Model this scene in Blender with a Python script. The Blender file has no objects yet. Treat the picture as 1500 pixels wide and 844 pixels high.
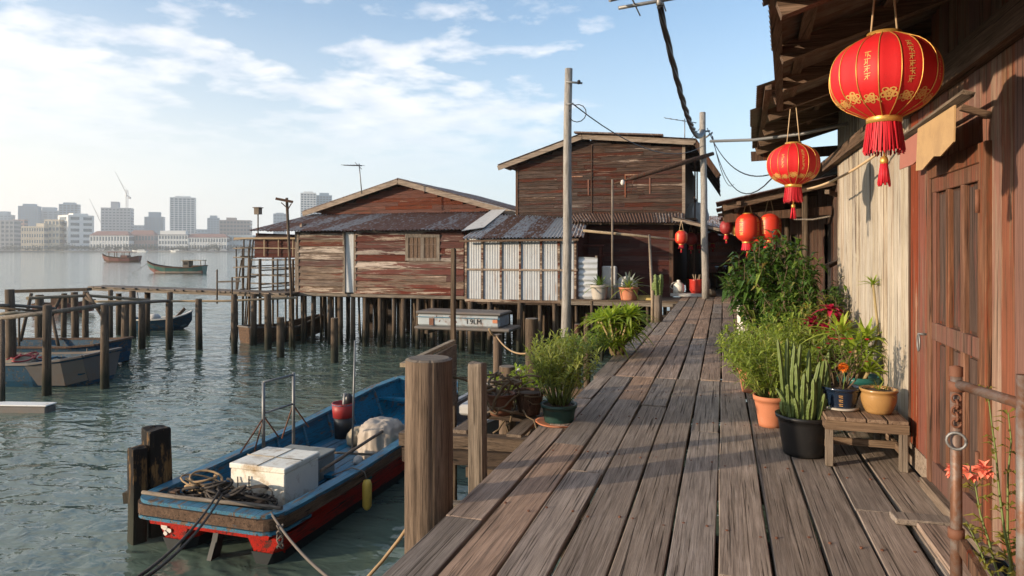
EXPO = 0.97; SUN_E = 3.3; SKY_S = .15; HAZE = .00026; WAVE = .5
CLOUD_A = (4.6, 4.45, 4.3); CLOUD_B = (3.4, 3.5, 3.8); SKY_TINT = (.80, .92, 1.03); HAZE_L = (3.85, 3.7, 3.5); HAZE_R = (3.0, 3.4, 3.85)
import bpy, math, random
from mathutils import Vector as V, Matrix
random.seed(7)
R = math.radians
PI = math.pi
TH = math.atan(0.309)
CT, ST = math.cos(TH), math.sin(TH)
EYE = 1.55
WZ = -1.95                       # water level below the boardwalk
scene = bpy.context.scene
COL = scene.collection
U = random.uniform

# ---------- measured view helpers: turn a sighting (column, row, distance) into a world point
def P(px, py, d):
    u = (px - 750) / 1000 * d
    return V((u * CT - d * ST, u * ST + d * CT, EYE + (366 - py) / 1000 * d))
def G(px, py, z=0.0):
    return P(px, py, (EYE - z) * 1000 / (py - 366))
def PY(px, py, Y):
    t = (px - 750) / 1000
    return P(px, py, Y / (t * ST + CT))
def XatY(px, Y):
    t = (px - 750) / 1000
    return Y * (t * CT - ST) / (t * ST + CT)

# ---------- mesh builder
ORG = {}
class MB:
    def __init__(s):
        s.v = []; s.f = []; s.sm = []
    def add(s, vs, fs, smooth=False):
        n = len(s.v)
        s.v += [V(x) for x in vs]
        for f in fs:
            s.f.append([n + i for i in f]); s.sm.append(smooth)
        return s
    def hexa(s, b):
        return s.add(b, [(0, 3, 2, 1), (4, 5, 6, 7), (0, 1, 5, 4), (1, 2, 6, 5), (2, 3, 7, 6), (3, 0, 4, 7)])
    def box(s, x0, x1, y0, y1, z0, z1):
        return s.hexa([(x0, y0, z0), (x1, y0, z0), (x1, y1, z0), (x0, y1, z0), (x0, y0, z1), (x1, y0, z1), (x1, y1, z1), (x0, y1, z1)])
    def beam(s, p, q, w, h, up=(0, 0, 1), w2=None, h2=None):
        p, q = V(p), V(q)
        d = (q - p).normalized(); up = V(up)
        if abs(d.dot(up)) > .98: up = V((0, 1, 0)) if abs(d.y) < .9 else V((1, 0, 0))
        r = d.cross(up).normalized(); u = r.cross(d)
        w2 = w if w2 is None else w2; h2 = h if h2 is None else h2
        b = []
        for c, a, e in ((p, w, h), (q, w2, h2)):
            b += [c - r * a / 2 - u * e / 2, c + r * a / 2 - u * e / 2, c + r * a / 2 + u * e / 2, c - r * a / 2 + u * e / 2]
        return s.hexa(b)
    def tube(s, pts, r, n=8, cap=True, smooth=True, jit=0.0):
        pts = [V(p) for p in pts]; m = len(pts)
        rs = r if isinstance(r, (list, tuple)) else [r] * m
        vs = []; fs = []; prev = None
        for i, p in enumerate(pts):
            d = (pts[min(i + 1, m - 1)] - pts[max(i - 1, 0)])
            d = d.normalized() if d.length > 1e-9 else V((0, 0, 1))
            if prev is None:
                a = V((1, 0, 0)) if abs(d.x) < .8 else V((0, 1, 0))
            else: a = prev
            a = (a - d * a.dot(d)).normalized(); b = d.cross(a); prev = a
            for k in range(n):
                t = 2 * PI * k / n
                rr = rs[i] * (1 + (U(-jit, jit) if jit else 0))
                vs.append(p + (a * math.cos(t) + b * math.sin(t)) * rr)
        for i in range(m - 1):
            for k in range(n):
                k2 = (k + 1) % n
                fs.append((i * n + k, i * n + k2, (i + 1) * n + k2, (i + 1) * n + k))
        if cap:
            c0 = len(vs)
            s.add(vs, fs, smooth)
            base = len(s.v) - c0
            s.f.append([base + k for k in reversed(range(n))]); s.sm.append(False)
            s.f.append([base + (m - 1) * n + k for k in range(n)]); s.sm.append(False)
            return s
        return s.add(vs, fs, smooth)
    def lathe(s, c, prof, n=24, smooth=True, mod=None, sx=1, sy=1):
        c = V(c); vs = []; fs = []
        for (r, z) in prof:
            for k in range(n):
                t = 2 * PI * k / n
                rr = r * (mod(t, z) if mod else 1)
                vs.append(c + V((math.cos(t) * rr * sx, math.sin(t) * rr * sy, z)))
        for i in range(len(prof) - 1):
            for k in range(n):
                k2 = (k + 1) % n
                fs.append((i * n + k, i * n + k2, (i + 1) * n + k2, (i + 1) * n + k))
        return s.add(vs, fs, smooth)
    def sweep(s, path, w, h, up=(0, 0, 1)):
        path = [V(p) for p in path]; m = len(path); up = V(up); vs = []; fs = []
        for i, p in enumerate(path):
            d = (path[min(i + 1, m - 1)] - path[max(i - 1, 0)]).normalized()
            r = d.cross(up).normalized(); u = r.cross(d)
            vs += [p - r * w / 2 - u * h / 2, p + r * w / 2 - u * h / 2, p + r * w / 2 + u * h / 2, p - r * w / 2 + u * h / 2]
        for i in range(m - 1):
            for k in range(4):
                k2 = (k + 1) % 4
                fs.append((i * 4 + k, (i + 1) * 4 + k, (i + 1) * 4 + k2, i * 4 + k2))
        fs += [(0, 1, 2, 3), tuple(4 * (m - 1) + k for k in (3, 2, 1, 0))]
        return s.add(vs, fs)
    def prism(s, pts, off):
        off = V(off); n = len(pts); a = [V(p) for p in pts]; b = [p + off for p in a]
        fs = [tuple(range(n)), tuple(reversed(range(n, 2 * n)))]
        fs += [(i, i + n, (i + 1) % n + n, (i + 1) % n) for i in range(n)]
        return s.add(a + b, fs)
    def leaf(s, p, d, L, w, up=(0, 0, 1), droop=.2, fold=.25):
        p = V(p); d = V(d).normalized(); up = V(up)
        r = d.cross(up)
        if r.length < 1e-3: r = V((1, 0, 0))
        r.normalize(); n = r.cross(d)
        m = p + d * L * .45 + n * (.02 * L)
        t = p + d * L * .97 - V((0, 0, 1)) * droop * L
        e = n * (w * fold)
        return s.add([p, m - r * w / 2 + e, m, m + r * w / 2 + e, t], [(0, 2, 1), (0, 3, 2), (1, 2, 4), (2, 3, 4)])
    def strap(s, p, d, L, w, droop=.5, seg=5, fold=.2):
        p = V(p); d = V(d).normalized()
        r = d.cross(V((0, 0, 1)))
        if r.length < 1e-3: r = V((1, 0, 0))
        r.normalize()
        vs = []; fs = []
        for i in range(seg + 1):
            t = i / seg
            c = p + d * L * t - V((0, 0, 1)) * droop * L * t * t
            ww = w * (.55 + .9 * t - 1.4 * t * t + .0) if i < seg else .002
            ww = max(ww, .002)
            vs += [c - r * ww / 2 + V((0, 0, ww * fold)), c, c + r * ww / 2 + V((0, 0, ww * fold))]
        for i in range(seg):
            a = i * 3
            fs += [(a, a + 1, a + 4, a + 3), (a + 1, a + 2, a + 5, a + 4)]
        return s.add(vs, fs, True)
    def corr(s, p00, p10, p11, p01, period=.09, amp=.014, rows=2, sheet=.85, lift=.012, ragged=.05):
        """corrugated sheets: the ridges run from the p00-p10 edge to the p01-p11 edge"""
        p00, p10, p11, p01 = map(V, (p00, p10, p11, p01))
        W = (p10 - p00).length
        ns = max(1, round(W / sheet))
        nrm = (p10 - p00).cross(p01 - p00).normalized()
        if nrm.z < 0: nrm = -nrm
        for k in range(ns):
            a, b = k / ns - .03 / W * (k > 0), (k + 1) / ns
            nw = max(2, round((b - a) * W / period)); cols = nw * 4
            off = nrm * U(0, lift); r0 = U(-ragged, ragged); r1 = U(-ragged * .3, ragged * .3)
            vs = []; fs = []
            for j in range(rows + 1):
                v = j / rows
                vv = v + (r0 / (p01 - p00).length if j == 0 else 0) + (r1 / (p01 - p00).length if j == rows else 0)
                for i in range(cols + 1):
                    u = a + (b - a) * i / cols
                    q = (p00 * (1 - u) + p10 * u) * (1 - vv) + (p01 * (1 - u) + p11 * u) * vv
                    vs.append(q + off + nrm * (amp * math.sin(i * PI / 2)))
            for j in range(rows):
                for i in range(cols):
                    x = j * (cols + 1) + i
                    fs.append((x, x + 1, x + cols + 2, x + cols + 1))
            s.add(vs, fs, True)
        return s
    def siding(s, A, B, z0, top, bh=.16, th=.022, n=(0, -1), seglen=2.6, gap=.004, holes=(), lap=.02):
        """horizontal overlapping boards between plan points A and B; top(sdist) is the roof line"""
        A, B = V((A[0], A[1], 0)), V((B[0], B[1], 0)); W = (B - A).length; e = (B - A) / W
        n = V((n[0], n[1], 0)).normalized(); z = z0
        zmax = max(top(W * i / 40) for i in range(41))
        while z < zmax - .03:
            zm = z + bh * .6
            ok = [W * i / 200 for i in range(201) if top(W * i / 200) >= zm]
            if ok:
                a, b = min(ok), max(ok); x = a
                cuts = [a]
                while True:
                    x += U(.5, 1.1) * seglen
                    if x > b - .4: break
                    cuts.append(x)
                cuts.append(b)
                for c0, c1 in zip(cuts[:-1], cuts[1:]):
                    segs = [(c0 + gap * (c0 > a), c1)]
                    for (h0, h1, hz0, hz1) in holes:
                        if z + bh * .5 > hz0 and z + bh * .5 < hz1:
                            ns = []
                            for (u0, u1) in segs:
                                if u1 <= h0 or u0 >= h1: ns.append((u0, u1)); continue
                                if u0 < h0: ns.append((u0, h0))
                                if u1 > h1: ns.append((h1, u1))
                            segs = ns
                    for (u0, u1) in segs:
                        if u1 - u0 < .02: continue
                        j = U(-.006, .006); k = U(-.006, .006); o = U(0, .008)
                        p0 = A + e * u0; p1 = A + e * u1
                        lo = n * (lap + th + o); li = n * (lap + o); to = n * (th * .6 + o * .4); ti = n * (-.003)
                        s.hexa([p0 + ti + V((0, 0, z + j)), p0 + lo + V((0, 0, z + j - .012)), p1 + lo + V((0, 0, z + k - .012)), p1 + ti + V((0, 0, z + k)),
                                p0 + ti + V((0, 0, z + bh + j)), p0 + to + V((0, 0, z + bh + j)), p1 + to + V((0, 0, z + bh + k)), p1 + ti + V((0, 0, z + bh + k))])
            z += bh
        return s
    def vboards(s, A, B, z0, z1, bw=.16, th=.02, n=(0, -1), gap=.005, holes=(), jz=.0):
        A, B = V((A[0], A[1], 0)), V((B[0], B[1], 0)); W = (B - A).length; e = (B - A) / W
        n = V((n[0], n[1], 0)).normalized(); x = 0
        while x < W - .01:
            w = min(bw * U(.85, 1.15), W - x)
            o = U(0, .008)
            rng = [(z0 + U(-jz, jz), z1)]
            for (h0, h1, hz0, hz1) in holes:
                if x + w / 2 > h0 and x + w / 2 < h1:
                    rng = [(a, b) for a, b in ((z0, hz0), (hz1, z1)) if b - a > .02]
            for a, b in rng:
                p0 = A + e * (x + gap / 2) + n * o; p1 = A + e * (x + w - gap / 2) + n * o
                q0, q1 = p0 + n * th, p1 + n * th
                s.hexa([p0 + V((0, 0, a)), q0 + V((0, 0, a)), q1 + V((0, 0, a)), p1 + V((0, 0, a)), p0 + V((0, 0, b)), q0 + V((0, 0, b)), q1 + V((0, 0, b)), p1 + V((0, 0, b))])
            x += w
        return s
    def build(s, name, mat, parent=None, org=None, bevel=0, label=None, recalc=True):
        if org is None:
            if parent is not None: org = ORG[parent.name]
            else:
                mn = [min(v[i] for v in s.v) for i in range(3)]; mx = [max(v[i] for v in s.v) for i in range(3)]
                org = V(((mn[0] + mx[0]) / 2, (mn[1] + mx[1]) / 2, mn[2]))
        org = V(org)
        me = bpy.data.meshes.new(name)
        me.from_pydata([tuple(v - org) for v in s.v], [], s.f)
        me.polygons.foreach_set('use_smooth', s.sm)
        if recalc:
            import bmesh
            bm = bmesh.new(); bm.from_mesh(me); bmesh.ops.recalc_face_normals(bm, faces=bm.faces); bm.to_mesh(me); bm.free()
        me.materials.append(M[mat] if isinstance(mat, str) else mat)
        o = bpy.data.objects.new(name, me); COL.objects.link(o)
        if parent is not None: o.parent = parent
        else: o.location = org
        ORG[o.name] = org
        if label: o['label'] = label
        if bevel:
            b = o.modifiers.new('bevel', 'BEVEL'); b.width = bevel; b.segments = 1; b.limit_method = 'ANGLE'; b.angle_limit = R(40)
        return o

def tag(o, label, cat, group=None):
    o['label'] = label; o['category'] = cat
    if group: o['group'] = group
    return o
def T(name, label, cat, loc, group=None):
    o = bpy.data.objects.new(name, None); COL.objects.link(o); o.location = V(loc); o.empty_display_size = .1
    ORG[o.name] = V(loc)
    return tag(o, label, cat, group)
def struct(o): o['kind'] = 'structure'; return o
def stuff(o): o['kind'] = 'stuff'; return o
def copy_tree(o, parent=None):
    c = o.copy(); COL.objects.link(c)
    if parent is not None: c.parent = parent
    for ch in list(o.children): copy_tree(ch, c)
    return c
def dup(o, loc, label, rz=0, sc=1, group=None):
    c = copy_tree(o); c.location = V(loc); c.rotation_euler = (0, 0, rz); c.scale = (sc, sc, sc); c['label'] = label
    if group: c['group'] = group
    ORG[c.name] = V(loc)
    return c
def arc(a, b, sag, n=10):
    a, b = V(a), V(b)
    return [a.lerp(b, i / n) - V((0, 0, sag * 4 * (i / n) * (1 - i / n))) for i in range(n + 1)]

# ---------- materials
M = {}
def new(name):
    m = bpy.data.materials.new(name); m.use_nodes = True; M[name] = m
    nt = m.node_tree; b = nt.nodes['Principled BSDF']
    return m, nt, b
def nd(nt, t, **k):
    n = nt.nodes.new(t)
    for a, v in k.items():
        if a.startswith('i_'):
            key = a[2:]
            n.inputs[int(key) if key.isdigit() else key].default_value = v
        else: setattr(n, a, v)
    return n
def ramp(nt, fac, stops, interp='LINEAR'):
    r = nt.nodes.new('ShaderNodeValToRGB'); cr = r.color_ramp; cr.interpolation = interp
    while len(cr.elements) < len(stops): cr.elements.new(.5)
    for e, (p, c) in zip(cr.elements, stops):
        e.position = p; e.color = (c[0], c[1], c[2], 1) if not isinstance(c, (int, float)) else (c, c, c, 1)
    nt.links.new(fac, r.inputs[0]); return r.outputs[0]
def mix(nt, f, a, b, mode='MIX'):
    m = nt.nodes.new('ShaderNodeMix'); m.data_type = 'RGBA'; m.blend_type = mode; m.clamp_factor = True
    for sock, x in ((m.inputs[0], f), (m.inputs[6], a), (m.inputs[7], b)):
        if hasattr(x, 'links'): nt.links.new(x, sock)
        elif isinstance(x, (int, float)): sock.default_value = x
        else: sock.default_value = (x[0], x[1], x[2], 1)
    return m.outputs[2]
def math_(nt, op, a, b=None, c=None):
    m = nt.nodes.new('ShaderNodeMath'); m.operation = op
    for i, x in enumerate((a, b, c)):
        if x is None: continue
        if hasattr(x, 'links'): nt.links.new(x, m.inputs[i])
        else: m.inputs[i].default_value = x
    return m.outputs[0]
def vmath(nt, op, a, b):
    m = nt.nodes.new('ShaderNodeVectorMath'); m.operation = op
    for i, x in enumerate((a, b)):
        if hasattr(x, 'links'): nt.links.new(x, m.inputs[i])
        else: m.inputs[i].default_value = x
    return m.outputs[0]
def noise(nt, vec, scale, detail=4, rough=.6, dist=0):
    n = nd(nt, 'ShaderNodeTexNoise', i_Scale=scale, i_Detail=detail, i_Roughness=rough, i_Distortion=dist)
    nt.links.new(vec, n.inputs['Vector']); return n.outputs['Fac']
def bump(nt, bsdf, h, strength=.4, dist=.01):
    b = nd(nt, 'ShaderNodeBump', i_Strength=strength, i_Distance=dist)
    nt.links.new(h, b.inputs['Height']); nt.links.new(b.outputs[0], bsdf.inputs['Normal'])
def coords(nt, axis=None, stretch=14, isl=True):
    """object coordinates, optionally drawn out along the grain and shifted per board"""
    tc = nd(nt, 'ShaderNodeTexCoord'); geo = nd(nt, 'ShaderNodeNewGeometry')
    v = tc.outputs['Object']; rnd = geo.outputs['Random Per Island']
    sc = {'x': (1, stretch, stretch), 'y': (stretch, 1, stretch), 'z': (stretch, stretch, 1), None: (1, 1, 1)}[axis]
    g = vmath(nt, 'MULTIPLY', v, sc)
    if isl:
        cx = nd(nt, 'ShaderNodeCombineXYZ')
        nt.links.new(math_(nt, 'MULTIPLY', rnd, 31.7), cx.inputs[0]); nt.links.new(math_(nt, 'MULTIPLY', rnd, 57.3), cx.inputs[1]); nt.links.new(math_(nt, 'MULTIPLY', rnd, 83.1), cx.inputs[2])
        g = vmath(nt, 'ADD', g, cx.outputs[0])
    return v, g, rnd

def timber(name, axis, dark, mid, light, var=.5, paint=None, paint2=None, peel=.5, peel2=.4, rough=.8, bumps=.5, wet=False, gs=2.2, tint=None, stretch=14, mscale=.35):
    m, nt, b = new(name)
    v, g, rnd = coords(nt, axis, stretch)
    n1 = noise(nt, g, gs, 7, .68, .3)
    col = ramp(nt, n1, [(.28, dark), (.5, mid), (.72, light)])
    n2 = noise(nt, v, 1.7, 4, .6)
    col = mix(nt, ramp(nt, n2, [(.36, 0.0), (.70, .45)]), col, [c * .5 for c in mid])
    if tint is not None:
        tm = ramp(nt, rnd, [(.55, 0.0), (.8, .75)]); col = mix(nt, tm, col, tint, 'MULTIPLY')
    if paint is not None:
        n3 = noise(nt, vmath(nt, 'MULTIPLY', g, (mscale,) * 3), 2.4, 6, .7, .2)
        shift = math_(nt, 'ADD', n3, math_(nt, 'MULTIPLY', math_(nt, 'SUBTRACT', rnd, .5), .18))
        mask = ramp(nt, shift, [(max(0, peel - .022), 1.0), (min(1, peel + .022), 0.0)])
        pc = mix(nt, n2, paint, [c * .62 for c in paint])
        col = mix(nt, mask, col, pc)
        if paint2 is not None:
            n4 = noise(nt, vmath(nt, 'ADD', vmath(nt, 'MULTIPLY', g, (mscale * .9,) * 3), (7.7, 3.1, 9.2)), 2.8, 6, .72, .3)
            sh = math_(nt, 'ADD', n4, math_(nt, 'MULTIPLY', math_(nt, 'SUBTRACT', math_(nt, 'FRACT', math_(nt, 'MULTIPLY', rnd, 7.3)), .5), .16))
            m2 = ramp(nt, sh, [(max(0, peel2 - .022), 1.0), (peel2 + .015, 0.0)])
            col = mix(nt, m2, col, paint2)
    # long drying cracks
    cs_ = {'x': (.22, 1, 1), 'y': (1, .22, 1), 'z': (1, 1, .22), None: (1, 1, 1)}[axis]
    cr = noise(nt, vmath(nt, 'MULTIPLY', g, cs_), gs * 2.4, 4, .6, .5)
    ck = ramp(nt, cr, [(.335, 0.0), (.41, 1.0)])
    fg = noise(nt, vmath(nt, 'MULTIPLY', vmath(nt, 'MULTIPLY', g, cs_), (2.6, 2.6, 2.6)), gs * 3.2, 4, .7, .2)
    col = mix(nt, ramp(nt, fg, [(.36, .70), (.52, 0.0)]), col, [c * .5 for c in dark])
    col = mix(nt, ck, [c * .3 for c in dark], col)
    hv = nd(nt, 'ShaderNodeHueSaturation'); nt.links.new(col, hv.inputs['Color'])
    nt.links.new(math_(nt, 'MULTIPLY_ADD', rnd, var, 1 - var / 2), hv.inputs['Value'])
    nt.links.new(math_(nt, 'MULTIPLY_ADD', math_(nt, 'FRACT', math_(nt, 'MULTIPLY', rnd, 13.7)), .4, .8), hv.inputs['Saturation'])
    col = hv.outputs[0]
    if wet:
        geo = nd(nt, 'ShaderNodeNewGeometry'); sx = nd(nt, 'ShaderNodeSeparateXYZ'); nt.links.new(geo.outputs['Position'], sx.inputs[0])
        zz = math_(nt, 'ADD', sx.outputs[2], math_(nt, 'MULTIPLY', n2, .5))
        wm = nd(nt, 'ShaderNodeMapRange', i_1=WZ + .55, i_2=WZ + .95, i_3=1.0, i_4=0.0); nt.links.new(zz, wm.inputs[0])
        col = mix(nt, wm.outputs[0], col, (.022, .024, .016))
    nt.links.new(col, b.inputs['Base Color'])
    b.inputs['Roughness'].default_value = rough; b.inputs['Specular IOR Level'].default_value = .25
    bump(nt, b, math_(nt, 'ADD', math_(nt, 'ADD', math_(nt, 'MULTIPLY', n1, .4), math_(nt, 'MULTIPLY', fg, .5)), ck), bumps, .006)
    return m

def plain(name, c, rough=.6, var=.12, scale=6, metal=0, bumps=.15, isl=.0, dirt=None, dirt_at=.58, spec=.4, coat=0):
    m, nt, b = new(name)
    v, g, rnd = coords(nt, None, isl=False)
    n1 = noise(nt, v, scale, 5, .65)
    col = mix(nt, n1, [x * (1 - var) for x in c], [min(1, x * (1 + var)) for x in c])
    if dirt is not None:
        n2 = noise(nt, v, scale * .7, 6, .75, .4)
        col = mix(nt, ramp(nt, n2, [(dirt_at - .08, 0.0), (dirt_at + .12, 1.0)]), col, dirt)
    if isl:
        hv = nd(nt, 'ShaderNodeHueSaturation'); nt.links.new(col, hv.inputs['Color'])
        nt.links.new(math_(nt, 'MULTIPLY_ADD', rnd, isl, 1 - isl / 2), hv.inputs['Value']); col = hv.outputs[0]
    nt.links.new(col, b.inputs['Base Color']); b.inputs['Roughness'].default_value = rough
    b.inputs['Metallic'].default_value = metal; b.inputs['Specular IOR Level'].default_value = spec
    if coat: b.inputs['Coat Weight'].default_value = coat; b.inputs['Coat Roughness'].default_value = .15
    if bumps: bump(nt, b, n1, bumps, .004)
    return m

def foliage(name, c1, c2, c3=None, rough=.45, trans=.3, hue=.0):
    m, nt, b = new(name)
    v, g, rnd = coords(nt, None, isl=False)
    st = [(0, c1), (.75, c2)] + ([(.92, c3), (1, (.34, .21, .08))] if c3 else [])
    col = ramp(nt, rnd, st)
    col = mix(nt, noise(nt, v, 3.0, 2), col, [x * .8 for x in c1])
    nt.links.new(col, b.inputs['Base Color']); b.inputs['Roughness'].default_value = rough; b.inputs['Specular IOR Level'].default_value = .35
    tr = nd(nt, 'ShaderNodeBsdfTranslucent'); ad = nd(nt, 'ShaderNodeMixShader', i_0=trans)
    nt.links.new(mix(nt, 1.0, col, (1.3, 1.25, .5), 'MULTIPLY'), tr.inputs[0])
    nt.links.new(b.outputs[0], ad.inputs[1]); nt.links.new(tr.outputs[0], ad.inputs[2])
    nt.links.new(ad.outputs[0], nt.nodes['Material Output'].inputs[0])
    return m

def zinc(name, base, rust1, rust2, amount=.5, axis='y', rough=.62, isl=.5, metal=.12, ST_=17):
    """galvanised sheet with rust that runs along the ridges, differing from sheet to sheet"""
    m, nt, b = new(name)
    v, g, rnd = coords(nt, axis, ST_)
    n1 = noise(nt, g, .9, 5, .62, .2); n2 = noise(nt, v, 5, 5, .7)
    sh = math_(nt, 'ADD', n1, math_(nt, 'MULTIPLY', math_(nt, 'SUBTRACT', rnd, .5), isl))
    mask = ramp(nt, sh, [(amount - .06, 1.0), (amount + .07, 0.0)])
    rc = mix(nt, n2, rust1, rust2)
    bc = mix(nt, n2, [x * .8 for x in base], [min(1, x * 1.15) for x in base])
    nt.links.new(mix(nt, mask, bc, rc), b.inputs['Base Color'])
    b.inputs['Roughness'].default_value = rough
    nt.links.new(math_(nt, 'MULTIPLY', math_(nt, 'SUBTRACT', 1.0, mask), metal), b.inputs['Metallic'])
    bump(nt, b, n2, .15, .003)
    return m

timber('deck_wood', 'y', (.15, .12, .098), (.335, .275, .226), (.47, .40, .345), var=.50, tint=(1.0, .78, .64), bumps=1.0, gs=1.7, stretch=22)
timber('cross_wood_x', 'x', (.05, .037, .028), (.13, .097, .073), (.21, .165, .13), var=.5)
timber('joist_wood', 'x', (.02, .014, .01), (.06, .043, .033), (.10, .075, .057), var=.5)
timber('post_wood', 'z', (.055, .040, .030), (.165, .124, .095), (.24, .185, .145), var=.3, bumps=.7, wet=True, gs=1.9, stretch=9)
timber('burnt_post', 'z', (.02, .015, .012), (.155, .095, .05), (.27, .18, .10), var=.2, paint=(.012, .010, .009), peel=.555, bumps=.9, wet=True, gs=1.2, stretch=5, mscale=.6)
timber('pile_wood', 'z', (.035, .026, .02), (.10, .075, .055), (.175, .135, .10), var=.7, wet=True, bumps=.7)
timber('pale_pole', 'z', (.16, .145, .13), (.33, .31, .285), (.45, .43, .40), var=.15, bumps=.3, gs=3)
timber('grey_board', 'x', (.09, .075, .06), (.2, .17, .14), (.32, .28, .24), var=.4)
timber('grey_board_z', 'z', (.09, .075, .06), (.2, .165, .135), (.32, .275, .23), var=.4)
timber('grey_board_y', 'y', (.09, .07, .055), (.19, .15, .12), (.30, .25, .205), var=.4)
timber('red_siding', 'x', (.05, .034, .026), (.145, .10, .075), (.27, .205, .16), var=.55, paint=(.125, .034, .025), paint2=(.37, .30, .245), peel=.55, peel2=.432, gs=1.8, stretch=11, mscale=.2)
timber('bare_siding', 'x', (.055, .038, .029), (.15, .108, .082), (.29, .23, .18), var=.5, paint=(.14, .05, .036), paint2=(.36, .295, .24), peel=.47, peel2=.44, gs=1.8, stretch=11, mscale=.2)
timber('gable_siding', 'x', (.04, .022, .016), (.115, .052, .034), (.19, .10, .07), var=.45, paint=(.155, .048, .029), paint2=(.27, .19, .145), peel=.57, peel2=.34, gs=1.8, mscale=.2)
timber('dark_siding', 'x', (.016, .011, .009), (.062, .038, .028), (.13, .085, .064), var=.7, paint=(.105, .033, .021), paint2=(.27, .21, .17), peel=.45, peel2=.37, gs=1.8, mscale=.22)
timber('maroon_siding', 'x', (.022, .011, .009), (.07, .032, .026), (.12, .058, .046), var=.4, paint=(.08, .024, .019), peel=.6, gs=1.8)
timber('red_wall', 'z', (.09, .045, .032), (.19, .105, .075), (.31, .20, .15), var=.3, paint=(.26, .085, .057), paint2=(.33, .21, .155), peel=.58, peel2=.34, gs=1.5, bumps=.35)
timber('brown_wall', 'z', (.12, .075, .052), (.27, .165, .112), (.38, .26, .19), var=.3, paint=(.275, .122, .084), peel=.56, gs=1.5, bumps=.4)
timber('cream_wall', 'z', (.20, .145, .10), (.42, .345, .27), (.60, .53, .44), var=.22, paint=(.60, .53, .43), paint2=(.17, .12, .085), peel=.56, peel2=.395, gs=1.3, bumps=.4)
timber('door_wood', 'z', (.06, .032, .022), (.15, .078, .052), (.25, .145, .10), var=.35, paint=(.205, .085, .057), peel=.52, gs=1.6, bumps=.4)
timber('door_panel', 'z', (.035, .022, .017), (.08, .048, .036), (.14, .088, .068), var=.6, paint=(.17, .062, .042), peel=.44, gs=1.6, bumps=.4)
timber('roof_timber', 'x', (.05, .034, .025), (.15, .105, .078), (.25, .18, .14), var=.5)
timber('roof_timber_y', 'y', (.045, .03, .023), (.15, .105, .078), (.25, .18, .14), var=.5)
timber('fascia', 'x', (.15, .115, .09), (.30, .245, .20), (.42, .36, .31), var=.4)
timber('dark_boards', 'z', (.03, .02, .015), (.09, .055, .04), (.17, .11, .08), var=.7, paint=(.16, .05, .032), peel=.40)
timber('bamboo', 'x', (.16, .12, .085), (.36, .29, .21), (.47, .40, .31), var=.25, bumps=.2)
timber('bamboo_z', 'z', (.16, .12, .085), (.34, .27, .20), (.45, .38, .29), var=.3, bumps=.2)
timber('stool_wood', 'x', (.08, .055, .04), (.20, .145, .105), (.31, .24, .18), var=.4)
timber('stool_top', 'y', (.085, .06, .045), (.22, .16, .12), (.33, .26, .20), var=.4)
zinc('mixed_roof', (.38, .37, .36), (.095, .045, .028), (.26, .125, .07), .46, 'y', isl=.34, metal=0, rough=.8)
zinc('red_roof', (.31, .28, .26), (.10, .042, .027), (.24, .115, .07), .525, 'y', isl=.22, metal=0, rough=.85)
zinc('brown_roof', (.24, .21, .19), (.055, .032, .024), (.14, .075, .05), .60, 'y', isl=.3)
zinc('porch_roof_metal', (.28, .25, .22), (.07, .042, .032), (.16, .10, .07), .54, 'x', isl=.3)
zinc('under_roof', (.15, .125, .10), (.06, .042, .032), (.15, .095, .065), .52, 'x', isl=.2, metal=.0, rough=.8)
zinc('wall_zinc', (.345, .365, .385), (.17, .11, .085), (.30, .23, .19), .36, 'z', isl=.12, rough=.6, metal=.1)
zinc('tank_zinc', (.50, .52, .54), (.2, .15, .12), (.34, .29, .25), .27, None, isl=0, rough=.5, metal=.2)
plain('white_flash', (.46, .45, .43), .6, dirt=(.2, .15, .12), dirt_at=.62)
plain('red_silk', (.56, .016, .020), .58, var=.16, scale=9, bumps=.25, spec=.3)
plain('dull_red', (.27, .025, .025), .5)
plain('orange_silk', (.58, .042, .020), .40, var=.1, bumps=.05)
plain('fringe_red', (.55, .016, .03), .6, isl=.5, bumps=0)
plain('gold', (.62, .34, .085), .38, metal=.55, bumps=.05)
plain('gold_print', (.62, .34, .10), .5, bumps=0)
plain('cord', (.55, .40, .24), .8)
plain('rope_dark', (.040, .032, .026), .85, var=.4, isl=.9)
plain('rope_tan', (.30, .20, .105), .8, isl=.3)
plain('rope_grey', (.12, .10, .085), .85, isl=.4)
plain('black_cable', (.015, .015, .018), .5)
plain('grey_metal', (.20, .20, .20), .5, metal=.5)
plain('rusty_pipe', (.20, .18, .165), .55, metal=.35, dirt=(.15, .07, .04), dirt_at=.45, scale=9)
plain('rust', (.15, .062, .035), .75, var=.35)
timber('boat_blue', 'y', (.04, .035, .03), (.10, .09, .08), (.16, .15, .14), var=.25, paint=(.040, .165, .275), paint2=(.025, .07, .11), peel=.635, peel2=.37, rough=.5, bumps=.3, stretch=5, mscale=.7)
timber('boat_navy', 'y', (.04, .035, .03), (.09, .08, .07), (.14, .13, .12), var=.25, paint=(.022, .075, .13), paint2=(.02, .035, .05), peel=.60, peel2=.38, rough=.6, bumps=.3, stretch=5, mscale=.7)
timber('boat_blue_pale', 'y', (.06, .045, .035), (.15, .11, .085), (.22, .17, .14), var=.2, paint=(.09, .215, .31), peel=.585, rough=.5, bumps=.3, stretch=5, mscale=.9)
timber('boat_red', 'y', (.03, .015, .013), (.07, .025, .02), (.12, .05, .04), var=.2, paint=(.46, .030, .022), paint2=(.16, .018, .015), peel=.62, peel2=.40, rough=.45, bumps=.25, stretch=4, mscale=.7)
timber('boat_brown', 'y', (.04, .027, .02), (.12, .078, .056), (.21, .145, .105), var=.3, paint=(.05, .10, .14), peel=.37, bumps=.6, stretch=9, mscale=.5)
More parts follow.
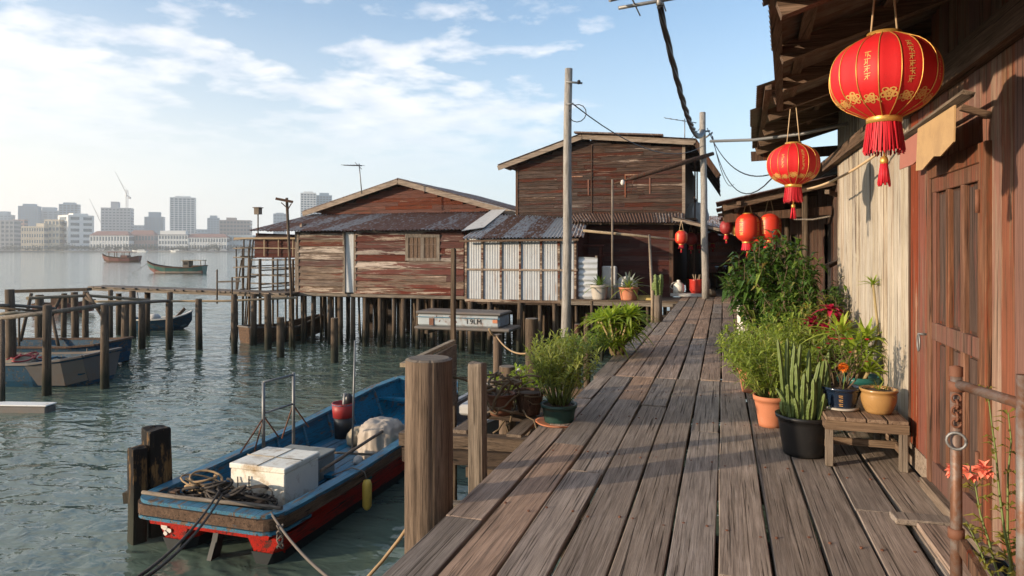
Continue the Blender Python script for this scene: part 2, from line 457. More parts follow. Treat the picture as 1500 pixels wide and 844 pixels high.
plain('antifoul', (.010, .014, .016), .6, var=.4)
plain('boat_grey', (.125, .112, .102), .6, dirt=(.14, .10, .075), dirt_at=.56, scale=3)
plain('boat_green', (.024, .10, .085), .5, dirt=(.12, .10, .05), dirt_at=.62, scale=1)
plain('boat_maroon', (.15, .055, .045), .6)
plain('white_paint', (.76, .74, .69), .5, var=.06, dirt=(.42, .33, .23), dirt_at=.64, scale=5)
plain('cool_box', (.74, .71, .62), .5, var=.08, dirt=(.36, .25, .14), dirt_at=.57, scale=5)
plain('grey_box', (.22, .23, .21), .7, dirt=(.12, .12, .1))
plain('pale_hull', (.34, .38, .40), .5, var=.15, dirt=(.20, .12, .085), dirt_at=.60, scale=3)
plain('black_plastic', (.018, .018, .02), .35, var=.3)
plain('dark_interior', (.02, .016, .014), .9)
plain('bucket_red', (.42, .035, .025), .35)
plain('tarp', (.33, .28, .23), .55, var=.2, bumps=.5, scale=7)
plain('plastic_bag', (.46, .45, .43), .4, var=.15, bumps=.5, scale=9)
plain('sack', (.26, .215, .15), .85, var=.3, scale=9, bumps=.6)
plain('yellow_fender', (.50, .34, .06), .5, dirt=(.2, .14, .05))
plain('terracotta', (.46, .17, .085), .7, var=.15, dirt=(.42, .26, .19), dirt_at=.62)
plain('pot_black', (.014, .014, .015), .38, var=.3, dirt=(.05, .045, .04), dirt_at=.62)
plain('pot_green', (.012, .045, .038), .4, var=.3)
plain('pot_blue', (.010, .020, .042), .16, var=.3, coat=.5)
plain('pot_gold', (.36, .205, .075), .25, var=.25, scale=4, coat=.4, dirt=(.22, .12, .05))
plain('pot_teal', (.018, .105, .095), .35, var=.2)
plain('pot_white', (.62, .58, .53), .55, dirt=(.3, .24, .18))
plain('pot_grey', (.40, .36, .31), .7)
plain('soil', (.06, .04, .028), .95, var=.4, bumps=.8, scale=30)
plain('concrete', (.42, .41, .39), .85, var=.15)
plain('stem_green', (.13, .17, .045), .6, var=.3)
plain('stem_tan', (.30, .23, .11), .7, var=.3)
plain('stem_brown', (.12, .085, .05), .8, var=.3)
plain('cactus', (.11, .15, .04), .6, var=.35, scale=14, bumps=.4, dirt=(.12, .10, .05), dirt_at=.66, isl=.4)
plain('marigold', (.72, .19, .02), .6, bumps=.3)
plain('petal_red', (.55, .03, .045), .5)
plain('petal_crimson', (.36, .012, .05), .5, isl=.5)
plain('petal_coral', (.75, .20, .13), .55, isl=.3)
plain('cardboard', (.46, .30, .15), .8, dirt=(.36, .23, .12))
plain('red_board', (.36, .14, .105), .7)
plain('yellow_wood', (.50, .36, .12), .7)
foliage('leaf_bamboo', (.25, .30, .07), (.45, .51, .13), (.58, .57, .22), trans=.42)
foliage('leaf_lime', (.24, .36, .04), (.48, .58, .08), (.58, .62, .15), trans=.42)
foliage('leaf_dark', (.045, .10, .02), (.125, .23, .04), (.33, .42, .08), rough=.32, trans=.3)
foliage('leaf_fern', (.22, .31, .05), (.43, .52, .11), (.55, .58, .18), trans=.42)
foliage('leaf_mid', (.11, .19, .035), (.23, .34, .065), (.37, .45, .12), trans=.33)
foliage('leaf_silver', (.26, .30, .25), (.40, .44, .38))
foliage('leaf_yellow', (.22, .22, .045), (.36, .32, .07))
foliage('tree_far', (.03, .05, .02), (.06, .085, .035), trans=0)
# ---------- camera
cam = bpy.data.cameras.new('camera'); co = bpy.data.objects.new('camera', cam); COL.objects.link(co)
co.location = (0, 0, EYE); co.rotation_euler = (R(90), 0, TH)
cam.lens = 24; cam.sensor_width = 36; cam.shift_y = -56 / 1500; cam.clip_start = .05; cam.clip_end = 6000
scene.camera = co
scene.render.resolution_x, scene.render.resolution_y = 1024, 576
vs_ = scene.view_settings
vs_.view_transform = 'Standard'; vs_.look = 'None'; vs_.gamma = 1; vs_.exposure = EXPO; vs_.use_curve_mapping = False
cy = scene.cycles
cy.use_denoising = True; cy.max_bounces = 6; cy.diffuse_bounces = 3; cy.glossy_bounces = 3; cy.transmission_bounces = 3; cy.volume_bounces = 1
cy.caustics_reflective = False; cy.caustics_refractive = False; cy.use_adaptive_sampling = True; cy.adaptive_threshold = .015
cy.sample_clamp_indirect = 6

# ---------- sun and sky
SUN = V((-1, -.75, .225)).normalized()          # towards the sun
EL = math.asin(SUN.z)
sl = bpy.data.lights.new('sun', 'SUN'); sl.energy = SUN_E; sl.angle = R(1.0); sl.color = (1.0, .80, .58)
so = bpy.data.objects.new('sun', sl); COL.objects.link(so)
so.rotation_euler = SUN.to_track_quat('Z', 'Y').to_euler(); so.location = (-30, -30, 40)
w = bpy.data.worlds.new('World'); scene.world = w; w.use_nodes = True
nt = w.node_tree; bg = nt.nodes['Background']
sky = nt.nodes.new('ShaderNodeTexSky'); sky.sky_type = 'NISHITA'; sky.sun_disc = False
sky.sun_elevation = EL; sky.sun_rotation = math.atan2(SUN.x, SUN.y); sky.air_density = 1.0; sky.dust_density = 1.2; sky.ozone_density = 1.5
tc = nt.nodes.new('ShaderNodeTexCoord'); dirv = tc.outputs['Generated']
sx = nt.nodes.new('ShaderNodeSeparateXYZ'); nt.links.new(dirv, sx.inputs[0])
zc = math_(nt, 'MAXIMUM', sx.outputs[2], 0.0)
# lateral position to the right of the view, used for where the cloud bank lies
dot = nt.nodes.new('ShaderNodeVectorMath'); dot.operation = 'DOT_PRODUCT'; nt.links.new(dirv, dot.inputs[0]); dot.inputs[1].default_value = (CT, ST, 0)
lat = dot.outputs['Value']
den = math_(nt, 'ADD', zc, .10)
cx = nt.nodes.new('ShaderNodeCombineXYZ')
nt.links.new(math_(nt, 'DIVIDE', sx.outputs[0], den), cx.inputs[0]); nt.links.new(math_(nt, 'DIVIDE', sx.outputs[1], den), cx.inputs[1])
cl = vmath(nt, 'MULTIPLY', cx.outputs[0], (1.0, 1.0, 1.0))
nA = noise(nt, cl, .8, 3, .5); nB = noise(nt, cl, 3.6, 7, .56, .1)
cov = math_(nt, 'ADD', math_(nt, 'MULTIPLY', nA, .62), math_(nt, 'MULTIPLY', nB, .5))
# more cloud up and to the left, clear to the right
cov = math_(nt, 'SUBTRACT', cov, math_(nt, 'MULTIPLY', math_(nt, 'MAXIMUM', math_(nt, 'ADD', lat, -.02), 0.0), .75))
cmask = ramp(nt, cov, [(.515, 0.0), (.585, .62), (.66, .95)])
hz = ramp(nt, zc, [(.10, 0.0), (.24, 1.0)])
cmask = math_(nt, 'MULTIPLY', cmask, hz)
shade = noise(nt, vmath(nt, 'ADD', cl, (.09, .07, 0)), 3.6, 6, .56, .1)
ccol = mix(nt, ramp(nt, shade, [(.35, 0.0), (.7, 1.0)]), CLOUD_A, CLOUD_B)
skyc = mix(nt, 1.0, sky.outputs[0], SKY_TINT, 'MULTIPLY')
# pale, slightly warm air near the horizon, stronger to the left where the light comes from
hzf = ramp(nt, zc, [(.0, 1.0), (.10, .84), (.20, .46), (.32, .14), (.5, .02)])
lf = ramp(nt, math_(nt, 'MULTIPLY_ADD', lat, .5, .5), [(.18, 1.0), (.62, .62)])
hzm = math_(nt, 'MULTIPLY', hzf, lf)
hcol = mix(nt, ramp(nt, math_(nt, 'MULTIPLY_ADD', lat, .5, .5), [(.2, 0.0), (.5, 1.0)]), HAZE_L, HAZE_R)
skyc = mix(nt, hzm, skyc, hcol)
skyc = mix(nt, cmask, skyc, ccol)
nt.links.new(skyc, bg.inputs[0]); bg.inputs[1].default_value = SKY_S

# ---------- haze: even air round the whole scene
hb = MB().box(-2300, 900, -120, 1950, WZ - 1.2, 155)
hm = bpy.data.materials.new('haze'); hm.use_nodes = True; hn = hm.node_tree; hn.nodes.clear()
pv = hn.nodes.new('ShaderNodeVolumePrincipled'); ho = hn.nodes.new('ShaderNodeOutputMaterial')
pv.inputs['Color'].default_value = (.97, .98, 1.0, 1); pv.inputs['Density'].default_value = HAZE; pv.inputs['Anisotropy'].default_value = .2
hn.links.new(pv.outputs[0], ho.inputs['Volume']); M['haze'] = hm
if HAZE > 0: stuff(hb.build('haze', 'haze'))

# ---------- water and the far shore
m, nt, b = new('water')
tcw = nd(nt, 'ShaderNodeTexCoord'); vv = tcw.outputs['Object']
def wv(scale, sxy, det=3, off=0):
    return noise(nt, vmath(nt, 'ADD', vmath(nt, 'MULTIPLY', vv, (sxy[0], sxy[1], 1)), (off, off * .7, 0)), scale, det, .55, .5)
h = math_(nt, 'ADD', math_(nt, 'MULTIPLY', wv(1.5, (.7, 1.25), 2), 1.0), math_(nt, 'MULTIPLY', wv(4.2, (.8, 1.1), 2, 5), .26))
h = math_(nt, 'ADD', h, math_(nt, 'MULTIPLY', wv(.34, (.7, 1.3), 2, 11), 1.6))
bn = nd(nt, 'ShaderNodeBump', i_Strength=WAVE, i_Distance=.16); nt.links.new(h, bn.inputs['Height']); nt.links.new(bn.outputs[0], b.inputs['Normal'])
big = noise(nt, vv, .05, 4, .6)
nt.links.new(mix(nt, big, (.074, .108, .084), (.102, .142, .114)), b.inputs['Base Color'])
b.inputs['Roughness'].default_value = .06; b.inputs['IOR'].default_value = 1.33; b.inputs['Specular IOR Level'].default_value = .5
wb = MB().add([(-2295, -115, WZ), (895, -115, WZ), (895, 1945, WZ), (-2295, 1945, WZ)], [(0, 1, 2, 3)])
struct(wb.build('water', 'water', org=(0, 0, WZ)))
def CF(lat_, d, z): return V((lat_ * CT - d * ST, lat_ * ST + d * CT, z))   # lateral, distance
lb = MB(); N = 60; sh = []
for i in range(N + 1):
    l = -1560 + 1960 * i / N; sh.append((l, 1000 + 14 * math.sin(i * .5) + U(-5, 5)))
top = [CF(l, d, .1) for l, d in sh] + [CF(400, 1500, .1), CF(-1560, 1500, .1)]
lb.prism([p + V((0, 0, 0)) for p in top], (0, 0, -2.6))
plain('shore_ground', (.16, .16, .14), .9, scale=.02); struct(lb.build('shore', 'shore_ground', org=(0, 1000, WZ)))
q = MB(); q.sweep([CF(l, d - 2, -.9) for l, d in sh], 3, 2.0); plain('quay_stone', (.12, .125, .12), .9, scale=.1); struct(q.build('quay_wall', 'quay_stone', org=(0, 990, WZ)))
tr = MB()
for i in range(210):
    l = -860 + 700 * random.random(); d = 1009 + U(0, 14); hh = U(4, 9) * (1.0 if random.random() < .75 else 1.5); c = CF(l, d, hh * .55)
    for k in range(46):
        v_ = V((random.gauss(0, 1), random.gauss(0, 1), random.gauss(0, .8))); v_ = v_.normalized() * (hh * .55 * random.random() ** .4)
        q_ = c + v_; tr.leaf(q_, V((random.gauss(0, 1), random.gauss(0, 1), random.gauss(0, .5))), U(1.4, 2.6), U(1.2, 1.8), droop=.1)
stuff(tr.build('shore_trees', 'tree_far', org=(0, 1010, 0), recalc=False))

# ---------- the far city: every building is a thing with walls, roof and windows
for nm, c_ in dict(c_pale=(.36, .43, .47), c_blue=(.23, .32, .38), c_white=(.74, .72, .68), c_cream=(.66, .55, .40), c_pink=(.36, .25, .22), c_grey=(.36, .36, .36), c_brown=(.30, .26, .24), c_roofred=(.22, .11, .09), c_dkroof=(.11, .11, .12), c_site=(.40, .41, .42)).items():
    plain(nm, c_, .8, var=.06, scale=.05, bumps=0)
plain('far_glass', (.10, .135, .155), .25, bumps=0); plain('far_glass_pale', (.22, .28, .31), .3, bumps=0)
def building(label, px0, px1, top, d, wall='c_pale', roof='flat', phi=.32, floors=12, piers=5, glass='far_glass', cap=None, name='apartment_tower', cat='building', ratio=.6, roofm=None, crown=0, group=None, gap=.52):
    W = (px1 - px0) / 1000 * d; lc = ((px0 + px1) / 2 - 750) / 1000 * d
    wv_ = W / (math.cos(phi) + ratio * abs(math.sin(phi))); dp = wv_ * ratio
    base = CF(lc, d, .1); H = EYE + (366 - top) / 1000 * d - .1
    t = T(name, label, cat, base, group)
    ex = V((math.cos(TH + phi), math.sin(TH + phi), 0)); ey = V((-ex.y, ex.x, 0))
    def L(x, y, z): return base + ex * x + ey * y + V((0, 0, z))
    def bx(mb, x0, x1, y0, y1, z0, z1): mb.hexa([L(x0, y0, z0), L(x1, y0, z0), L(x1, y1, z0), L(x0, y1, z0), L(x0, y0, z1), L(x1, y0, z1), L(x1, y1, z1), L(x0, y1, z1)])
    a, bq = wv_ / 2, dp / 2
    Hb = H - crown
    m_ = MB(); bx(m_, -a, a, -bq, bq, 0, Hb); m_.build('wall', wall, t)
    fh = Hb / floors; sd = 1 if phi < 0 else -1
    for f in range(floors):
        z0 = f * fh + fh * .3
        m_ = MB(); bx(m_, -a - .15, a + .15, -bq - .15, bq + .15, z0, z0 + fh * gap); m_.build('window_band', glass, t)
    for k in range(piers + 1):
        x0 = -a + 2 * a * k / piers; hw = a / piers * (1 - gap) * .62
        m_ = MB(); bx(m_, max(-a - .3, x0 - hw), min(a + .3, x0 + hw), -bq - .45, -bq + .2, 0, Hb - .1); m_.build('pier', wall, t)
    n2_ = max(2, piers // 2)
    for k in range(n2_ + 1):
        y0 = -bq + 2 * bq * k / n2_; hw = bq / n2_ * (1 - gap) * .62
        m_ = MB(); q_ = a * sd; bx(m_, q_ - .4, q_ + .4, max(-bq - .42, y0 - hw), min(bq + .3, y0 + hw), 0, Hb - .12); m_.build('pier', wall, t)
    if roof == 'flat':
        m_ = MB(); bx(m_, -a - .4, a + .4, -bq - .4, bq + .4, Hb, Hb + max(1.2, H * .015)); m_.build('roof', roofm or wall, t)
        if cap:
            x0, x1, hh = cap; m_ = MB(); bx(m_, -a + 2 * a * x0, -a + 2 * a * x1, -bq * .6, bq * .6, Hb, Hb + hh); m_.build('roof_room', wall, t)
        if crown:
            m_ = MB(); bx(m_, -a * .62, a * .62, -bq * .7, bq * .7, Hb, H); m_.build('roof_room', wall, t)
    else:
        rh = H * .28; e = 1.2
        m_ = MB(); ix = a - bq * .7
        m_.add([L(-a - e, -bq - e, Hb), L(a + e, -bq - e, Hb), L(a + e, bq + e, Hb), L(-a - e, bq + e, Hb), L(-ix, 0, Hb + rh), L(ix, 0, Hb + rh)], [(0, 1, 5, 4), (1, 2, 5), (2, 3, 4, 5), (3, 0, 4), (0, 3, 2, 1)])
        m_.build('roof', roofm or 'c_roofred', t)
    return t, L, a, bq, H
bd = building
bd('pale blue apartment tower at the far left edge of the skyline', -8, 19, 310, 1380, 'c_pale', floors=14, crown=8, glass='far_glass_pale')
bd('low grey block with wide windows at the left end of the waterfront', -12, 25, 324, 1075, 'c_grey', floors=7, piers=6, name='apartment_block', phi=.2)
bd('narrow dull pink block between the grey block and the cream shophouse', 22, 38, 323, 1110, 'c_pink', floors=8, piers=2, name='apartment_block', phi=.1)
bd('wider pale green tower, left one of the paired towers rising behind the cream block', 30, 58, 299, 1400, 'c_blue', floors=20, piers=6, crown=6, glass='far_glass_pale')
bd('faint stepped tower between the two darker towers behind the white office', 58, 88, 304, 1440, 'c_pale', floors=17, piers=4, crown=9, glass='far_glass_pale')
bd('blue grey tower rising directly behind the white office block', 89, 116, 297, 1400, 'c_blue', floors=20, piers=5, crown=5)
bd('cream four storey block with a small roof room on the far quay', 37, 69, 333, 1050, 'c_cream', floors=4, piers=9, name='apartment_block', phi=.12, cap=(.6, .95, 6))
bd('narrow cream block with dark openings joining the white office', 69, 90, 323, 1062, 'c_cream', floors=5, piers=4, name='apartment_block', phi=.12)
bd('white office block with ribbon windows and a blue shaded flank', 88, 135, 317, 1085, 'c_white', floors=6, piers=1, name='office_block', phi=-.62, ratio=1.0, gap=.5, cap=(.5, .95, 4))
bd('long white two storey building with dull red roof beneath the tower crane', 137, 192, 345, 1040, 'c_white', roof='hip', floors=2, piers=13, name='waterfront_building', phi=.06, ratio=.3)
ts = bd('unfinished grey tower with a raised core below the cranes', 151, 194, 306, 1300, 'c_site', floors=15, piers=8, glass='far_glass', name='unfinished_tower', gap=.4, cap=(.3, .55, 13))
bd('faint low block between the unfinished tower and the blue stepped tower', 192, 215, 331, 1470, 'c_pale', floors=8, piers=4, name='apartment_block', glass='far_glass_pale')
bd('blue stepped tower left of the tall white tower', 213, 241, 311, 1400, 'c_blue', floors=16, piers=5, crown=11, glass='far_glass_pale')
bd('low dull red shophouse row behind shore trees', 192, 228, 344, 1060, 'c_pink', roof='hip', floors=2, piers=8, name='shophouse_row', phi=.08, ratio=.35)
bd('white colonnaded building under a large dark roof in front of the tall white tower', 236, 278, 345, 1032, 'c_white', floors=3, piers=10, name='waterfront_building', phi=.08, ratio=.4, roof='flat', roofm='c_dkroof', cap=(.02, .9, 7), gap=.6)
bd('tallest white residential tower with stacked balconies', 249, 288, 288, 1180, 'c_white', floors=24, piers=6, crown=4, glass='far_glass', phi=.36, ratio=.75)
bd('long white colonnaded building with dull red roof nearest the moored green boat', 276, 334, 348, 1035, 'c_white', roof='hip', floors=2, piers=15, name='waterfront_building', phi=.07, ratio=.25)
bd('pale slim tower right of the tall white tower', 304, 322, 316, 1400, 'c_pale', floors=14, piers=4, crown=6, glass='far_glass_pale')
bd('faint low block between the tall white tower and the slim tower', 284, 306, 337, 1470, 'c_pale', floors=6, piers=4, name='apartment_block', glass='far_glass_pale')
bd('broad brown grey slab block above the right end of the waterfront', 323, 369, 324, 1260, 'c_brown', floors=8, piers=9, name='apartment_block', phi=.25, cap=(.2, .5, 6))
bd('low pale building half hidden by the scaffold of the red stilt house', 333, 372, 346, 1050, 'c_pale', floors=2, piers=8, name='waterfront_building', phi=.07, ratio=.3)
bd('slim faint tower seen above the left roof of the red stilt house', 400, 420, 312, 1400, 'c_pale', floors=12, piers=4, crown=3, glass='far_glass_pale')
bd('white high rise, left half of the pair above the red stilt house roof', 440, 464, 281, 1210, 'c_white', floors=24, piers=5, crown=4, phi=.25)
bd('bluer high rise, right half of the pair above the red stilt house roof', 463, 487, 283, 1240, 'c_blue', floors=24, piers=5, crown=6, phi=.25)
def crane(label, px, ybase, ytop, d, tip, back, name='tower_crane'):
    b_ = P(px, ybase, d); t = T(name, label, 'crane', b_, 'cranes over the unfinished tower')
    m_ = MB(); w_ = 1.3; zt = P(px, ytop, d)
    for sx_ in (-1, 1):
        for sy_ in (-1, 1):
            m_.beam(b_ + V((sx_ * w_, sy_ * w_, 0)), zt + V((sx_ * w_, sy_ * w_, 0)), .5, .5)
    n_ = 12
    for i in range(n_):
        a_ = b_.lerp(zt, i / n_); c_ = b_.lerp(zt, (i + 1) / n_); s_ = 1 if i % 2 else -1
        m_.beam(a_ + V((-w_ * s_, -w_, 0)), c_ + V((w_ * s_, -w_, 0)), .3, .3)
    m_.build('mast', 'c_grey', t)
    piv = P(px, ytop + 8, d); tp = P(tip[0], tip[1], d); bk = P(back[0], back[1], d); up_ = V((0, 0, 2.4))
    m_ = MB(); m_.beam(piv, tp, .55, .55); m_.beam(piv + up_, tp, .4, .4)
    for i in range(14): m_.beam(piv.lerp(tp, i / 14) + up_ * (1 - i / 14) * (i % 2), piv.lerp(tp, (i + 1) / 14) + up_ * (1 - (i + 1) / 14) * ((i + 1) % 2), .3, .3)
    m_.build('jib', 'c_grey', t)
    m_ = MB(); m_.beam(piv, bk, 1.0, 1.0); m_.beam(bk - V((0, 0, 3)), bk + V((0, 0, .6)), 3, 3); m_.build('counter_jib', 'c_grey', t)
    m_ = MB(); m_.beam(zt, tp.lerp(piv, .35), .22, .22); m_.beam(zt, bk, .22, .22); m_.build('tie_cable', 'c_grey', t)
    m_ = MB(); c_ = piv + V((0, -2, -1)); m_.beam(c_ - V((0, 0, 1.5)), c_ + V((0, 0, 1.5)), 2.4, 2.4); m_.build('cab', 'c_white', t)
crane('pale grey luffing crane standing on the unfinished tower', 186, 306, 278, 1295, (169, 252), (190, 289))
crane('faint crane with its jib raised to the left beside the unfinished tower', 150, 362, 324, 1290, (131, 291), (155, 331))

# ---------- boats
def frame(c, ang):
    c = V(c); e = V((math.cos(ang), math.sin(ang), 0)); n = V((-e.y, e.x, 0))
    return lambda s, l, z: c + e * s + n * l + V((0, 0, z))
def hull(F, st, t, outer, inner, rail, floor=.25, rw=.08, rh=.05, th=.04, parts=None):
    """st: stations (s, half width at the rail, z rail, half width at the bottom, z bottom)"""
    o = MB(); m = len(st); vs = []
    for (s_, bt, zt, bb, zb) in st:
        mt = bt * .55 + bb * .5 if bt > .03 else bt
        zm = zb + (zt - zb) * .42
        vs += [F(s_, -bt, zt), F(s_, -(bb + (bt - bb) * .6), zm), F(s_, -bb, zb), F(s_, bb, zb), F(s_, bb + (bt - bb) * .6, zm), F(s_, bt, zt)]
    fs = []
    for i in range(m - 1):
        for k in range(5): fs.append((i * 6 + k, i * 6 + k + 1, (i + 1) * 6 + k + 1, (i + 1) * 6 + k))
    fs += [(0, 1, 2, 3, 4, 5), tuple((m - 1) * 6 + k for k in (5, 4, 3, 2, 1, 0))]
    o.add(vs, fs); ho_ = o.build('hull', outer, t)
    i_ = MB(); vs = []; st2 = st
    for j, (s_, bt, zt, bb, zb) in enumerate(st2):
        s2 = s_ + (th * 1.5 if j == 0 else -th * 1.5 if j == m - 1 else 0); zf = max(zb + .06, min(zt - .08, max(st, key=lambda q: q[3])[4] + floor))
        b1 = max(bt - th, .004); b2 = max((bb + (bt - bb) * .5) - th, .003)
        vs += [F(s2, -b1, zt + .001), F(s2, -b2, zf), F(s2, b2, zf), F(s2, b1, zt + .001)]
    fs = []
    for i in range(m - 1):
        for k in range(3): fs.append((i * 4 + k, (i + 1) * 4 + k, (i + 1) * 4 + k + 1, i * 4 + k + 1))
    fs += [(0, 1, 2, 3), tuple((m - 1) * 4 + k for k in (3, 2, 1, 0))]
    i_.add(vs, fs); i_.build('inner_planking', inner, t, recalc=False)
    r_ = MB()
    for sg in (-1, 1): r_.sweep([F(s_, sg * bt, zt + rh * .3) for (s_, bt, zt, bb, zb) in st], rw, rh)
    if st[0][1] > .1: r_.beam(F(st[0][0], -st[0][1], st[0][2] + rh * .3), F(st[0][0], st[0][1], st[0][2] + rh * .3), rw, rh)
    if st[-1][1] > .1: r_.beam(F(st[-1][0], -st[-1][1], st[-1][2] + rh * .3), F(st[-1][0], st[-1][1], st[-1][2] + rh * .3), rw, rh)
    r_.build('gunwale', rail, t)
    return ho_
# green fishing boat out on the water
c = P(259, 400, 103); c.z = WZ; F = frame(c, TH + .02)
t = T('fishing_boat', 'green wooden fishing boat with a low wheelhouse moored alone on open water', 'boat', c)
hull(F, [(-4.4, .03, 1.75, .01, 1.2), (-3.9, .45, 1.42, .05, .45), (-3.0, .95, 1.12, .3, -.1), (-1.2, 1.25, .85, .8, -.3), (.8, 1.3, .75, .9, -.3), (2.8, 1.2, .85, .7, -.3), (4.2, .95, 1.1, .5, -.05)], t, 'boat_green', 'boat_maroon', 'boat_brown', rw=.16, rh=.12)
MB().sweep([F(s_, -b_, .16) for s_, b_ in ((-2.9, .68), (-1.2, 1.08), (.8, 1.14), (2.8, 1.0), (4.0, .8))], .05, .2).build('boot_stripe', 'fascia', t)
x_ = MB()
def fb(mb, F, s0, s1, l0, l1, z0, z1): mb.hexa([F(s0, l0, z0), F(s1, l0, z0), F(s1, l1, z0), F(s0, l1, z0), F(s0, l0, z1), F(s1, l0, z1), F(s1, l1, z1), F(s0, l1, z1)]); return mb
fb(x_, F, 1.2, 2.1, -.75, .75, .6, 1.85).build('wheelhouse', 'grey_board', t)
fb(MB(), F, 1.0, 4.1, -.95, .95, 1.86, 1.96).build('roof', 'cream_wall', t)
for s_, l_ in ((3.9, -.8), (3.9, .8)): MB().beam(F(s_, l_, .9), F(s_, l_, 1.86), .09, .09).build('roof_post', 'grey_board', t)
fb(MB(), F, 1.35, 1.95, -.775, -.755, 1.25, 1.65).build('window', 'dark_interior', t)
fb(MB(), F, 2.4, 3.4, -.6, .6, .6, 1.15).build('engine_box', 'boat_brown', t)
MB().tube([F(-1.9, 0, .6), F(-1.9, 0, 1.75)], .04, 6).build('mast', 'grey_metal', t)
MB().tube([F(-4.3, 0, 1.5), F(-5.6, -.6, .4), F(-6.3, -.9, 0)], .03, 5).build('mooring_line', 'rope_grey', t)
# maroon boat with a canopy further out
c = P(178, 383, 196); c.z = WZ; F = frame(c, TH - .03)
t = T('passenger_boat', 'maroon boat with a flat red canopy on posts, farther out than the green boat', 'boat', c)
hull(F, [(-5.6, .05, 2.3, .02, 1.5), (-4.8, .7, 1.7, .2, .2), (-3, 1.3, 1.35, .7, -.3), (0, 1.6, 1.1, 1.1, -.3), (3, 1.5, 1.2, 1, -.3), (5.4, .9, 1.7, .4, .1)], t, 'boat_maroon', 'boat_brown', 'boat_brown', rw=.2, rh=.15)
fb(MB(), F, -3.4, 3.6, -1.5, 1.5, 2.75, 2.95).build('canopy', 'c_roofred', t)
for s_ in (-2.9, -.6, 1.5): 
    for l_ in (-1.25, 1.25): MB().beam(F(s_, l_, .9), F(s_, l_, 2.75), .14, .14).build('canopy_post', 'boat_brown', t)
fb(MB(), F, .2, 2.2, -.9, .9, .7, 1.9).build('engine_box', 'boat_maroon', t)
# small white launches under the far quay
for px_, d_, lb_ in ((205, 985, 'larger white launch lying under the far quay left of the dark roof'), (258, 985, 'small white launch lying under the far quay below the tall white tower')):
    c = P(px_, 366, d_); c.z = WZ; F = frame(c, TH); t = T('launch', lb_, 'boat', c)
    k = 1.25 if px_ < 220 else .9
    hull(F, [(-9 * k, .2, 3.0, .1, 1.5), (-6 * k, 1.8, 2.5, 1, -.2), (0, 2.4, 2.0, 1.8, -.3), (8 * k, 2.2, 2.0, 1.6, -.3)], t, 'white_paint', 'white_paint', 'white_paint', rw=.3, rh=.2)
    fb(MB(), F, -2 * k, 5 * k, -1.4, 1.4, 1.5, 4.0).build('cabin', 'white_paint', t)
    fb(MB(), F, -1.5 * k, 4.5 * k, -1.45, -1.41, 2.7, 3.5).build('window', 'far_glass', t)
# ---------- boardwalk
XW = 1.31                                   # plan line of the near house wall
edges = [-1.307, -1.047, -.79, -.53, -.27, -.03, .235, .49, .75, 1.0, 1.29]
dk = MB()
def plank(x0, x1, y0, y1, z=0, th=.05, mb=dk, skew=0, g=.008):
    a, b = U(-.004, .003), U(-.004, .003); e0, e1 = U(-.004, .004), U(-.004, .004); tw = U(-.004, .004)
    n = max(2, min(10, int((y1 - y0) / .35))) if y0 < 14 else 2; vs = []; fs = []; ph = [U(0, 6.3) for _ in range(4)]; cup = U(-.003, .0045)
    for i in range(n + 1):
        f = i / n; y = y0 + .007 + (y1 - y0 - .014) * f; sh = e0 + (e1 + skew - e0) * f
        jl = .0032 * math.sin(y * 2.1 + ph[0]) + U(-.0016, .0016); jr = .0032 * math.sin(y * 1.7 + ph[1]) + U(-.0016, .0016); zz = z + a + (b - a) * f + .002 * math.sin(y * 1.3 + ph[2])
        xl, xr = x0 + g + sh + jl, x1 - g + sh + jr; xm = (xl + xr) / 2
        vs += [(xl, y, z - th), (xr, y, z - th), (xr, y, zz + tw), (xm, y, zz + tw / 2 - cup), (xl, y, zz)]
    for i in range(n):
        for k in range(5): fs.append((i * 5 + k, i * 5 + (k + 1) % 5, (i + 1) * 5 + (k + 1) % 5, (i + 1) * 5 + k))
    fs += [(4, 3, 2, 1, 0), tuple(n * 5 + k for k in range(5))]; mb.add(vs, fs)
near_cuts = [[5.35], [4.72, 7.1], [2.7, 6.9], [], [6.05], [3.4], [], [3.3, 5.9], [4.5], [3.9]]
for i in range(10):
    ys = [-1.5] + near_cuts[i] + [8.42]
    for a, b in zip(ys[:-1], ys[1:]): plank(edges[i], edges[i + 1], a, b, g=U(.006, .012))
ys = -1.5
for b in (1.9, 3.7, 5.82): plank(-1.555, -1.315, ys, b, g=.006); ys = b
for a, b in ((5.95, 7.1), (7.1, 8.42)): plank(-1.50, -1.315, a, b, -.012)
e2 = [-1.29, -1.03, -.78, -.52, -.265, -.02, .24, .5, .76, 1.02, 1.3]
for i in range(10):
    y = 8.44
    while y < 44:
        L_ = U(3.0, 6.5) if y > 8.5 else U(2.0, 6.0)
        plank(e2[i], e2[i + 1], y, min(44, y + L_), U(-.004, .004), g=U(.008, .013)); y += L_
for a, b in ((8.5, 10.3), (10.3, 12.6)): plank(-1.56, -1.31, a, b, -.03, g=.006)
plank(-1.52, -1.31, 12.7, 15.0, -.02)
# boards that lie against the doorway
plank(1.02, 1.22, 1.2, 4.30, .032, .03); plank(1.225, 1.30, .6, 3.3, .034, .03)
dk.hexa([(.93, 4.31, .003), (1.31, 4.33, .003), (1.31, 4.45, .003), (.92, 4.43, .003), (.93, 4.31, .036), (1.31, 4.33, .036), (1.31, 4.45, .036), (.92, 4.43, .036)])
bw = struct(dk.build('boardwalk', 'deck_wood', org=(0, 5, 0), bevel=.005))
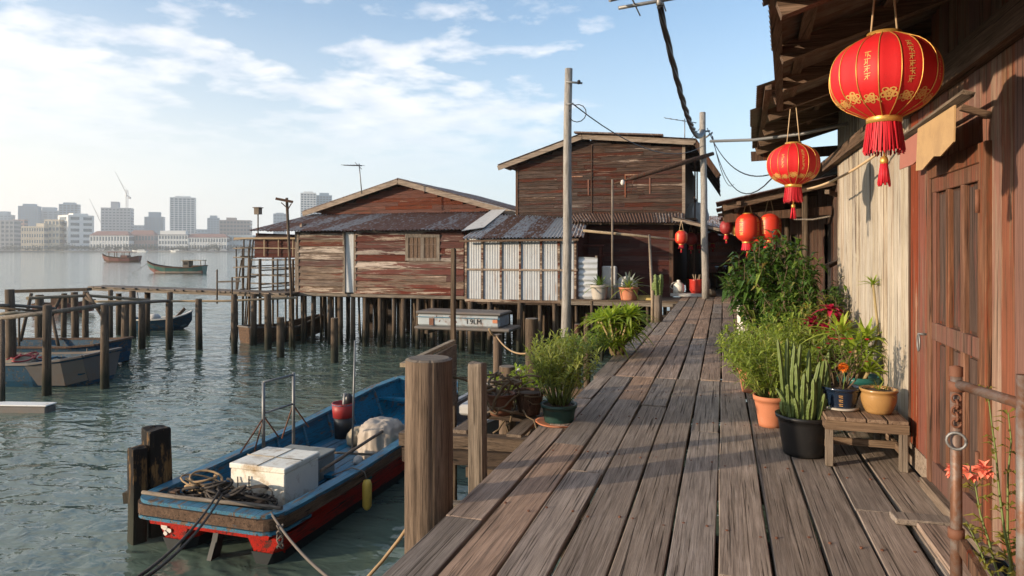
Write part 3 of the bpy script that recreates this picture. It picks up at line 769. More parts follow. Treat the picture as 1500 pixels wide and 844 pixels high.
# nail heads, two at every joist on the nearer planks
nl = MB()
for i in range(10):
    for y in [k * 1.2 + .35 for k in range(0, 7)]:
        for x in (edges[i] + .045, edges[i + 1] - .05):
            c = V((x + U(-.012, .012), y + U(-.05, .05), .0)); nl.tube([c - V((0, 0, .01)), c + V((0, 0, .005))], .008, 6)
j = struct(nl.build('nails', 'rust', org=(0, 4, 0))); j.parent = bw; j.location = V((0, 4, 0)) - V((0, 5, 0)); 
jm = MB()
for k in range(-1, 30):
    y = k * 1.2 + .35
    jm.box(-1.42, 1.36, y - .05, y + .05, -.24, -.056)
for x in (-1.36, -.2, 1.2): jm.box(x - .06, x + .06, -1.4, 40, -.44, -.243)
j = struct(jm.build('boardwalk_beams', 'joist_wood', org=(0, 5, 0))); j.parent = bw; j.location = (0, 0, 0)
pm = MB()
for k in range(15):
    for x in (-1.36, 1.2):
        y = -.6 + k * 2.4 + U(-.2, .2)
        pm.tube([(x + U(-.05, .05), y, -3.2), (x, y, -.445)], .09, 8, jit=.06)
j = struct(pm.build('boardwalk_piles', 'pile_wood', org=(0, 5, 0))); j.parent = bw; j.location = (0, 0, 0)

def shed_roof(mb, x0, x1, y0, y1, z0, z1, **k):      # eave at y0/z0
    return mb.corr((x0, y0, z0), (x1, y0, z0), (x1, y1, z1), (x0, y1, z1), **k)

# ---------- right side: the near red house
h1 = T('timber_house', 'nearest timber house with red brown board wall and panelled door on the right', 'house', (2.4, 2, 0), 'houses along the right of the boardwalk')
DY0, DY1, DZ = 3.98, 5.02, 2.10
wl = MB(); wl.vboards((XW, 5.53), (XW, DY1), .16, 3.3, .17, .02, n=(-1, 0))
wl.build('red_wall', 'red_wall', h1)
wl = MB(); wl.vboards((XW, DY1), (XW, -1.5), .10, 3.3, .16, .02, n=(-1, 0), holes=((-.01, DY1 - DY0, 0, DZ),))
wl.build('wall', 'brown_wall', h1, label='brown board wall above and beside the door')
MB().box(XW + .03, XW + .07, -1.5, 5.5, 0, 3.3).build('wall_light_stop', 'dark_interior', h1)  # unseen slab added behind the boards to stop light leaking through
MB().box(XW + .07, 4.6, 5.47, 5.51, 0, 3.4).build('end_wall', 'dark_boards', h1)
MB().box(XW - .03, XW + .02, DY1, 5.53, .02, .17).build('base_board', 'fascia', h1)
MB().beam((XW - .055, 5.62, 2.585), (XW - .055, -1.5, 2.585), .07, .16).build('wall_plate', 'roof_timber_y', h1)
# door leaf, frame, rails, panels
dr = T('door', 'x', 'x', (XW, 4.5, 0)); del dr['label']; del dr['category']; dr.parent = h1; dr.location = V((XW, 4.5, 0)) - V((2.4, 2, 0)); ORG[dr.name] = V((XW, 4.5, 0))
X0 = XW - .035
fr = MB()
fr.box(X0 - .015, XW + .05, DY0, DY0 + .09, .05, DZ); fr.box(X0 - .015, XW + .05, DY1 - .075, DY1, .05, DZ); fr.box(X0 - .018, XW + .05, DY0 + .09, DY1 - .075, DZ - .10, DZ)
fr.build('door_frame', 'door_wood', dr, bevel=.004)
y0, y1 = DY0 + .095, DY1 - .08; pw = (y1 - y0)
st = MB()
for f in (0, .335, .665, 1): st.box(X0 - .002, X0 + .045, y0 + f * (pw - .06), y0 + f * (pw - .06) + .06, .07, DZ - .105)
for z in (.07, .98, DZ - .19): st.box(X0 - .006, X0 + .047, y0, y1, z, z + (.11 if z > .5 else .14))
st.build('door_leaf', 'door_wood', dr, bevel=.004)
for f in range(3):
    a = y0 + .06 + f * (pw - .06) * .333; b = a + (pw - .06) * .333 - .06
    for z0_, z1_ in ((.20, .99), (1.08, DZ - .18)):
        p_ = MB(); p_.box(X0 + .022, X0 + .040, a, b, z0_, z1_); p_.box(X0 + .012, X0 + .03, a + (b - a) * .22, b - (b - a) * .22, z0_ + .03, z1_ - .03)
        p_.build('door_panel', 'door_panel', dr)
for z in (.45, 1.80): MB().tube([(X0 - .022, DY0 + .088, z - .06), (X0 - .022, DY0 + .088, z + .06)], .012, 8).build('hinge', 'rust', dr)
hd = MB(); hd.tube([(X0 - .002, DY1 + .02, 1.0), (X0 - .06, DY1 + .02, 1.0)], .008, 8)
hd.tube([(X0 - .055 , DY1 + .02 + .028 * math.sin(t), .945 + .055 * math.cos(t)) for t in [i * PI / 8 for i in range(17)]], .006, 6)
hd.build('door_handle', 'grey_metal', dr)
MB().box(X0 - .05, XW + .03, DY0 - .02, DY1 + .02, .005, .07).build('door_sill', 'grey_board_y', h1, bevel=.004)
# strip with boards hung over the door
cn = MB(); cn.beam((XW - .155, 5.12, 2.292), (XW - .165, 3.84, 2.315), .055, .022, up=(.35, 0, 1)); cn.build('canopy_strip', 'grey_board_y', h1)
cn = MB(); cn.prism([(XW - .17, 5.16, 2.26), (XW - .17, 4.70, 2.27), (XW - .175, 4.70, 2.10), (XW - .175, 4.83, 2.085), (XW - .175, 5.16, 2.09)], (.008, 0, 0)); cn.build('canopy_flap', 'red_board', h1, label='faded red board hung over the door')
cn = MB(); cn.prism([(XW - .18, 4.69, 2.285), (XW - .18, 4.0, 2.29), (XW - .19, 3.98, 2.10), (XW - .19, 4.2, 2.055), (XW - .19, 4.32, 2.07), (XW - .19, 4.55, 2.02), (XW - .19, 4.69, 2.03)], (.008, 0, 0)); cn.build('canopy_flap', 'cardboard', h1, label='tan board hung over the door')
for y in (4.0, 4.6, 5.1): MB().beam((XW + .0, y, 2.22), (XW - .15, y, 2.275), .03, .03).build('canopy_bracket', 'roof_timber', h1)
# roof: corrugated sheets on rafters and purlins
rf = MB(); rf.corr((.41, 5.95, 2.72), (-.20, -1.5, 2.72), (3.2, -1.5, 3.72), (3.2, 5.95, 3.72), period=.085, amp=.014, rows=2, ragged=.035)
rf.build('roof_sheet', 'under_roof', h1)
def roofz(x): return 2.72 + (x - .2) / 3.0
for y in (5.86, 5.05, 4.2, 3.3, 2.4, 1.5, .6):
    xe = .41 - (5.95 - y) * .0842
    MB().beam((xe + .05, y, roofz(xe) - .075), (2.6, y, roofz(2.6) - .10), .07, .10).build('rafter', 'roof_timber', h1)
for x in (.52, .95): MB().beam((x, 5.93, roofz(x) - .045), (x - .35, -1.4, roofz(x - .35) - .045), .06, .045).build('purlin', 'roof_timber_y', h1)
MB().beam((.44, 5.9, 2.69), (-.16, -1.4, 2.69), .05, .045).build('eave_batten', 'roof_timber_y', h1)

# ---------- right side: the cream boarded house
h2 = T('timber_house', 'weathered cream boarded house wall between the red house and the dark recess', 'house', (2.4, 7.2, 0), 'houses along the right of the boardwalk')
wl = MB(); wl.vboards((XW + .012, 8.89), (XW + .012, 5.535), .06, 3.3, .115, .018, n=(-1, 0), gap=.003, jz=.02); wl.build('wall', 'cream_wall', h2)
MB().box(XW + .03, XW + .07, 5.56, 8.87, 0, 3.3).build('wall_light_stop', 'dark_interior', h2)  # backing added so no light leaks between the cream boards
MB().box(XW - .005, XW + .06, 8.84, 8.92, 0, 3.3).build('corner_post', 'grey_board_z', h2)
MB().box(XW - .03, XW + .03, 5.52, 5.56, .02, 3.3).build('corner_batten', 'dark_boards', h2)
MB().box(XW + .06, 4.6, 8.84, 8.9, 0, 3.4).build('end_wall', 'dark_boards', h2)
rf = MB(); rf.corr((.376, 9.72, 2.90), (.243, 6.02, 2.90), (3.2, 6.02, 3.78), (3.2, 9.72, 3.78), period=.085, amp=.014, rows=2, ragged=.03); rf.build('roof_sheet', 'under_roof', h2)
def roofz2(x): return 2.90 + (x - .3) / 3.3
for y in (9.62, 8.85, 8.0, 7.1, 6.3): MB().beam((.42, y, roofz2(.42) - .08), (2.6, y, roofz2(2.6) - .08), .06, .11).build('rafter', 'roof_timber', h2)
MB().beam((.36, 9.70, 2.80), (1.5, 9.70, 2.84), .03, .13).build('barge_board', 'dark_boards', h2)
for x in (.46, 1.0): MB().beam((x, 9.68, roofz2(x) - .045), (x - .1, 6.05, roofz2(x) - .045), .05, .045).build('purlin', 'roof_timber_y', h2)
MB().beam((1.26, 9.6, 2.62), (1.26, 5.6, 2.62), .07, .12).build('wall_plate', 'roof_timber_y', h2)

# ---------- right side: the house with the low awning behind
h3 = T('timber_house', 'dark plank house under a low corrugated awning beyond the cream wall', 'house', (2.6, 14, 0), 'houses along the right of the boardwalk')
wl = MB(); wl.vboards((1.56, 20.5), (1.56, 9.0), .05, 2.6, .15, .02, n=(-1, 0), jz=.03, holes=((3.2, 4.5, 0, 1.9), (8.6, 9.4, 0, 1.95))); wl.build('wall', 'dark_boards', h3)
MB().box(1.60, 1.64, 9, 20.5, 0, 2.6).build('wall_light_stop', 'dark_interior', h3)  # dark backing added to keep light from leaking through the planks
MB().box(1.64, 4.6, 20.4, 20.5, 0, 3.6).build('end_wall', 'dark_boards', h3)
rf = MB(); rf.corr((-.07, 10.45, 2.24), (-.02, 20.5, 2.24), (1.66, 20.5, 2.62), (1.66, 10.45, 2.62), period=.09, amp=.014, rows=1); rf.build('awning_sheet', 'brown_roof', h3)
for y in (10.6, 12.6, 14.6, 16.6, 18.6, 20.3): MB().beam((0, y, 2.17), (1.6, y, 2.53), .06, .09).build('rafter', 'roof_timber', h3)
MB().beam((.22, 10.5, 2.23), (.22, 20.4, 2.23), .06, .06).build('purlin', 'roof_timber_y', h3)
MB().beam((.02, 10.8, 2.02), (1.5, 10.8, 2.12), .03, .12).build('hanging_board', 'dark_boards', h3)
for y in (10.7, 13.6, 16.8, 20.0): MB().tube([(1.15, y, 0), (1.15 + U(-.03, .03), y, 2.40)], .045, 8, jit=.08).build('awning_post', 'pile_wood', h3)
rf = MB(); rf.corr((1.3, 9.4, 2.75), (1.3, 20.5, 2.75), (4.6, 20.5, 3.7), (4.6, 9.4, 3.7), period=.09, rows=1); rf.build('roof_sheet', 'brown_roof', h3)
# white post and loose boards in the recess
MB().box(1.36, 1.48, 9.18, 9.26, 0, 1.95).build('white_post', 'cream_wall', h3)
MB().vboards((1.5, 9.15), (1.5, 8.95), 0, 2.0, .1, .02, n=(-1, 0)).build('side_boards', 'red_wall', h3)
for z in (1.35, 2.25): MB().beam((1.2, 9.0, z), (1.55, 10.4, z + .05), .05, .05).build('shelf_rail', 'grey_board_y', h3)
tag(MB().tube([(1.22, 8.9, 1.95), (1.08, 9.3, 1.93), (.9, 9.7, 1.95)], .011, 6).build('clothes_rail', 'grey_board'), 'thin bamboo rail under the awning behind the second lantern', 'rail')

# ---------- houses at the far end of the alley
h4 = T('timber_house', 'small pinkish red house with a pale sheet roof closing the far end of the alley', 'house', (.6, 38, 0), 'houses along the right of the boardwalk')
MB().siding((-1.5, 38), (3, 38), 0, lambda s: 2.6, bh=.18).build('wall', 'red_wall', h4)
MB().box(-1.4, 3, 38.02, 43, 0, 2.6).build('wall_light_stop', 'maroon_siding', h4)  # backing block added behind the siding against light leaks
MB().corr((-1.7, 37.3, 2.3), (3.2, 37.3, 2.3), (3.2, 41, 3.5), (-1.7, 41, 3.5), rows=1).build('roof_sheet', 'mixed_roof', h4)
h6 = T('timber_house', 'dark timber house wall on the left deep in the alley behind the porch', 'house', (-3, 35, 0), 'houses along the left of the alley')
MB().box(-5, -1.0, 33.3, 37.9, -.1, 2.9).build('wall', 'dark_boards', h6); MB().corr((-.6, 33.2, 2.7), (-.6, 38, 2.7), (-5, 38, 4.0), (-5, 33.2, 4.0), rows=1).build('roof_sheet', 'brown_roof', h6)
h5 = T('timber_house', 'unlit timber house on the right deep in the alley under dark roofs', 'house', (2.2, 28, 0), 'houses along the right of the boardwalk')
MB().vboards((1.4, 37.5), (1.4, 21), 0, 2.5, .16, .02, n=(-1, 0)).build('wall', 'dark_boards', h5)
MB().box(1.44, 3.4, 21, 37.5, 0, 2.5).build('wall_light_stop', 'dark_interior', h5)  # added backing block, stops light leaking between the boards
MB().corr((.2, 21, 2.2), (.2, 37, 2.2), (2.6, 37, 3.3), (2.6, 21, 3.3), rows=1).build('roof_sheet', 'brown_roof', h5)

# ---------- left: the red house over the water
FL = -.02
def pile_part(t, x, y, top, r=None, lean=.05):
    r = r or U(.05, .085); a, b = U(-lean, lean), U(-lean, lean)
    MB().tube([(x + a, y + b, -2.9), (x + a * .4 + U(-.02, .02), y + b * .5, -1.2), (x, y, top)], [r * 1.1, r * U(.85, 1.05), r * .95], 7, jit=.1).build('pile', 'pile_wood', t)
RX0, RX1, RY = XatY(437, 22), XatY(680, 22), 22.0
r1 = T('stilt_house', 'low red plank house with a wide gable standing on piles over the water', 'house', ((RX0 + RX1) / 2, RY, FL), 'stilt houses left of the boardwalk')
EA = 2.24
wx0, wx1 = XatY(597, 22) , XatY(643, 22)
dx = XatY(505, 22), XatY(521, 22)
MB().siding((RX0, RY), (dx[0], RY), FL, lambda s: EA, bh=.245, th=.03, lap=.042, seglen=6).build('bare_wall', 'bare_siding', r1, label='left wall panel with most of its paint worn off')
MB().siding((dx[1], RY), (RX1, RY), FL, lambda s: EA, bh=.235, th=.03, lap=.042, seglen=7, holes=((wx0 - dx[1] - .02, wx1 - dx[1] + .02, 1.16, 2.06),)).build('wall', 'red_siding', r1)
bk = MB(); bk.box(RX0 + .01, RX1 - .01, RY + .03, RY + .09, FL, EA); bk.build('wall_light_stop', 'dark_interior', r1)  # slab added behind both siding panels to stop leaking light
MB().box(RX0, RX0 + .08, RY + .09, 33, FL, EA + .3).build('side_wall', 'bare_siding', r1)
MB().box(RX0, RX1, 32.9, 33, FL - 1.7, EA + .3).build('rear_wall', 'dark_boards', r1)
MB().vboards((dx[0] + .05, RY), (dx[1] - .03, RY), FL + .02, EA - .05, .34, .03).build('narrow_door', 'wall_zinc', r1)
for x in (dx[0], dx[1]): MB().box(x - .05, x + .05, RY - .065, RY - .0, FL - .05, EA).build('door_post', 'grey_board_z', r1)
MB().box(RX0 - .1, RX0 + .06, RY - .07, RY + .0, FL - .1, EA).build('corner_board', 'grey_board_z', r1)
wz0, wz1 = 1.21, 2.03
wn = T('window', 'x', 'x', ((wx0 + wx1) / 2, RY, wz0)); del wn['label'], wn['category']; wn.parent = r1; wn.location = ORG[wn.name] - ORG[r1.name]
f_ = MB(); xm = (wx0 + wx1) / 2
for x in (wx0, xm, wx1): f_.box(x - .055, x + .055, RY - .075, RY - .01, wz0 - .02, wz1 + .02)
for z in (wz0, wz1): f_.box(wx0 - .06, wx1 + .06, RY - .085, RY - .012, z - .05, z + .05)
f_.build('frame', 'grey_board_z', wn)
for a, b in ((wx0 + .05, xm - .05), (xm + .05, wx1 - .05)):
    s_ = MB(); s_.box(a, b, RY - .045, RY - .02, wz0 + .04, wz1 - .04)
    for f in (.0, .31, .62, .93): x = a + (b - a) * f; s_.box(x, x + .035, RY - .062, RY - .04, wz0 + .04, wz1 - .04)
    s_.box(a, b, RY - .064, RY - .042, (wz0 + wz1) / 2 + .1, (wz0 + wz1) / 2 + .14); s_.build('shutter', 'roof_timber_y', wn)
MB().beam((RX0 - .3, RY - .03, FL - .08), (RX1 + .15, RY - .03, FL - .08), .12, .10).build('sill_beam', 'grey_board', r1)
MB().vboards((RX0 + .4, 26.6), (RX1, 26.6), -2.3, FL - .17, .22, .03, gap=.03, jz=.0).build('underfloor_dark_screen', 'joist_wood', r1)  # screen of dark boards added to black out the space under the floor
MB().box(RX0 - 2.2, RX1, RY, 32.9, FL - .16, FL - .05).build('floor', 'joist_wood', r1)
# pent roof in front, gable behind
GX, GY = -12.15, 24.6
gz = lambda x: 4.27 - abs(x - GX) * (1.22 / 4.35)
gl, gr = -16.45, -7.35
pr = MB(); pr.corr((XatY(363, 21.5), 21.5, 2.24), (RX1 + .12, 21.5, 2.22), (-8.1, GY - .05, 2.98), (-16.2, GY - .05, 2.98), period=.13, amp=.028, rows=3, sheet=.75, lift=.03); pr.build('pent_roof', 'red_roof', r1)
MB().siding((gl + .5, GY), (gr - .1, GY), 2.86, lambda s: gz(gl + .5 + s) - .14, bh=.15, th=.02, lap=.015, seglen=4).build('gable_wall', 'gable_siding', r1)
MB().prism([(gl + .4, GY + .05, 2.6), (gr, GY + .05, 2.6), (gr, GY + .05, gz(gr) - .1), (GX, GY + .05, 4.15), (gl + .4, GY + .05, gz(gl) - .1)], (0, .05, 0)).build('gable_light_stop', 'dark_interior', r1)  # backing added behind the gable boards to keep light out
for (x0, x1) in ((gl, GX), (GX, gr)):
    MB().beam((x0, GY - .42, gz(x0) - .05), (x1, GY - .42, gz(x1) - .05), .035, .19).build('barge_board', 'fascia', r1)
    MB().beam((x0, GY - .30, gz(x0) - .02), (x1, GY - .30, gz(x1) - .02), .16, .05).build('verge_batten', 'roof_timber', r1)
    rf = MB(); rf.corr((x0, GY - .45, gz(x0) + .06), (x0, 33.3, gz(x0) + .06), (x1, 33.3, gz(x1) + .06), (x1, GY - .45, gz(x1) + .06), period=.1, amp=.018, rows=1); rf.build('roof_sheet', 'red_roof', r1)
fl_ = MB(); fl_.prism([(RX1 + .12, 21.45, 2.18), (RX1 + .75, 21.9, 2.30), (-7.65, GY - .6, 3.02), (-8.2, GY - .6, 3.02)], (0, 0, .02)); fl_.build('end_flashing', 'white_flash', r1)
MB().prism([(RX1 + .02, RY, FL), (RX1 + .02, 33, FL), (RX1 + .02, 33, 3.1), (RX1 + .02, GY, 2.95), (RX1 + .02, RY, 2.25)], (.05, 0, 0)).build('side_wall', 'red_siding', r1)
for i in range(13):
    pile_part(r1, RX0 + .05 + i * (RX1 - RX0 - .1) / 12 + U(-.12, .12), RY + U(0, .15), FL - .13, U(.055, .10))
for yy in (22.9, 24.0, 25.4, 27.2, 29.5):
    for i in range(11): pile_part(r1, RX0 + U(0, .5) + i * (RX1 - RX0) / 11, yy + U(-.3, .3), FL - .15, U(.04, .075), .12)
# left veranda with a red panel above an open lattice
VX0 = XatY(371, 22.4)
MB().siding((VX0, 22.5), (RX0 - .08, 22.5), 1.26, lambda s: 2.05, bh=.16).build('veranda_wall', 'maroon_siding', r1)
MB().box(VX0, RX0, 22.53, 22.57, 1.24, 2.1).build('veranda_light_stop', 'dark_interior', r1)  # backing added behind the veranda boards to stop light leaks
MB().box(VX0, VX0 + .05, 22.55, 30, 1.24, 2.2).build('veranda_wall', 'maroon_siding', r1)
MB().beam((VX0 - .8, 22.3, 2.0), (RX0, 22.3, 1.98), .07, .07).build('veranda_beam', 'bamboo', r1)
for f in (.22, .5, .78):
    x = VX0 + (RX0 - VX0) * f; MB().beam((x, 22.4, 1.3), (x, 22.4, 2.0), .04, .04).build('batten', 'bamboo_z', r1)
MB().beam((VX0, 22.4, 1.62), (RX0, 22.4, 1.60), .03, .04).build('batten', 'bamboo', r1)
for i in range(7):
    x = VX0 + (RX0 - VX0) * i / 6
    for y in (22.4, 25.5, 28.5): pile_part(r1, x + U(-.1, .1), y + U(-.2, .2), 1.26 if i % 2 == 0 else 1.2, U(.035, .06))
for z in (.25, .55, .85, 1.15):
    for y in (22.45, 25.4): MB().beam((VX0 - .2, y, z + U(-.05, .05)), (RX0 + .1, y, z + U(-.05, .05)), .05, .05).build('lattice_rail', 'grey_board', r1)
for z in (.2, .75): MB().beam((VX0 + .3, 22.4, z), (VX0 + .3, 29, z), .05, .05).build('lattice_rail', 'grey_board_y', r1)

# scaffold of thin poles left of the house
sc_ = T('pole_scaffold', 'open scaffold of thin grey poles at the left end of the red stilt house', 'scaffold', (XatY(357, 22.5), 22.5, WZ))
for px in (345, 350, 356, 362, 368):
    x = XatY(px, 22.6); MB().tube([(x - .08, 22.6 + U(-.5, .5), -2.3), (x + U(0, .15), 22.6, 1.95 - (px < 352) * .8)], .03, 6).build('upright', 'pile_wood', sc_)
for z in (-.05, .45, .85, 1.25, 1.6, 1.95):
    MB().tube([(XatY(342, 22.5), 22.5, z), (XatY(375, 22.5), 22.5, z + U(-.05, .05))], .026, 6).build('crossbar', 'grey_board', sc_)
    MB().tube([(XatY(352, 22.5), 22.5, z + .04), (XatY(352, 22.5), 27.5, z + .04)], .026, 6).build('crossbar', 'grey_board', sc_)
for k in range(3): x = XatY(346 + 9 * k, 26.5); MB().tube([(x, 26.5, -2.3), (x, 26.5, 1.7)], .03, 6).build('upright', 'pile_wood', sc_)

# ---------- left: the zinc lean-to
SX0, SX1, SY = XatY(682, 21.6) , XatY(846, 21.6), 21.6
s1 = T('zinc_shed', 'pale corrugated lean-to under a rust streaked roof between the two stilt houses', 'shed', ((SX0 + SX1) / 2, SY, -.12), 'stilt houses left of the boardwalk')
wl = MB(); wl.corr((SX0, SY, -.10), (SX1, SY, -.10), (SX1, SY, 1.92), (SX0, SY, 1.92), period=.085, amp=.008, rows=1, sheet=.85, lift=.004, ragged=.01); wl.build('wall', 'wall_zinc', s1)
MB().box(SX0, SX1, SY + .05, SY + .1, -.12, 1.9).build('wall_light_stop', 'dark_interior', s1)  # slab added behind the zinc to stop light leaking in
MB().prism([(SX1 - .04, SY, -.1), (SX1 - .04, 23.4, -.1), (SX1 - .04, 23.4, 2.7), (SX1 - .04, SY, 1.9)], (.05, 0, 0)).build('side_wall', 'maroon_siding', s1)
for px in (683, 707, 734, 762, 793, 819, 843):
    x = XatY(px, SY); MB().box(x - .035, x + .035, SY - .055, SY - .016, -.16, 1.93).build('wall_stud', 'bare_siding', s1)
MB().box(SX0, SX1, SY - .05, SY - .017, .86, .92).build('rail', 'fascia', s1)
MB().box(SX0, SX1 + .02, SY - .06, SY + .12, -.19, -.105).build('sill_beam', 'bare_siding', s1)
rf = MB(); rf.corr((XatY(676, 21.2), 21.2, 1.90), (XatY(855, 21.2), 21.2, 1.93), (XatY(861, 23.5), 23.5, 2.62), (XatY(731, 23.5), 23.5, 2.80), period=.13, amp=.03, rows=4, sheet=.7, lift=.03, ragged=.06); rf.build('roof_sheet', 'mixed_roof', s1)
MB().beam((SX0 - .1, 21.3, 1.84), (SX1 + .1, 21.3, 1.87), .06, .06).build('eave_batten', 'roof_timber', s1)
MB().box(SX0, SX1, SY, 25, -.26, -.19).build('floor', 'joist_wood', s1)
for i, px in enumerate((664, 690, 717, 762, 790, 812, 835)):
    pile_part(s1, XatY(px, SY), SY + U(-.05, .1), -.19, U(.06, .10))
for yy in (22.4, 23.4, 24.6, 26):
    for i in range(8): pile_part(s1, SX0 + U(0, .4) + i * (SX1 - SX0) / 8, yy + U(-.3, .3), -.25, U(.04, .07), .12)
MB().box(SX0, SX1 + 2, 27.0, 27.1, -2.2, -.2).build('underfloor_dark_screen', 'dark_boards', s1)  # dark sheet added to keep bright water from showing under the shed

# ---------- left: the tall dark house
TX0, TX1, TY = XatY(757, 23.6), XatY(1002, 23.6), 23.6
t1 = T('tall_timber_house', 'tall dark brown plank house with a shallow gable behind the zinc lean-to', 'house', ((TX0 + TX1) / 2, TY, 0), 'stilt houses left of the boardwalk')
prof = [(-7.72, 4.50), (-4.66, 5.48), (-.86, 5.10), (-.12, 3.95)]
def tz(x):
    for (a, za), (b, zb) in zip(prof[:-1], prof[1:]):
        if a <= x <= b: return za + (zb - za) * (x - a) / (b - a)
    return 4.4
MB().siding((TX0, TY), (TX1, TY), 2.5, lambda s: tz(TX0 + s) - .10, bh=.135, th=.02, lap=.018, seglen=2.4).build('upper_wall', 'dark_siding', t1)
MB().prism([(TX0, TY + .04, 2.4), (TX1, TY + .04, 2.4), (TX1, TY + .04, 5.0), (-4.66, TY + .04, 5.38), (TX0, TY + .04, 4.4)], (0, .05, 0)).build('wall_light_stop', 'dark_interior', t1)  # backing added behind the upper boards against leaking light
LX1 = XatY(985, 23.4)
MB().siding((XatY(800, 23.4), 23.4), (LX1, 23.4), -.02, lambda s: 2.45, bh=.15, th=.02, lap=.018, seglen=3).build('lower_wall', 'maroon_siding', t1)
MB().box(XatY(790, 23.4), LX1, 23.44, 23.5, -.05, 2.5).build('wall_light_stop', 'dark_interior', t1)  # lower backing, likewise added to stop light leaks
MB().box(TX1 - .06, TX1 + .04, TY - .06, TY + .05, 2.5, 5.05).build('corner_board', 'fascia', t1)
MB().box(LX1 - .1, LX1 + .03, 23.33, 23.42, -.02, 2.45).build('corner_board', 'dark_boards', t1)
MB().box(TX0 - .03, TX0 + .06, TY - .05, TY + .05, 2.5, 4.45).build('corner_board', 'dark_boards', t1)
MB().box(TX0, TX0 + .06, TY, 33, 2.3, 4.4).build('side_wall', 'dark_siding', t1)
MB().box(TX1 - .06, TX1, TY, 33, 2.5, 4.9).build('side_wall', 'dark_boards', t1)
MB().box(LX1 - .06, LX1, 23.5, 33, 0, 2.5).build('side_wall', 'dark_boards', t1)
MB().box(TX0, TX1, 32.9, 33, -.1, 5).build('rear_wall', 'dark_boards', t1)
MB().box(-7, TX1, 23.5, 32.9, 2.40, 2.5).build('upper_floor', 'joist_wood', t1)
for (a, za), (b, zb) in zip(prof[:-1], prof[1:]):
    MB().beam((a, TY - .34, za - .02), (b, TY - .34, zb - .02), .04, .17).build('barge_board', 'fascia' if b < -.5 else 'dark_boards', t1)
    rf = MB(); rf.corr((a, TY - .4, za + .09), (a, 33.2, za + .09), (b, 33.2, zb + .09), (b, TY - .4, zb + .09), period=.1, amp=.018, rows=1); rf.build('roof_sheet', 'brown_roof', t1)
MB().beam((-4.9, TY - .4, 5.60), (-1.9, TY - .4, 5.36), .3, .05).build('ridge_cap', 'brown_roof', t1)
for px in (840, 930): # boarded-up window traces: pale battens
    x = XatY(px - 14, TY); x2 = XatY(px + 22, TY)
    fr = MB(); fr.box(x - .02, x + .02, TY - .05, TY - .03, 3.35, 4.15); fr.box(x2 - .02, x2 + .02, TY - .05, TY - .03, 3.45, 4.0); fr.box(x, x2 - .2, TY - .052, TY - .035, 4.1, 4.14); fr.build('window_batten', 'brown_wall', t1)
x = XatY(867, TY); MB().box(x - .012, x + .012, TY - .06, TY - .04, 2.55, 5.2).build('board_joint', 'dark_boards', t1)
lt = MB(); lt.corr((XatY(838, 22.6), 22.6, 2.50), (XatY(1003, 22.6), 22.6, 2.42), (TX1, TY - .04, 2.78), (XatY(830, TY), TY - .04, 2.80), period=.1, amp=.024, rows=2, ragged=.04); lt.build('lean_to_roof', 'brown_roof', t1)
MB().beam((XatY(850, 22.8), 22.8, 2.46), (XatY(1000, 22.8), 22.8, 2.40), .06, .07).build('eave_batten', 'roof_timber', t1)
for px in (880, 920, 960): MB().beam((XatY(px, 22.7), 22.7, 2.42), (XatY(px, 23.5), 23.5, 2.68), .05, .07).build('rafter', 'roof_timber', t1)
pr = MB(); pr.corr((.32, 22.7, 2.12), (.32, 31, 2.12), (TX1 - .3, 31, 2.62), (TX1 - .3, 22.7, 2.62), period=.1, amp=.02, rows=1); pr.build('porch_roof', 'porch_roof_metal', t1)
MB().beam((TX1 - .35, 22.68, 2.56), (.34, 22.68, 2.07), .04, .09).build('porch_barge', 'fascia', t1)
MB().box(-1.0, -.94, 24.5, 31, 0, 2.4).build('porch_screen', 'dark_boards', t1)
# upper balcony hints under the right overhang
for y in (24.4, 26.5): MB().box(-.95, -.9, y, y + .07, 2.6, 4.7).build('balcony_post', 'dark_boards', t1)
MB().beam((-.92, 23.6, 3.3), (-.92, 29, 3.3), .05, .07).build('balcony_rail', 'dark_boards', t1)
MB().box(TX1, -.85, 23.6, 30, 2.55, 2.62).build('balcony_floor', 'dark_boards', t1)
# ---------- platform in front of the tall house
pf = T('timber_platform', 'low plank platform with potted plants in front of the tall dark house', 'platform', (-3, 22, 0))
PX0, PX1 = XatY(822, 21.5), -1.31
p_ = MB()
y = 21.35
while y < 23.3: p_.box(PX0, PX1, y, y + .2, -.07, -.03 + U(-.004, .004)); y += .21
p_.build('planks', 'cross_wood_x', pf)
MB().beam((PX0, 21.42, -.14), (PX1, 21.42, -.14), .08, .13).build('edge_beam', 'grey_board', pf)
for i in range(9):
    for y in (21.5, 22.9): pile_part(pf, PX0 + .1 + i * (PX1 - PX0) / 8.5 + U(-.1, .1), y + U(-.1, .1), -.07, U(.045, .075), .08)
# fill along the house walls on the right of the boardwalk
fk = MB(); y = 8.45
while y < 37:
    L_ = U(1.5, 3); fk.box(1.315, 1.62, y, y + L_ - .01, -.055, -.012); y += L_
j = struct(fk.build('boardwalk_margin', 'deck_wood', org=(0, 5, 0))); j.parent = bw; j.location = (0, 0, 0)
fk = MB().box(1.33, 1.39, -1.4, 40, -2.4, -.06); j = struct(fk.build('boardwalk_skirt', 'joist_wood', org=(0, 5, 0))); j.parent = bw; j.location = (0, 0, 0)

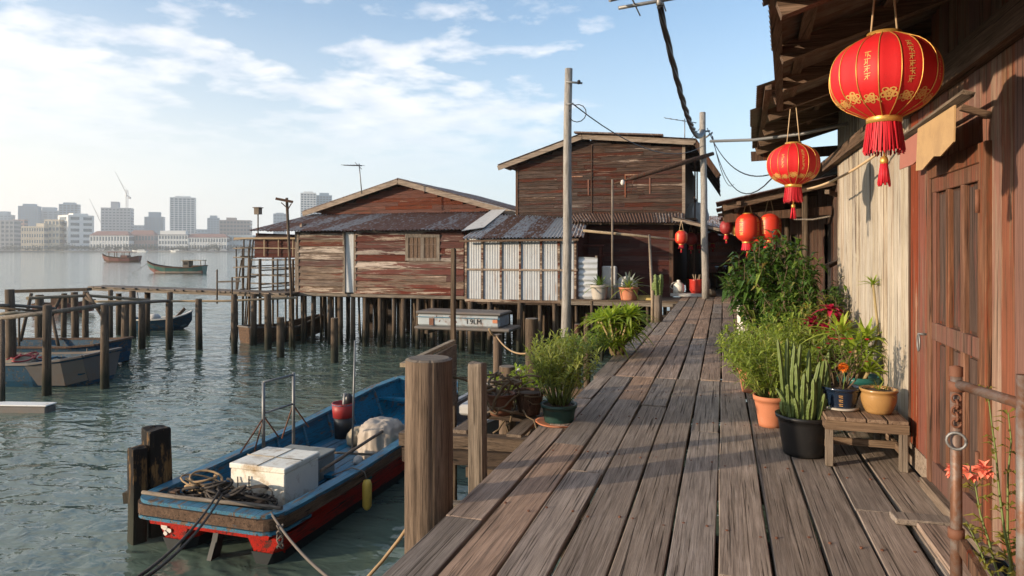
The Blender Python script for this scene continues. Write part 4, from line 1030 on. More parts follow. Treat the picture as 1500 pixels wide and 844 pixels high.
# ---------- posts beside the boardwalk
CRK = [(7, 0, 1, .05), (29, .4, 1, .06), (52, 0, .8, .07), (53, .5, 1, .06), (60, .7, 1, .05), (66, .1, .55, .06), (48, .1, .35, .05)]
def cracks_at(k, f): return sum(d_ for (kk, a, b, d_) in CRK if kk == k and a <= f <= b)
def post(label, x, y, top, r, mat='post_wood', bot=-3.0, n=20, square=None, lean=(0, 0), name='post', cat='post', group=None, sq_rot=.1, cracks=0):
    t = T(name, label, cat, (x, y, WZ), group); m_ = MB()
    b_ = V((x - lean[0], y - lean[1], bot)); e_ = V((x, y, top))
    if square:
        K = 14; n = 24; vs = []; fs = []; ph = [U(0, 6.28) for _ in range(8)]; hx, hy = square[0] / 2, square[1] / 2
        for i in range(K + 3):
            f = min(1, i / K); c_ = b_.lerp(e_, f) + V((.006 * math.sin(f * 7 + ph[0]), .006 * math.cos(f * 5 + ph[1]), 0))
            for k in range(n):
                a = 2 * PI * k / n + .01; q = 1 / (abs(math.cos(a)) ** 9 + abs(math.sin(a)) ** 9) ** (1 / 9)
                q *= 1 + .018 * math.sin(3 * a + ph[2] + f * 9) + .014 * math.sin(7 * a + ph[3] + f * 17) + U(-.008, .008)
                if i == K + 1: q *= .93
                if i == K + 2: q *= .45
                x_, y_ = math.cos(a) * q * hx, math.sin(a) * q * hy
                zz = (i == K) * (.025 * math.sin(a * 2 + ph[4]) * hx * 4 - .01) + (i > K) * (.012 + .02 * math.sin(a * 2 + ph[4]) * hx * 4)
                vs.append(c_ + V((x_ * math.cos(-sq_rot) - y_ * math.sin(-sq_rot), x_ * math.sin(-sq_rot) + y_ * math.cos(-sq_rot), zz)))
        for i in range(K + 2):
            for k in range(n): fs.append((i * n + k, i * n + (k + 1) % n, (i + 1) * n + (k + 1) % n, (i + 1) * n + k))
        fs.append(tuple((K + 2) * n + k for k in range(n))); m_.add(vs, fs); m_.build('shaft', mat, t)
    else:
        ph = [U(0, 6.28) for _ in range(5)]; K = 9; vs = []; fs = []
        for i in range(K + 1):
            f = i / K; c_ = b_.lerp(e_, f); rr = r * (1.06 - .08 * f)
            for k in range(n):
                a = 2 * PI * k / n
                q = rr * (1 + .022 * math.sin(2 * a + ph[0] + f * 2) + .010 * math.sin(5 * a + ph[1] + f) + .004 * math.sin(9 * a + ph[2] + f * 3) - (cracks_at(k, f) if cracks else 0))
                if i == K: q *= .985
                vs.append(c_ + V((math.cos(a) * q, math.sin(a) * q, 0)))
        for i in range(K):
            for k in range(n): fs.append((i * n + k, i * n + (k + 1) % n, (i + 1) * n + (k + 1) % n, (i + 1) * n + k))
        m_.add(vs, fs, True); m_.build('shaft', mat, t)
        cp = MB(); top_ring = vs[-n:]; c_ = e_ + V((0, 0, r * .05)); cp.add(top_ring + [e_ + (V(p) - e_) * .86 + V((0, 0, r * .07)) for p in top_ring] + [c_], [(k, (k + 1) % n, n + (k + 1) % n, n + k) for k in range(n)] + [(n + k, n + (k + 1) % n, 2 * n) for k in range(n)]); cp.build('end_grain', 'grey_board', t)
    return t
post('thick round timber post with cracked sides standing nearest beside the boardwalk', -1.755, 3.92, .866, .148, n=72, cracks=1)
post('square weathered post just behind the thick round post', -1.67, 4.57, .735, 0, mat='grey_board_z', square=(.115, .10))
post('thin tall pole rising behind the thick round post, its top against the red house', *(P(665, 420, 6.5).xy), P(665, 366, 6.5).z, 0, mat='pile_wood', square=(.042, .042), name='pole', cat='pole')
# grey plank ramp and its pale rail behind the round post
a = P(590, 531, 4.95); b_ = P(664, 497, 6.35)
t = T('gangway', 'grey board gangway side with a pale top rail behind the thick round post', 'gangway', (b_.x, b_.y, b_.z - .6))
MB().beam(a + V((0, 0, -.02)), b_ + V((0, 0, -.02)), .045, .03).build('rail', 'bamboo', t)
MB().prism([a + V((.03, .02, -.05)), b_ + V((0, 0, -.045)), b_ + V((0, 0, -.62)), a.lerp(b_, .35) + V((0, 0, -.42))], (.03, .012, 0)).build('side_board', 'grey_board_y', t)
# stumps and short posts round the planting platform
post('stout round stump post left of the bamboo pot with a knot of vines beside it', *(P(743, 560, 7.2).xy), P(743, 537, 7.2).z, .09, n=16)
post('round mooring stump standing in the water with a rope tied to its top', *(P(729, 520, 12.5).xy), P(729, 490, 12.5).z, .082, n=14)
post('round post with a pale split top rising above the bamboo pot', *(P(779, 500, 9.3).xy), P(779, 467, 9.3).z, .092, mat='pile_wood', n=14)
post('short reddish post between the bamboo pot and the lime green bush', *(P(846, 500, 10.3).xy), P(846, 475, 10.3).z, .05, mat='dark_boards', n=10)
post('grey stub post close behind the lime green bush', *(P(860, 490, 10.8).xy), P(860, 468, 10.8).z, .055, mat='pile_wood', n=10)
tag(MB().tube(arc(P(726, 491, 12.4), P(775, 517, 9.3), .12), .013, 6).build('rope', 'rope_tan'), 'slack pale rope from the mooring stump to the post above the bamboo pot', 'rope')
tag(MB().tube([P(729, 494, 12.4), P(721, 490, 12.3), P(716, 482, 12.2)] , .02, 6).build('rope_end', 'rope_tan'), 'short frayed rope end on the mooring stump', 'rope')
# planting platform of rough beams left of the walk
pl = T('beam_platform', 'rough beam platform beside the walk holding vines and the bamboo pot', 'platform', (-1.9, 6.2, -.1))
MB().beam((-2.75, 5.55, -.13), (-1.48, 5.62, -.11), .13, .11).build('beam', 'cross_wood_x', pl)
MB().beam((-2.70, 5.50, -.25), (-1.48, 5.56, -.23), .10, .12).build('beam', 'joist_wood', pl)
MB().beam((-2.5, 6.6, -.12), (-1.45, 6.62, -.12), .12, .10).build('beam', 'joist_wood', pl)
MB().beam((-2.55, 7.9, -.15), (-1.40, 7.95, -.13), .12, .10).build('beam', 'cross_wood_x', pl)
for i, x in enumerate((-2.28, -1.78)): MB().box(x, x + .13, 5.6, 7.4 + .3 * i, -.068, -.035).build('plank', 'grey_board_y', pl)
MB().beam((-2.3, 5.3, -.62), (-1.95, 5.35, -.60), .10, .09).build('cross_beam', 'grey_board', pl)
MB().beam((-2.2, 5.75, -.44), (-1.6, 5.75, -.44), .07, .09).build('cross_beam', 'cross_wood_x', pl)
MB().beam((-2.05, 5.2, -.62), (-1.55, 5.9, -.60), .07, .10).build('cross_beam', 'joist_wood', pl)
for x, y in ((-1.78, 5.7), (-2.45, 5.75), (-1.55, 6.9), (-2.4, 7.8), (-1.62, 5.15)): pile_part(pl, x, y, -.17, U(.04, .06), .04)
# mooring bollards beside the red boat
post('taller square bollard in the water with burnt knots beside the red and blue boat', *(P(230, 700, 8.45).xy), P(230, 628, 8.45).z, 0, square=(.29, .27), sq_rot=TH + .15, name='bollard', cat='bollard', mat='burnt_post')
post('lower square bollard leaning on the taller one by the work boat corner', *(P(201, 720, 8.2).xy), P(201, 657, 8.2).z, 0, square=(.185, .17), sq_rot=TH + .1, name='bollard', cat='bollard', mat='burnt_post')
tag(MB().beam(P(184, 728, 8.3), P(214, 725, 8.3), .12, .13).build('timber_block', 'pile_wood'), 'short timber block bolted across the lower bollard', 'block')

# ---------- the red and blue boat
c = V((-5.52, 6.3, WZ)); F = frame(c, PI / 2)
t = T('work_boat', 'long blue decked work boat with red twin hulls moored beside the boardwalk', 'boat', c)
S = [(0, .90, .60, .80, .34), (.5, .95, .60, .86, .32), (1.5, 1.0, .61, .90, .30), (3.0, 1.02, .65, .92, .30), (4.5, .99, .74, .85, .30), (5.3, .84, .86, .66, .36), (5.9, .60, .95, .46, .46)]
o = MB(); vs = []; fs = []
for (s_, bt, zt, bb, zb) in S: vs += [F(s_, -bt, zt), F(s_, -bb, zb), F(s_, bb, zb), F(s_, bt, zt)]
for i in range(len(S) - 1):
    for k in range(3): fs.append((i * 4 + k, i * 4 + k + 1, (i + 1) * 4 + k + 1, (i + 1) * 4 + k))
fs += [(0, 3, 2, 1), tuple((len(S) - 1) * 4 + k for k in range(4))]
o.add(vs, fs); o.build('topsides', 'boat_red', t)
i_ = MB(); vs = []; fs = []
for j, (s_, bt, zt, bb, zb) in enumerate(S):
    s2 = s_ + (.05 if j == 0 else -.05 if j == len(S) - 1 else 0)
    vs += [F(s2, -bt + .045, zt + .012), F(s2, -bb + .05, zb + .03), F(s2, bb - .05, zb + .03), F(s2, bt - .045, zt + .012)]
for i in range(len(S) - 1):
    for k in range(3): fs.append((i * 4 + k, (i + 1) * 4 + k, (i + 1) * 4 + k + 1, i * 4 + k + 1))
fs += [(0, 1, 2, 3), tuple((len(S) - 1) * 4 + k for k in (3, 2, 1, 0))]
i_.add(vs, fs)
i_.build('inner_planking', 'boat_blue', t, recalc=False)
def hw(s_):
    s_ = min(s_, S[-1][0])
    for (a_, b_) in zip(S[:-1], S[1:]):
        if a_[0] <= s_ <= b_[0]:
            f = (s_ - a_[0]) / (b_[0] - a_[0]); return [a_[k] + (b_[k] - a_[k]) * f for k in range(5)]
for k in range(9):
    q = hw(.5 + k * .68)
    for sg in (-1, 1): MB().beam(F(q[0], sg * (q[1] - .055), q[2] - .01), F(q[0], sg * (q[3] - .06), q[4] + .03), .05, .035, up=(0, 1, 0)).build('rib', 'boat_blue_pale', t)
fl_ = MB()
for k in range(11):
    l0 = -.80 + k * .147; fl_.hexa([F(.2, l0, .335), F(5.2, l0 * .92, .345), F(5.2, (l0 + .135) * .92, .345), F(.2, l0 + .135, .335), F(.2, l0, .352), F(5.2, l0 * .92, .362), F(5.2, (l0 + .135) * .92, .362), F(.2, l0 + .135, .352)])
fl_.build('floor_boards', 'boat_blue', t)
for s_ in (1.95, 4.3, 5.4):
    q = hw(s_); MB().beam(F(s_, -q[1] + .06, q[4] + (.10 if s_ < 5 else .3)), F(s_, q[1] - .06, q[4] + (.10 if s_ < 5 else .3)), .16, .04).build('thwart', 'boat_blue', t)
# rim with rounded near corners
def rim(off, dz, ext=0):
    pts = []
    for (s_, bt, zt, bb, zb) in reversed(S[1:]): pts.append(F(s_, bt + off, zt + dz))
    for k in range(7):
        a = k / 6 * PI / 2; pts.append(F(.16 - (.22 + off) * math.sin(a), .93 + off - .2 * (1 - math.cos(a)), .60 + dz))
    for k in range(7):
        a = (6 - k) / 6 * PI / 2; pts.append(F(.16 - (.22 + off) * math.sin(a), -(.93 + off - .2 * (1 - math.cos(a))), .60 + dz))
    for (s_, bt, zt, bb, zb) in S[1:]: pts.append(F(s_, -(bt + off), zt + dz))
    return pts
MB().sweep(rim(-.02, .03), .15, .04).build('gunwale', 'boat_blue_pale', t)
MB().sweep(rim(.035, -.055), .07, .115).build('rub_rail', 'boat_brown', t)
MB().sweep(rim(.03, -.145)[5:-5], .07, .035).build('lower_rail', 'boat_blue_pale', t)
MB().sweep(rim(.0, -.105)[5:-5], .02, .13).build('rim_face', 'boat_brown', t)
q = S[-1]; MB().beam(F(5.9, -q[1], q[2] + .03), F(5.9, q[1], q[2] + .03), .15, .05).build('end_rail', 'boat_blue_pale', t)
fb(MB(), F, -.02, .12, -.86, .86, .40, .60).build('end_board', 'boat_blue', t)
for sg in (-1, 1):  # the two hulls below
    fo = MB(); vs = []
    for (s_, so, si, zt, bo, bi, zb) in ((.16, .88, .36, .36, .66, .56, -.02), (.30, .90, .30, .34, .68, .52, -.30), (3.0, .93, .28, .34, .72, .5, -.36), (5.6, .72, .25, .38, .5, .36, -.25), (5.8, .50, .25, .46, .42, .34, .2)):
        vs += [F(s_, sg * so, zt), F(s_, sg * (so * .55 + bo * .45), zt * .5 + zb * .5 + .03), F(s_, sg * bo, zb), F(s_, sg * bi, zb), F(s_, sg * (si * .55 + bi * .45), zt * .5 + zb * .5 + .03), F(s_, sg * si, zt)]
    fs = []
    for i in range(4):
        for k in range(5): fs.append((i * 6 + k, i * 6 + k + 1, (i + 1) * 6 + k + 1, (i + 1) * 6 + k))
    fs += [tuple(range(6)), tuple(24 + k for k in range(6))]
    fo.add(vs, fs); fo.build('twin_hull', 'boat_red', t)
    kb = MB(); kv = []
    for (s_, so, si, zt, bo, bi, zb) in ((.14, .88, .36, .36, .66, .56, -.02), (.30, .90, .30, .34, .68, .52, -.30), (3.0, .93, .28, .34, .72, .5, -.36), (5.6, .72, .25, .38, .5, .36, -.25)):
        zz = .13; f_o = (zz - zb) / (zt - zb); kv += [F(s_, sg * (bo + (so - bo) * f_o * .95 + .012), zz), F(s_, sg * (bo + .012), zb - .01), F(s_, sg * (bi - .012), zb - .01), F(s_, sg * (bi - (bi - si) * f_o * .95 - .012), zz)]
    kb.add(kv, [(i * 4 + k, i * 4 + k + 1, i * 4 + k + 5, i * 4 + k + 4) for i in range(3) for k in range(3)] + [(0, 1, 2, 3)]); kb.build('keel_paint', 'antifoul', t)
lg = MB(); lg.beam(F(.25, .02, .40), F(.16, .02, .10), .07, .10, up=(0, 1, 0)); lg.beam(F(.18, .02, .14), F(.02, .0, -.16), .06, .13, up=(0, 1, 0)); lg.lathe(F(.02, 0, -.2), [(.001, -.08), (.05, -.05), (.06, 0), (.04, .06), (.001, .09)], 10); lg.build('drive_leg', 'antifoul', t)
MB().tube([F(.05, .96, .665), F(.02, .4, .675), F(.05, -.3, .68), F(.08, -.92, .68)], .024, 8).build('rim_pole', 'grey_board', t)
for l_ in (.62, -.55): fb(MB(), F, .14, .22, l_ - .04, l_ + .04, .6, .68).build('cleat', 'boat_brown', t)
# white worn mark on the left prow
for dx_, dz_, k_ in ((.74, .25, .055), (.67, .22, .04), (.72, .18, .035)): MB().add([F(.140, dx_ + k_ * math.cos(a) * U(.6, 1.1), dz_ + k_ * .8 * math.sin(a) * U(.6, 1.1)) for a in [i * PI / 5 for i in range(10)]], [tuple(range(10))]).build('worn_patch', 'pot_white', t)
# pipe frame
t2 = T('pipe_rack', 'grey pipe frame with diagonal stays standing on the left side of the work boat', 'frame', F(2.0, .5, .36))
pA, pB = P(386, 655, 8.95), P(430, 650, 9.35)
tA, tB = P(386, 560, 8.95), P(430, 549, 9.35)
MB().tube([pA, tA], .022, 8).build('upright', 'grey_metal', t2); MB().tube([pB, tB + V((0, 0, .03))], .022, 8).build('upright', 'grey_metal', t2)
MB().tube([tA, tB], .016, 8).build('top_bar', 'grey_metal', t2); MB().tube([pA.lerp(tA, .52), pB.lerp(tB, .58)], .014, 8).build('mid_bar', 'grey_metal', t2)
for p_, q_ in ((pA.lerp(tA, .45), P(352, 664, 8.7)), (pA.lerp(tA, .45), P(372, 664, 9.0)), (pA.lerp(tA, .48), P(408, 640, 9.4)), (pB.lerp(tB, .58), P(413, 642, 9.5)), (pB.lerp(tB, .55), P(452, 625, 10.0))):
    MB().tube([p_, q_], .011, 6).build('stay', 'rust', t2)
# cargo in the boat
def bx_thing(name, label, cat, s0, s1, l0, l1, z0, z1, mat, lid=None, lidh=.07):
    b0 = F((s0 + s1) / 2, (l0 + l1) / 2, z0); t = T(name, label, cat, b0)
    fb(MB(), F, s0, s1, l0, l1, z0, z1 - (lidh if lid else 0)).build('body', mat, t, bevel=.012)
    if lid: fb(MB(), F, s0 - .012, s1 + .012, l0 - .012, l1 + .012, z1 - lidh + .004, z1).build('lid', lid, t, bevel=.012)
    return t
cb = bx_thing('cool_box', 'large white cool box with tape seams in the near end of the work boat', 'cool box', .52, 1.22, -.64, .12, .355, .95, 'cool_box', 'cool_box')
MB().tube([F(.50, -.27, .953), F(1.24, -.27, .953)], .006, 6).build('seam', 'sack', cb); MB().tube([F(.85, -.66, .953), F(.85, .14, .953)], .006, 6).build('seam', 'sack', cb)
MB().tube([F(.50, .0, .8), F(.47, -.03, .6), F(.50, -.16, .56), F(.50, -.16, .82)], .008, 6).build('handle', 'rope_grey', cb)
bx_thing('crate', 'low grey crate behind the white cool box under the pipe frame', 'crate', 1.5, 2.15, -.30, .42, .36, .70, 'grey_box', 'grey_box', .05)
rp = MB()
def coil(mb, cx, cy, cz, n, spread, r, f=F):
    for k in range(n):
        a0 = U(0, 6.3); ra = U(.1, .26); c_ = (cx + max(-1.5, min(1.5, random.gauss(0, 1))) * spread[0], cy + max(-1.5, min(1.5, random.gauss(0, 1))) * spread[1]); zz = cz + U(0, .16); tl = U(-.3, .3); ph = U(0, 6.3)
        pts = [f(c_[0] + ra * .7 * math.cos(a0 + i * .42), c_[1] + ra * 1.2 * math.sin(a0 + i * .42), zz + .05 * math.sin(i * .42 + ph) + tl * .1 * math.cos(i * .42)) for i in range(int(U(8, 17)))]
        mb.tube(pts, r * U(.7, 1.3), 6)
coil(rp, .30, .0, .44, 60, (.09, .32), .012); coil(rp, .29, .0, .54, 44, (.08, .28), .013); coil(rp, .27, -.05, .62, 16, (.06, .2), .013)
tag(rp.build('rope_heap', 'rope_dark', recalc=False), 'tangled heap of dark ropes in front of the white cool box', 'rope')
rp = MB(); coil(rp, .42, .36, .60, 9, (.04, .08), .013)
tag(rp.build('net_heap', 'rope_tan', recalc=False), 'tan rope and net scraps beside the left corner of the cool box', 'rope')
b0 = F(3.8, .56, .36)
bk_ = T('bucket', 'black fish bucket with a red bucket nested in its top on the boat floor', 'bucket', b0)
MB().lathe(b0, [(.001, .0), (.145, .0), (.165, .38), (.15, .38)], 20).build('lower_bucket', 'black_plastic', bk_)
MB().lathe(b0, [(.14, .34), (.17, .34), (.19, .58), (.175, .58), (.16, .40), (.001, .40)], 20).build('upper_bucket', 'dull_red', bk_)
MB().tube([b0 + V((0, 0, .4)), b0 + V((.03, 0, .74))], .03, 8).build('tool_handle', 'grey_metal', bk_)
MB().lathe(b0 + V((.09, .02, .62)), [(.001, -.12), (.06, -.08), (.07, .04), (.04, .1), (.001, .12)], 10).build('black_bag', 'black_plastic', bk_)
MB().tube([b0 + V((.185 * math.cos(a), .185 * math.sin(a), .56)) for a in [i * PI / 10 for i in range(21)]], .008, 6).build('rim', 'boat_blue_pale', bk_)
def lump(name, label, cat, c, r, h, mat, seed=1, folds=7, hem=0, squash=1.0):
    rnd = random.Random(seed); ph = [rnd.uniform(0, 6.3) for _ in range(8)]; m_ = MB()
    prof = [(1.10, 0), (1.06, .12), (.98, .35), (.93, .6), (.86, .80), (.68, .93), (.4, .985), (.001, 1.0)] if hem else [(.7, 0), (.95, .15), (1, .4), (.9, .65), (.65, .85), (.3, .97), (.001, 1)]
    def mod(t_, z): f = 1 - z / h * .7; return 1 + f * (.07 * math.sin(folds * t_ + ph[0]) + .05 * math.sin((folds * 2 + 1) * t_ + ph[1] + z * 9) + .05 * math.sin(2 * t_ + ph[2])) + .02 * math.sin(5 * t_ + z * 20 + ph[3])
    fine = []
    for (a, b), (a2, b2) in zip(prof[:-1], prof[1:]):
        fine += [(a + (a2 - a) * k / 3, b + (b2 - b) * k / 3) for k in range(3)]
    fine.append(prof[-1]); m_.lathe(c, [(a * r, b * h) for a, b in fine], 64, mod=mod, sx=1, sy=squash)
    from mathutils import noise as mn
    for i, v in enumerate(m_.v):
        d = v - V(c); n1_ = 1 - 2 * abs(mn.noise(d * (2.2 / r) + V((seed, 0, 0)))); n2_ = 1 - 2 * abs(mn.noise(d * (4.5 / r) + V((0, seed, 0))))
        k_ = (n1_ * .09 + n2_ * .045) * r * min(1, max(0, d.z / h + .25)); dd = V((d.x, d.y, d.z * .7)); m_.v[i] = v + (dd.normalized() if dd.length > 1e-6 else V((0, 0, 1))) * k_
    return tag(m_.build(name, mat, org=c), label, cat)
lump('covered_engine', 'engine under a grey brown tarpaulin in the far half of the work boat', 'engine', F(3.15, -.50, .37), .33, .50, 'tarp', 3, 9, hem=1, squash=1.15)
lump('sack', 'dirty cloth sack between the buckets and the covered engine', 'sack', F(3.55, .12, .36), .17, .26, 'sack', 5, 5, squash=1.5)
lump('sack', 'white foam lump on the boat floor at the foot of the covered engine', 'foam lump', F(2.62, -.40, .36), .07, .11, 'plastic_bag', 9, 4)
tag(MB().tube([P(470, 690, 8.75), P(515, 661, 9.5), P(560, 632, 10.2)], .022, 8).build('pole', 'grey_board_y'), 'grey pole lying lengthwise from the cool box to the covered engine', 'pole')
tag(MB().tube([F(2.45, .7, .50), F(2.62, -.78, .52)], .017, 8).build('pole', 'grey_board'), 'thin pale pole lying crosswise on the boat floor', 'pole')
tag(MB().tube([P(516, 664, 9.6), P(520, 499, 9.7)], .014, 8).build('antenna_pole', 'grey_metal'), 'slim upright pole standing amid the boat beside the buckets', 'pole')
fd = T('fender', 'yellow cylindrical fender hanging on the right side of the work boat', 'fender', F(1.55, -1.14, .16))
MB().lathe(F(1.55, -1.14, .16), [(.001, -.02), (.035, 0), (.06, .04), (.063, .32), (.045, .37), (.001, .385)], 14).build('body', 'yellow_fender', fd)
MB().tube([F(1.55, -1.14, .54), F(1.55, -1.10, .64), F(1.5, -.95, .69), F(1.4, -.72, .60)], .009, 6).build('rope', 'rope_grey', fd)
# mooring lines
for k, (p0, p1) in enumerate(((F(.35, .1, .60), P(196, 850, 4.4)), (F(.30, .02, .58), P(208, 850, 4.4)))):
    tag(MB().tube(arc(p0 + V((0, 0, .12)), p1, .10), .013, 6).build('mooring_line', 'rope_dark'), ('upper one of two dark mooring ropes stretched from the rope heap leftwards', 'nearer one of two dark mooring ropes stretched from the rope heap leftwards')[k], 'rope')
ml = MB(); p0 = F(.02, -.82, .64); p1 = P(486, 850, 5.4); ml.tube(arc(p0, p1, .06), .014, 6); kk = V(arc(p0, p1, .06)[2])
for k in range(5): ml.tube([kk + V((.03 * math.cos(a + k), .03 * math.sin(a + k), -.05 * k + .02 * math.sin(a * 2))) for a in [i * .6 for i in range(11)]], .010, 5)
tag(ml.build('mooring_line', 'rope_grey', recalc=False), 'grey mooring rope with a knot leaving the right corner of the work boat', 'rope')
tag(MB().tube([P(602, 765, 4.25), P(585, 790, 4.3), P(560, 822, 4.3), P(535, 850, 4.2)], .011, 6).build('mooring_line', 'rope_tan'), 'tan rope hanging to the water from the thick round post', 'rope')
# covered motor and pale skiff seen between the round post and the square post
c = P(690, 600, 12.6); c.z = WZ; F2 = frame(c, PI / 2 - .1); t = T('skiff', 'small pale skiff glimpsed between the round post and the square post', 'boat', c)
hull(F2, [(-1.2, .5, .52, .35, .0), (0, .62, .5, .5, -.1), (1.6, .55, .6, .4, -.1), (2.6, .1, .85, .05, .2)], t, 'boat_grey', 'boat_grey', 'pot_white', rw=.09)
mt = T('outboard_motor', 'grey hooded outboard motor on the pale skiff behind the round post', 'motor', F2(-1.1, 0, .5))
MB().lathe(F2(-1.15, 0, .62), [(.001, -.02), (.15, 0), (.17, .1), (.165, .25), (.12, .36), (.001, .40)], 16, sy=1.3).build('hood', 'plastic_bag', mt)
MB().beam(F2(-1.2, 0, .62), F2(-1.28, 0, -.25), .08, .12, up=(0, 1, 0)).build('leg', 'grey_metal', mt); MB().beam(F2(-1.12, -.2, .58), F2(-1.12, .2, .58), .12, .12).build('bracket', 'boat_blue', mt)

# ---------- jetty on the far left and the mooring frames
def pil(t, px, top, wat, r=None, dd=0):
    d = 3500 / (wat - 366) + dd; a = P(px, top, d); b_ = P(px + U(-1.5, 1.5), wat, d); r = r or U(.085, .12)
    MB().tube([V((b_.x, b_.y, -3.0)), b_.lerp(a, .5) + V((U(-.02, .02), U(-.02, .02), 0)), a], [r * 1.08, r, r * .94], 8, jit=.07).build('pile', 'pile_wood', t)
    return a
jt = T('jetty', 'long narrow plank jetty on piles reaching left from the red stilt house', 'jetty', (-20, 21.8, 0))
ja, jb = V((-25.1, 22.3, .04)), V((RX0 + .1, 21.6, -.02))
m_ = MB(); n_ = 44
for k in range(n_):
    p0 = ja.lerp(jb, k / n_); p1 = ja.lerp(jb, (k + .94) / n_); e_ = U(-.06, .06)
    m_.hexa([p0 + V((0, -.55 + e_, -.05)), p1 + V((0, -.55 + e_, -.05)), p1 + V((0, .5, -.05)), p0 + V((0, .5, -.05)), p0 + V((0, -.55 + e_, 0)), p1 + V((0, -.55 + e_, 0)), p1 + V((0, .5, 0)), p0 + V((0, .5, 0))])
m_.build('planks', 'grey_board_y', jt)
MB().beam(ja + V((-.1, -.42, -.11)), jb + V((0, -.42, -.11)), .07, .12).build('side_beam', 'grey_board', jt); MB().beam(ja + V((0, .4, -.11)), jb + V((0, .4, -.11)), .07, .12).build('side_beam', 'joist_wood', jt)
for px, tp, wt in ((162, 425, 503), (174, 430, 490), (194, 426, 496), (216, 427, 492), (249, 428, 500), (343, 431, 518), (372, 431, 506), (392, 431, 512), (426, 433, 508)): pil(jt, px, tp, wt)
MB().tube([P(125, 442, 24), P(330, 441, 24.5), P(436, 436, 24)], .045, 6).build('hand_rail', 'bamboo', jt)
MB().tube([P(163, 424, 26), P(162, 448, 26)], .02, 6).build('stay', 'grey_metal', jt)
for px in (318, 340): MB().tube([P(px, 445, 25), P(px, 395 + (px - 318) * .5, 25)], .03, 6).build('upright', 'pile_wood', jt)
MB().beam(P(318, 413, 25), P(352, 412, 25), .05, .06).build('cross_rail', 'grey_board', jt)
mf = T('pile_fence', 'nearer row of mooring piles joined by one long sagging rail on the left', 'fence', P(150, 520, 19))
tops = []
for px, tp, wt in ((69, 447, 579), (154, 447, 569), (184, 445, 530), (208, 444, 511), (247, 440, 512), (291, 438, 512)): tops.append(pil(mf, px, tp, wt))
MB().tube([P(-12, 468, 16.6), P(69, 458, 16.7), P(154, 447, 17.3), P(184, 444, 21), P(247, 441, 24)], .055, 7).build('rail', 'grey_board', mf)
MB().tube([P(-12, 462, 17), P(20, 458, 17.2), P(64, 460, 17.5)], .04, 7).build('rail', 'bamboo', mf)
MB().tube([P(3, 600, 14.9), P(3, 470, 16.4)], .06, 7).build('pile', 'pile_wood', mf)
uf = T('pile_fence', 'farther frame of posts under a dark top plank at the far left', 'fence', P(70, 500, 23))
for px, tp, wt in ((14, 424, 560), (58, 432, 513), (94, 430, 517), (109, 428, 520), (126, 427, 521)): pil(uf, px, tp, wt, .13 if px == 58 else None)
MB().beam(P(16, 427, 23), P(131, 424, 23.3), .35, .10).build('top_plank', 'pile_wood', uf)
MB().tube([P(40, 437, 20), P(130, 433, 23), P(220, 440, 24)], .05, 7).build('rail', 'bamboo', uf)
MB().tube([P(-10, 448, 17.5), P(14, 447, 18), P(80, 452, 20)], .045, 7).build('rail', 'grey_board', uf)
MB().tube([P(-10, 450, 17.8), P(60, 456, 18)], .035, 7).build('rail', 'pile_wood', uf)
for (a, b_) in (((128, 430), (150, 464)), ((126, 436), (146, 452)), ((88, 437), (76, 462)), ((76, 462), (88, 520)), ((46, 430), (30, 500))): MB().tube([P(a[0], a[1], 21.5), P(b_[0], b_[1], 21)], .05, 6).build('brace', 'pile_wood', uf)
MB().tube([P(28, 455, 20), P(28, 528, 20)], .03, 6).build('hanging_rod', 'pile_wood', uf)
post('short thick stump in the water before the left corner of the red stilt house', *(P(411, 500, 22.2).xy), P(411, 465, 22.2).z, .12, mat='pile_wood', n=12)
post('low stump in the water before the middle of the red stilt house', *(P(490, 500, 21.2).xy), P(490, 466, 21.2).z, .11, mat='pile_wood', n=12)
# leaning T pole, bird house, poles beside the houses
tp = T('utility_pole', 'leaning dark pole with a short crossarm at the left corner of the red stilt house', 'pole', P(431, 440, 24))
MB().tube([P(431, 520, 24), P(420, 290, 24.2)], .05, 8).build('shaft', 'pile_wood', tp); MB().beam(P(404, 291, 24.1), P(429, 296, 24.1), .06, .09).build('crossarm', 'dark_boards', tp)
MB().beam(P(412, 297, 24.1), P(421, 305, 24.1), .03, .03).build('brace', 'dark_boards', tp); MB().beam(P(427, 298, 24.1), P(421, 308, 24.1), .03, .03).build('brace', 'dark_boards', tp)
bh_ = T('bird_house', 'small wooden bird house on a stick above the left roof of the red stilt house', 'bird house', P(378, 345, 25))
MB().tube([P(378, 345, 25), P(378, 314, 25)], .025, 6).build('stick', 'pile_wood', bh_)
c = P(378, 309, 25); MB().box(c.x - .10, c.x + .10, c.y - .1, c.y + .1, c.z - .13, c.z + .1).build('box', 'grey_board_z', bh_); MB().box(c.x - .14, c.x + .14, c.y - .13, c.y + .13, c.z + .1, c.z + .13).build('roof', 'dark_boards', bh_)
an = T('aerial', 'television aerial on a leaning mast above the left slope of the red gable', 'aerial', P(530, 284, 25.5))
MB().tube([P(530, 284, 25.5), P(526, 240, 25.5)], .022, 6).build('mast', 'grey_metal', an); MB().tube([P(503, 242, 25.3), P(530, 243, 25.7)], .02, 6).build('boom', 'grey_metal', an)
for k in range(6): c = P(506 + k * 4.4, 242.2, 25.4); MB().tube([c - V((.0, .30, .02)), c + V((0, .30, .02))], .009, 5).build('element', 'grey_metal', an)
MB().tube([P(520, 238, 25.4), P(530, 248, 25.6)], .012, 5).build('element', 'grey_metal', an)
